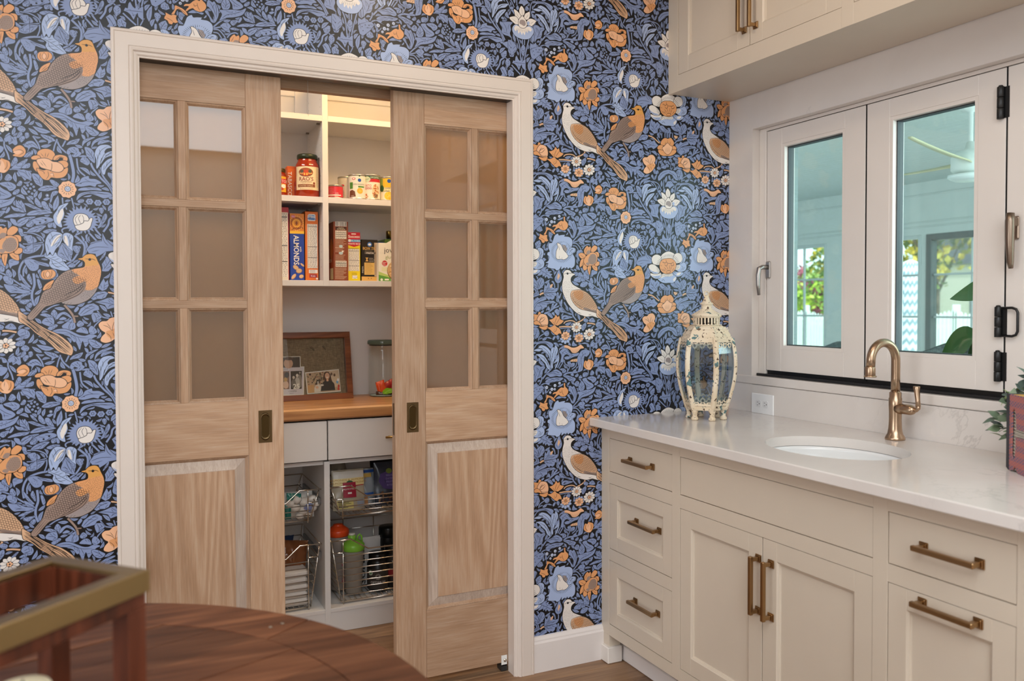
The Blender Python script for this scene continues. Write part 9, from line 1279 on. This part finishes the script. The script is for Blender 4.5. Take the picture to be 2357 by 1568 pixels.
# ------------------------------------------------------------------ garden beyond the sunroom
def ground():
    m, nt, o = new_mat('lawn'); b = pbsdf(nt, o, srgb('#7f9a55'), .95, 0, .1); n = noise(nt, s=1.2, detail=6); r = ramp(nt, n.outputs[0], [(.3, srgb('#6f8a49')), (.7, srgb('#9aae6a'))]); nt.links.new(r.outputs[0], b.inputs['Base Color']); return m
mb = MB(); mb.box(SRX + .12, 70, -30, 70, -.25, -.2, ground()); struct(mb, 'floor_garden')
mb = MB(); mb.box(SRX + .12, 12.0, -6, 9.5, -.2, -.12, M('#c9c2b6', .9, 0, .06)); struct(mb, 'floor_patio')
def chevron():
    m, nt, o = new_mat('chevron_fabric'); b = pbsdf(nt, o, (.9, .9, .9), .8, 0, .2); t = nt.nodes.new('ShaderNodeTexCoord'); s = nt.nodes.new('ShaderNodeSeparateXYZ'); nt.links.new(t.outputs['Object'], s.inputs[0])
    a = mathn(nt, 'ARCTAN2', s.outputs['Y'], s.outputs['X']); zz = mathn(nt, 'PINGPONG', mathn(nt, 'MULTIPLY', a, 5.2), 1.0); w = mathn(nt, 'FRACT', mathn(nt, 'ADD', mathn(nt, 'MULTIPLY', s.outputs['Z'], 8.5), mathn(nt, 'MULTIPLY', zz, .45)))
    r = ramp(nt, w, [(0, srgb('#f6f6f4')), (.56, srgb('#9db2ba'))]); r.color_ramp.interpolation = 'CONSTANT'; nt.links.new(r.outputs[0], b.inputs['Base Color']); return m
um = thing('patio_umbrella', (9.0, 4.54, -.12), 'closed white patio umbrella with grey blue chevrons outside the sunroom', 'umbrella')
mb = MB(); N = 24; prof = [(.015, 1.90), (.08, 1.87), (.115, 1.76), (.13, 1.55), (.15, 1.30), (.17, 1.05), (.185, .90), (.20, .78)]; vs = []
for r, z in prof:
    for k in range(N): a = 2 * PI * k / N; q = r * (1 + (.16 if k % 2 else -.12) * min(1, (1.98 - z) * 3)); vs.append((9.0 + q * math.cos(a), 4.54 + q * math.sin(a), z - (.04 if k % 2 else 0) * (z < .8)))
mb.add(vs, [(i * N + k, i * N + (k + 1) % N, i * N + N + (k + 1) % N, i * N + N + k) for i in range(len(prof) - 1) for k in range(N)], chevron(), True); mb.build('canopy', um, fixn=False)
MB().lathe([(.022, 0), (.022, 2.03), (.03, 2.04), (.012, 2.08), (0, 2.08)], (9.0, 4.54, -.12), M('#b8b5ac', .5), 14).build('pole', um); MB().lathe([(0, 0), (.26, 0), (.26, .05), (.05, .08), (.04, .2), (0, .2)], (9.0, 4.54, -.12), M('#6a6a66', .7), 28).build('base', um)
fe = thing('picket_fence', (17, 12, -.2), 'white scalloped picket fence across the garden', 'fence'); FWH = M('#f2f3f1', .6, 0, .02)
MB().box(17.02, 17.06, 7.6, 16.4, .15, .24, FWH).build('fence_rail', fe); MB().box(17.02, 17.06, 7.6, 16.4, .80, .89, FWH).build('fence_rail', fe)
pk = {}
for k in range(88):
    y = 7.65 + k * .10; ph = (k % 22) / 22; top = 1.08 + .16 * abs(2 * ph - 1) ** 2; key = round(top, 2)
    if key not in pk:
        mb = MB(); mb.prism([(-.036, -.18), (.036, -.18), (.036, key - .06), (.0, key), (-.036, key - .06)], lambda u, v, h: (17.0 + h, 12 + u, v), 0, .02, FWH); pk[key] = mb.build('picket', fe); pk[key].location.y = y - 12
    else: o = pk[key].copy(); C.objects.link(o); o.location.y = y - 12
for y in (7.6, 9.8, 12.0, 14.2, 16.4): MB().box(17.0, 17.12, y - .06, y + .06, -.19, 1.34, FWH, .01).build('fence_post', fe)
def tree(name, x, y, z0, h, r, cols, lab, n=900, trunk=.12, low=.25, seed=1, size=.16, bark='#6a5a4a'):
    rnd = np.random.RandomState(seed); t = thing(name, (x, y, z0), lab, 'tree' if h > 2.5 else 'shrub')
    mats = [M(c, .75, 0, .1, .2) for c in cols]; mb = MB(); hubs = [(rnd.normal(0, .45), rnd.normal(0, .45), rnd.uniform(low + .1, .92)) for _ in range(14)]
    for k in range(n):
        hx, hy, hz = hubs[rnd.randint(len(hubs))]; d = rnd.normal(0, 1, 3); d /= np.linalg.norm(d); q = rnd.uniform(.5, 1) * .42
        c_ = np.array([x + (hx * .8 + d[0] * q) * r, y + (hy * .8 + d[1] * q) * r, z0 + h * (hz + d[2] * q * .42)]); a = rnd.normal(0, 1, 3); a /= np.linalg.norm(a); b = np.cross(a, rnd.normal(0, 1, 3)); b /= np.linalg.norm(b); s = size * rnd.uniform(.6, 1.3)
        mb.add([tuple(c_ - a * s), tuple(c_ + b * s * .55), tuple(c_ + a * s), tuple(c_ - b * s * .55)], [(0, 1, 2, 3)], mats[rnd.randint(len(mats))])
    mb.build('foliage', t, kind='stuff', fixn=False)
    mb = MB(); mb.tube([(x, y, z0), (x + .05, y, z0 + h * .3), (x, y + .05, z0 + h * .75)], [trunk, trunk * .8, trunk * .35], M(bark, .9, 0, .1), 10)
    for k in range(5): a = k * 1.3; mb.tube([(x, y, z0 + h * (.3 + .07 * k)), (x + math.cos(a) * r * .3, y + math.sin(a) * r * .3, z0 + h * (.45 + .07 * k)), (x + math.cos(a) * r * .55, y + math.sin(a) * r * .55, z0 + h * (.6 + .06 * k))], [trunk * .5, trunk * .3, trunk * .1], M(bark, .9, 0, .1), 7)
    mb.build('trunk', t)
tree('maple_tree', 27, 24.6, -.2, 3.3, 1.7, ('#b5566a', '#a8465c', '#c87a86', '#8f4a5a'), 'red maple tree at the left of the garden', 1500, seed=2)
tree('leafy_tree', 31, 26.3, -.2, 3.6, 1.5, ('#a9c25a', '#8fb04c', '#c3cf7a', '#d8c860'), 'yellow green tree right of the red maple', 1500, seed=3)
tree('garden_shrub', 19.5, 17.3, -.2, 2.2, 1.2, ('#b9c93e', '#9ab53a', '#ccd463', '#7f9a3a'), 'bright yellow green shrub behind the fence', 1200, .05, .02, 4, .10)
tree('garden_shrub', 19.5, 14.9, -.2, 1.9, 1.1, ('#8fae4e', '#a8bf5c', '#7a9a44'), 'mid green shrub behind the fence, right of the bright one', 900, .05, .02, 9, .10)
tree('leafy_tree', 26, 20.2, -.2, 6.5, 2.3, ('#8ba04a', '#6f8a3e', '#d8b83a', '#5f7a3a'), 'green tree with yellow leaves behind the umbrella', 1700, seed=5)
tree('leafy_tree', 24, 15.6, -.2, 6.0, 2.1, ('#d9b83a', '#a89a3c', '#6f8040', '#e6cc5a'), 'golden autumn tree seen through the dark framed window', 1700, seed=6)
tree('leafy_tree', 29, 11.2, -.2, 7.0, 2.6, ('#7f8f4a', '#a4a458', '#5f7440', '#cbb04a'), 'dull green tree at the right end of the garden', 1600, seed=7)
tree('leafy_tree', 41, 38, -.2, 4.2, 2.4, ('#9ab05a', '#b9c877', '#7d9a4a'), 'far pale green tree behind the maple', 1300, seed=8)
t = thing('house', (36, 22, -.2), 'pale far house with dark roof behind the trees', 'house'); MB().box(34, 38, 17, 25, -.2, 3.2, M('#cfc3b4', .8)).build('wall', t)
mb = MB(); mb.prism([(16.6, 3.15), (25.4, 3.15), (21, 5.6)], lambda u, v, h: (33.8 + h, u, v), 0, 4.4, M('#5a5a60', .8)); mb.build('roof', t)
for y in (18.5, 21, 23.5): MB().box(33.95, 34.0, y - .5, y + .5, 1.0, 2.3, M('#3c4248', .4)).build('window', t)

# ------------------------------------------------------------------ round table in front, with the brass lantern on it
TCX, TCY, TR_, TZ = -.212, -1.492, .650, .750
tb = thing('round_table', (TCX, TCY, 0), 'round rustic brown plank table in the left foreground', 'table')
RI = .545; ang0 = math.radians(20)
def tf(u, v, h): return (TCX + u * math.cos(ang0) - v * math.sin(ang0), TCY + u * math.sin(ang0) + v * math.cos(ang0), TZ + h)
for k in range(8):
    a0, a1 = 2 * PI * k / 8 + .003 + .26, 2 * PI * (k + 1) / 8 - .003 + .26; n = 10
    o_ = [(TR_ * math.cos(a0 + (a1 - a0) * i / n), TR_ * math.sin(a0 + (a1 - a0) * i / n)) for i in range(n + 1)]; i_ = [(RI * math.cos(a1 - (a1 - a0) * i / n), RI * math.sin(a1 - (a1 - a0) * i / n)) for i in range(n + 1)]
    mb = MB(); mb.prism(o_ + i_, tf, -.032, 0, TABLEW); e_ = [(p[0] * (1 - .003 / TR_), p[1] * (1 - .003 / TR_)) for p in o_]; seg = mb.build('rim_board', tb)
    am = a0 + .05
    for q in (-.012, .012): m2 = MB(); c_ = tf((RI + .055) * math.cos(am) + q, (RI + .055) * math.sin(am), .0002); m2.lathe([(.004, 0), (.0035, .0012), (0, .0016)], c_, M('#a89a8a', .35, 1.0), 10); m2.build('bolt_head', seg)
v = -RI + .002; k = 0
random.seed(3)
while v < RI:
    w = min(.088, RI - v - .001)
    if w < .01: break
    a, b = v, v + w - .0016; pts = []
    for (vv) in (a, b): pass
    N = 8; left = [(-math.sqrt(max(0, (RI - .0015) ** 2 - q * q)), q) for q in [a + (b - a) * i / N for i in range(N + 1)]]; right = [(-u, q) for u, q in left][::-1]
    mb = MB(); mb.prism(left + right, tf, -.030, random.uniform(-.0012, .0002), TABLEW); mb.build('table_plank', tb); v += .088
MB().lathe([(.07, .06), (.06, .09), (.045, .16), (.06, .30), (.085, .38), (.06, .46), (.05, .60), (.09, .68), (.16, .715), (0, .717)], (TCX, TCY, 0), REDW, 28).build('pedestal', tb)
for k in range(4):
    a = PI / 4 + k * PI / 2; mb = MB(); mb.tube([(TCX + .04 * math.cos(a), TCY + .04 * math.sin(a), .14), (TCX + .2 * math.cos(a), TCY + .2 * math.sin(a), .10), (TCX + .42 * math.cos(a), TCY + .42 * math.sin(a), .035)], [.045, .036, .03], REDW, 12); mb.build('foot', tb)

B0 = Vector((.033, -1.525, 0)); dA = Vector((-.673, .740, 0)).normalized(); dC = Vector((-.732, -.681, 0)).normalized(); LW, LL = .1635, .300
lf = lambda u, v, h: tuple(B0 + dA * u + dC * v + Vector((0, 0, h)))
bl = thing('brass_lantern', lf(LW / 2, LL / 2, TZ + .0005), 'square reddish wood lantern with brass top rim on the round table', 'lantern')
BR2 = M('#9f8a62', .34, 1.0, .06)
def lb(u0, u1, v0, v1, z0, z1, mat, name, b=.0008):
    mb = MB(); mb.T = Matrix(((dA.x, dC.x, 0, B0.x), (dA.y, dC.y, 0, B0.y), (0, 0, 1, 0), (0, 0, 0, 1))); mb.box(u0, u1, v0, v1, z0, z1, mat, b); return mb.build(name, bl)
zt = 1.0; rw = .022
for (u0, u1, v0, v1) in ((0, rw, rw, LL - rw), (LW - rw, LW, rw, LL - rw), (0, LW, 0, rw), (0, LW, LL - rw, LL)): lb(u0, u1, v0, v1, zt - .006, zt, BR2, 'brass_rim')
e = .0025
for (u0, u1, v0, v1) in ((-e, 0, 0, LL), (LW, LW + e, 0, LL), (-e, LW + e, -e, 0), (-e, LW + e, LL, LL + e)): lb(u0, u1, v0, v1, zt - .027, zt - .0004, BR2, 'brass_band', .0004)
for (u0, u1, v0, v1) in ((.001, rw, rw, LL - rw), (LW - rw, LW - .001, rw, LL - rw), (.001, LW - .001, .001, rw), (.001, LW - .001, LL - rw, LL - .001)): lb(u0, u1, v0, v1, zt - .046, zt - .0062, REDW, 'top_rail')
pw = .028
for (u, v) in ((.001, .001), (LW - pw - .001, .001), (.001, LL - pw - .001), (LW - pw - .001, LL - pw - .001)): lb(u, u + pw, v, v + pw, TZ + .028, zt - .046, REDW, 'corner_post', .001)
lb(-.004, LW + .004, -.004, LL + .004, TZ + .001, TZ + .028, REDW, 'base', .002)
c_ = thing('candle', (-.100, -1.583, TZ + .0285), 'cream pillar candle inside the brass rimmed lantern', 'candle')
MB().lathe([(0, 0), (.030, 0), (.031, .003), (.031, .118), (.028, .124), (.020, .122), (0, .120)], (-.100, -1.583, TZ + .0285), M('#e6d9b8', .45, 0, .03), 28).build('wax', c_); MB().tube([(-.1, -1.583, TZ + .148), (-.0995, -1.583, TZ + .160)], .0012, M('#2a2420', .9), 6).build('wick', c_)
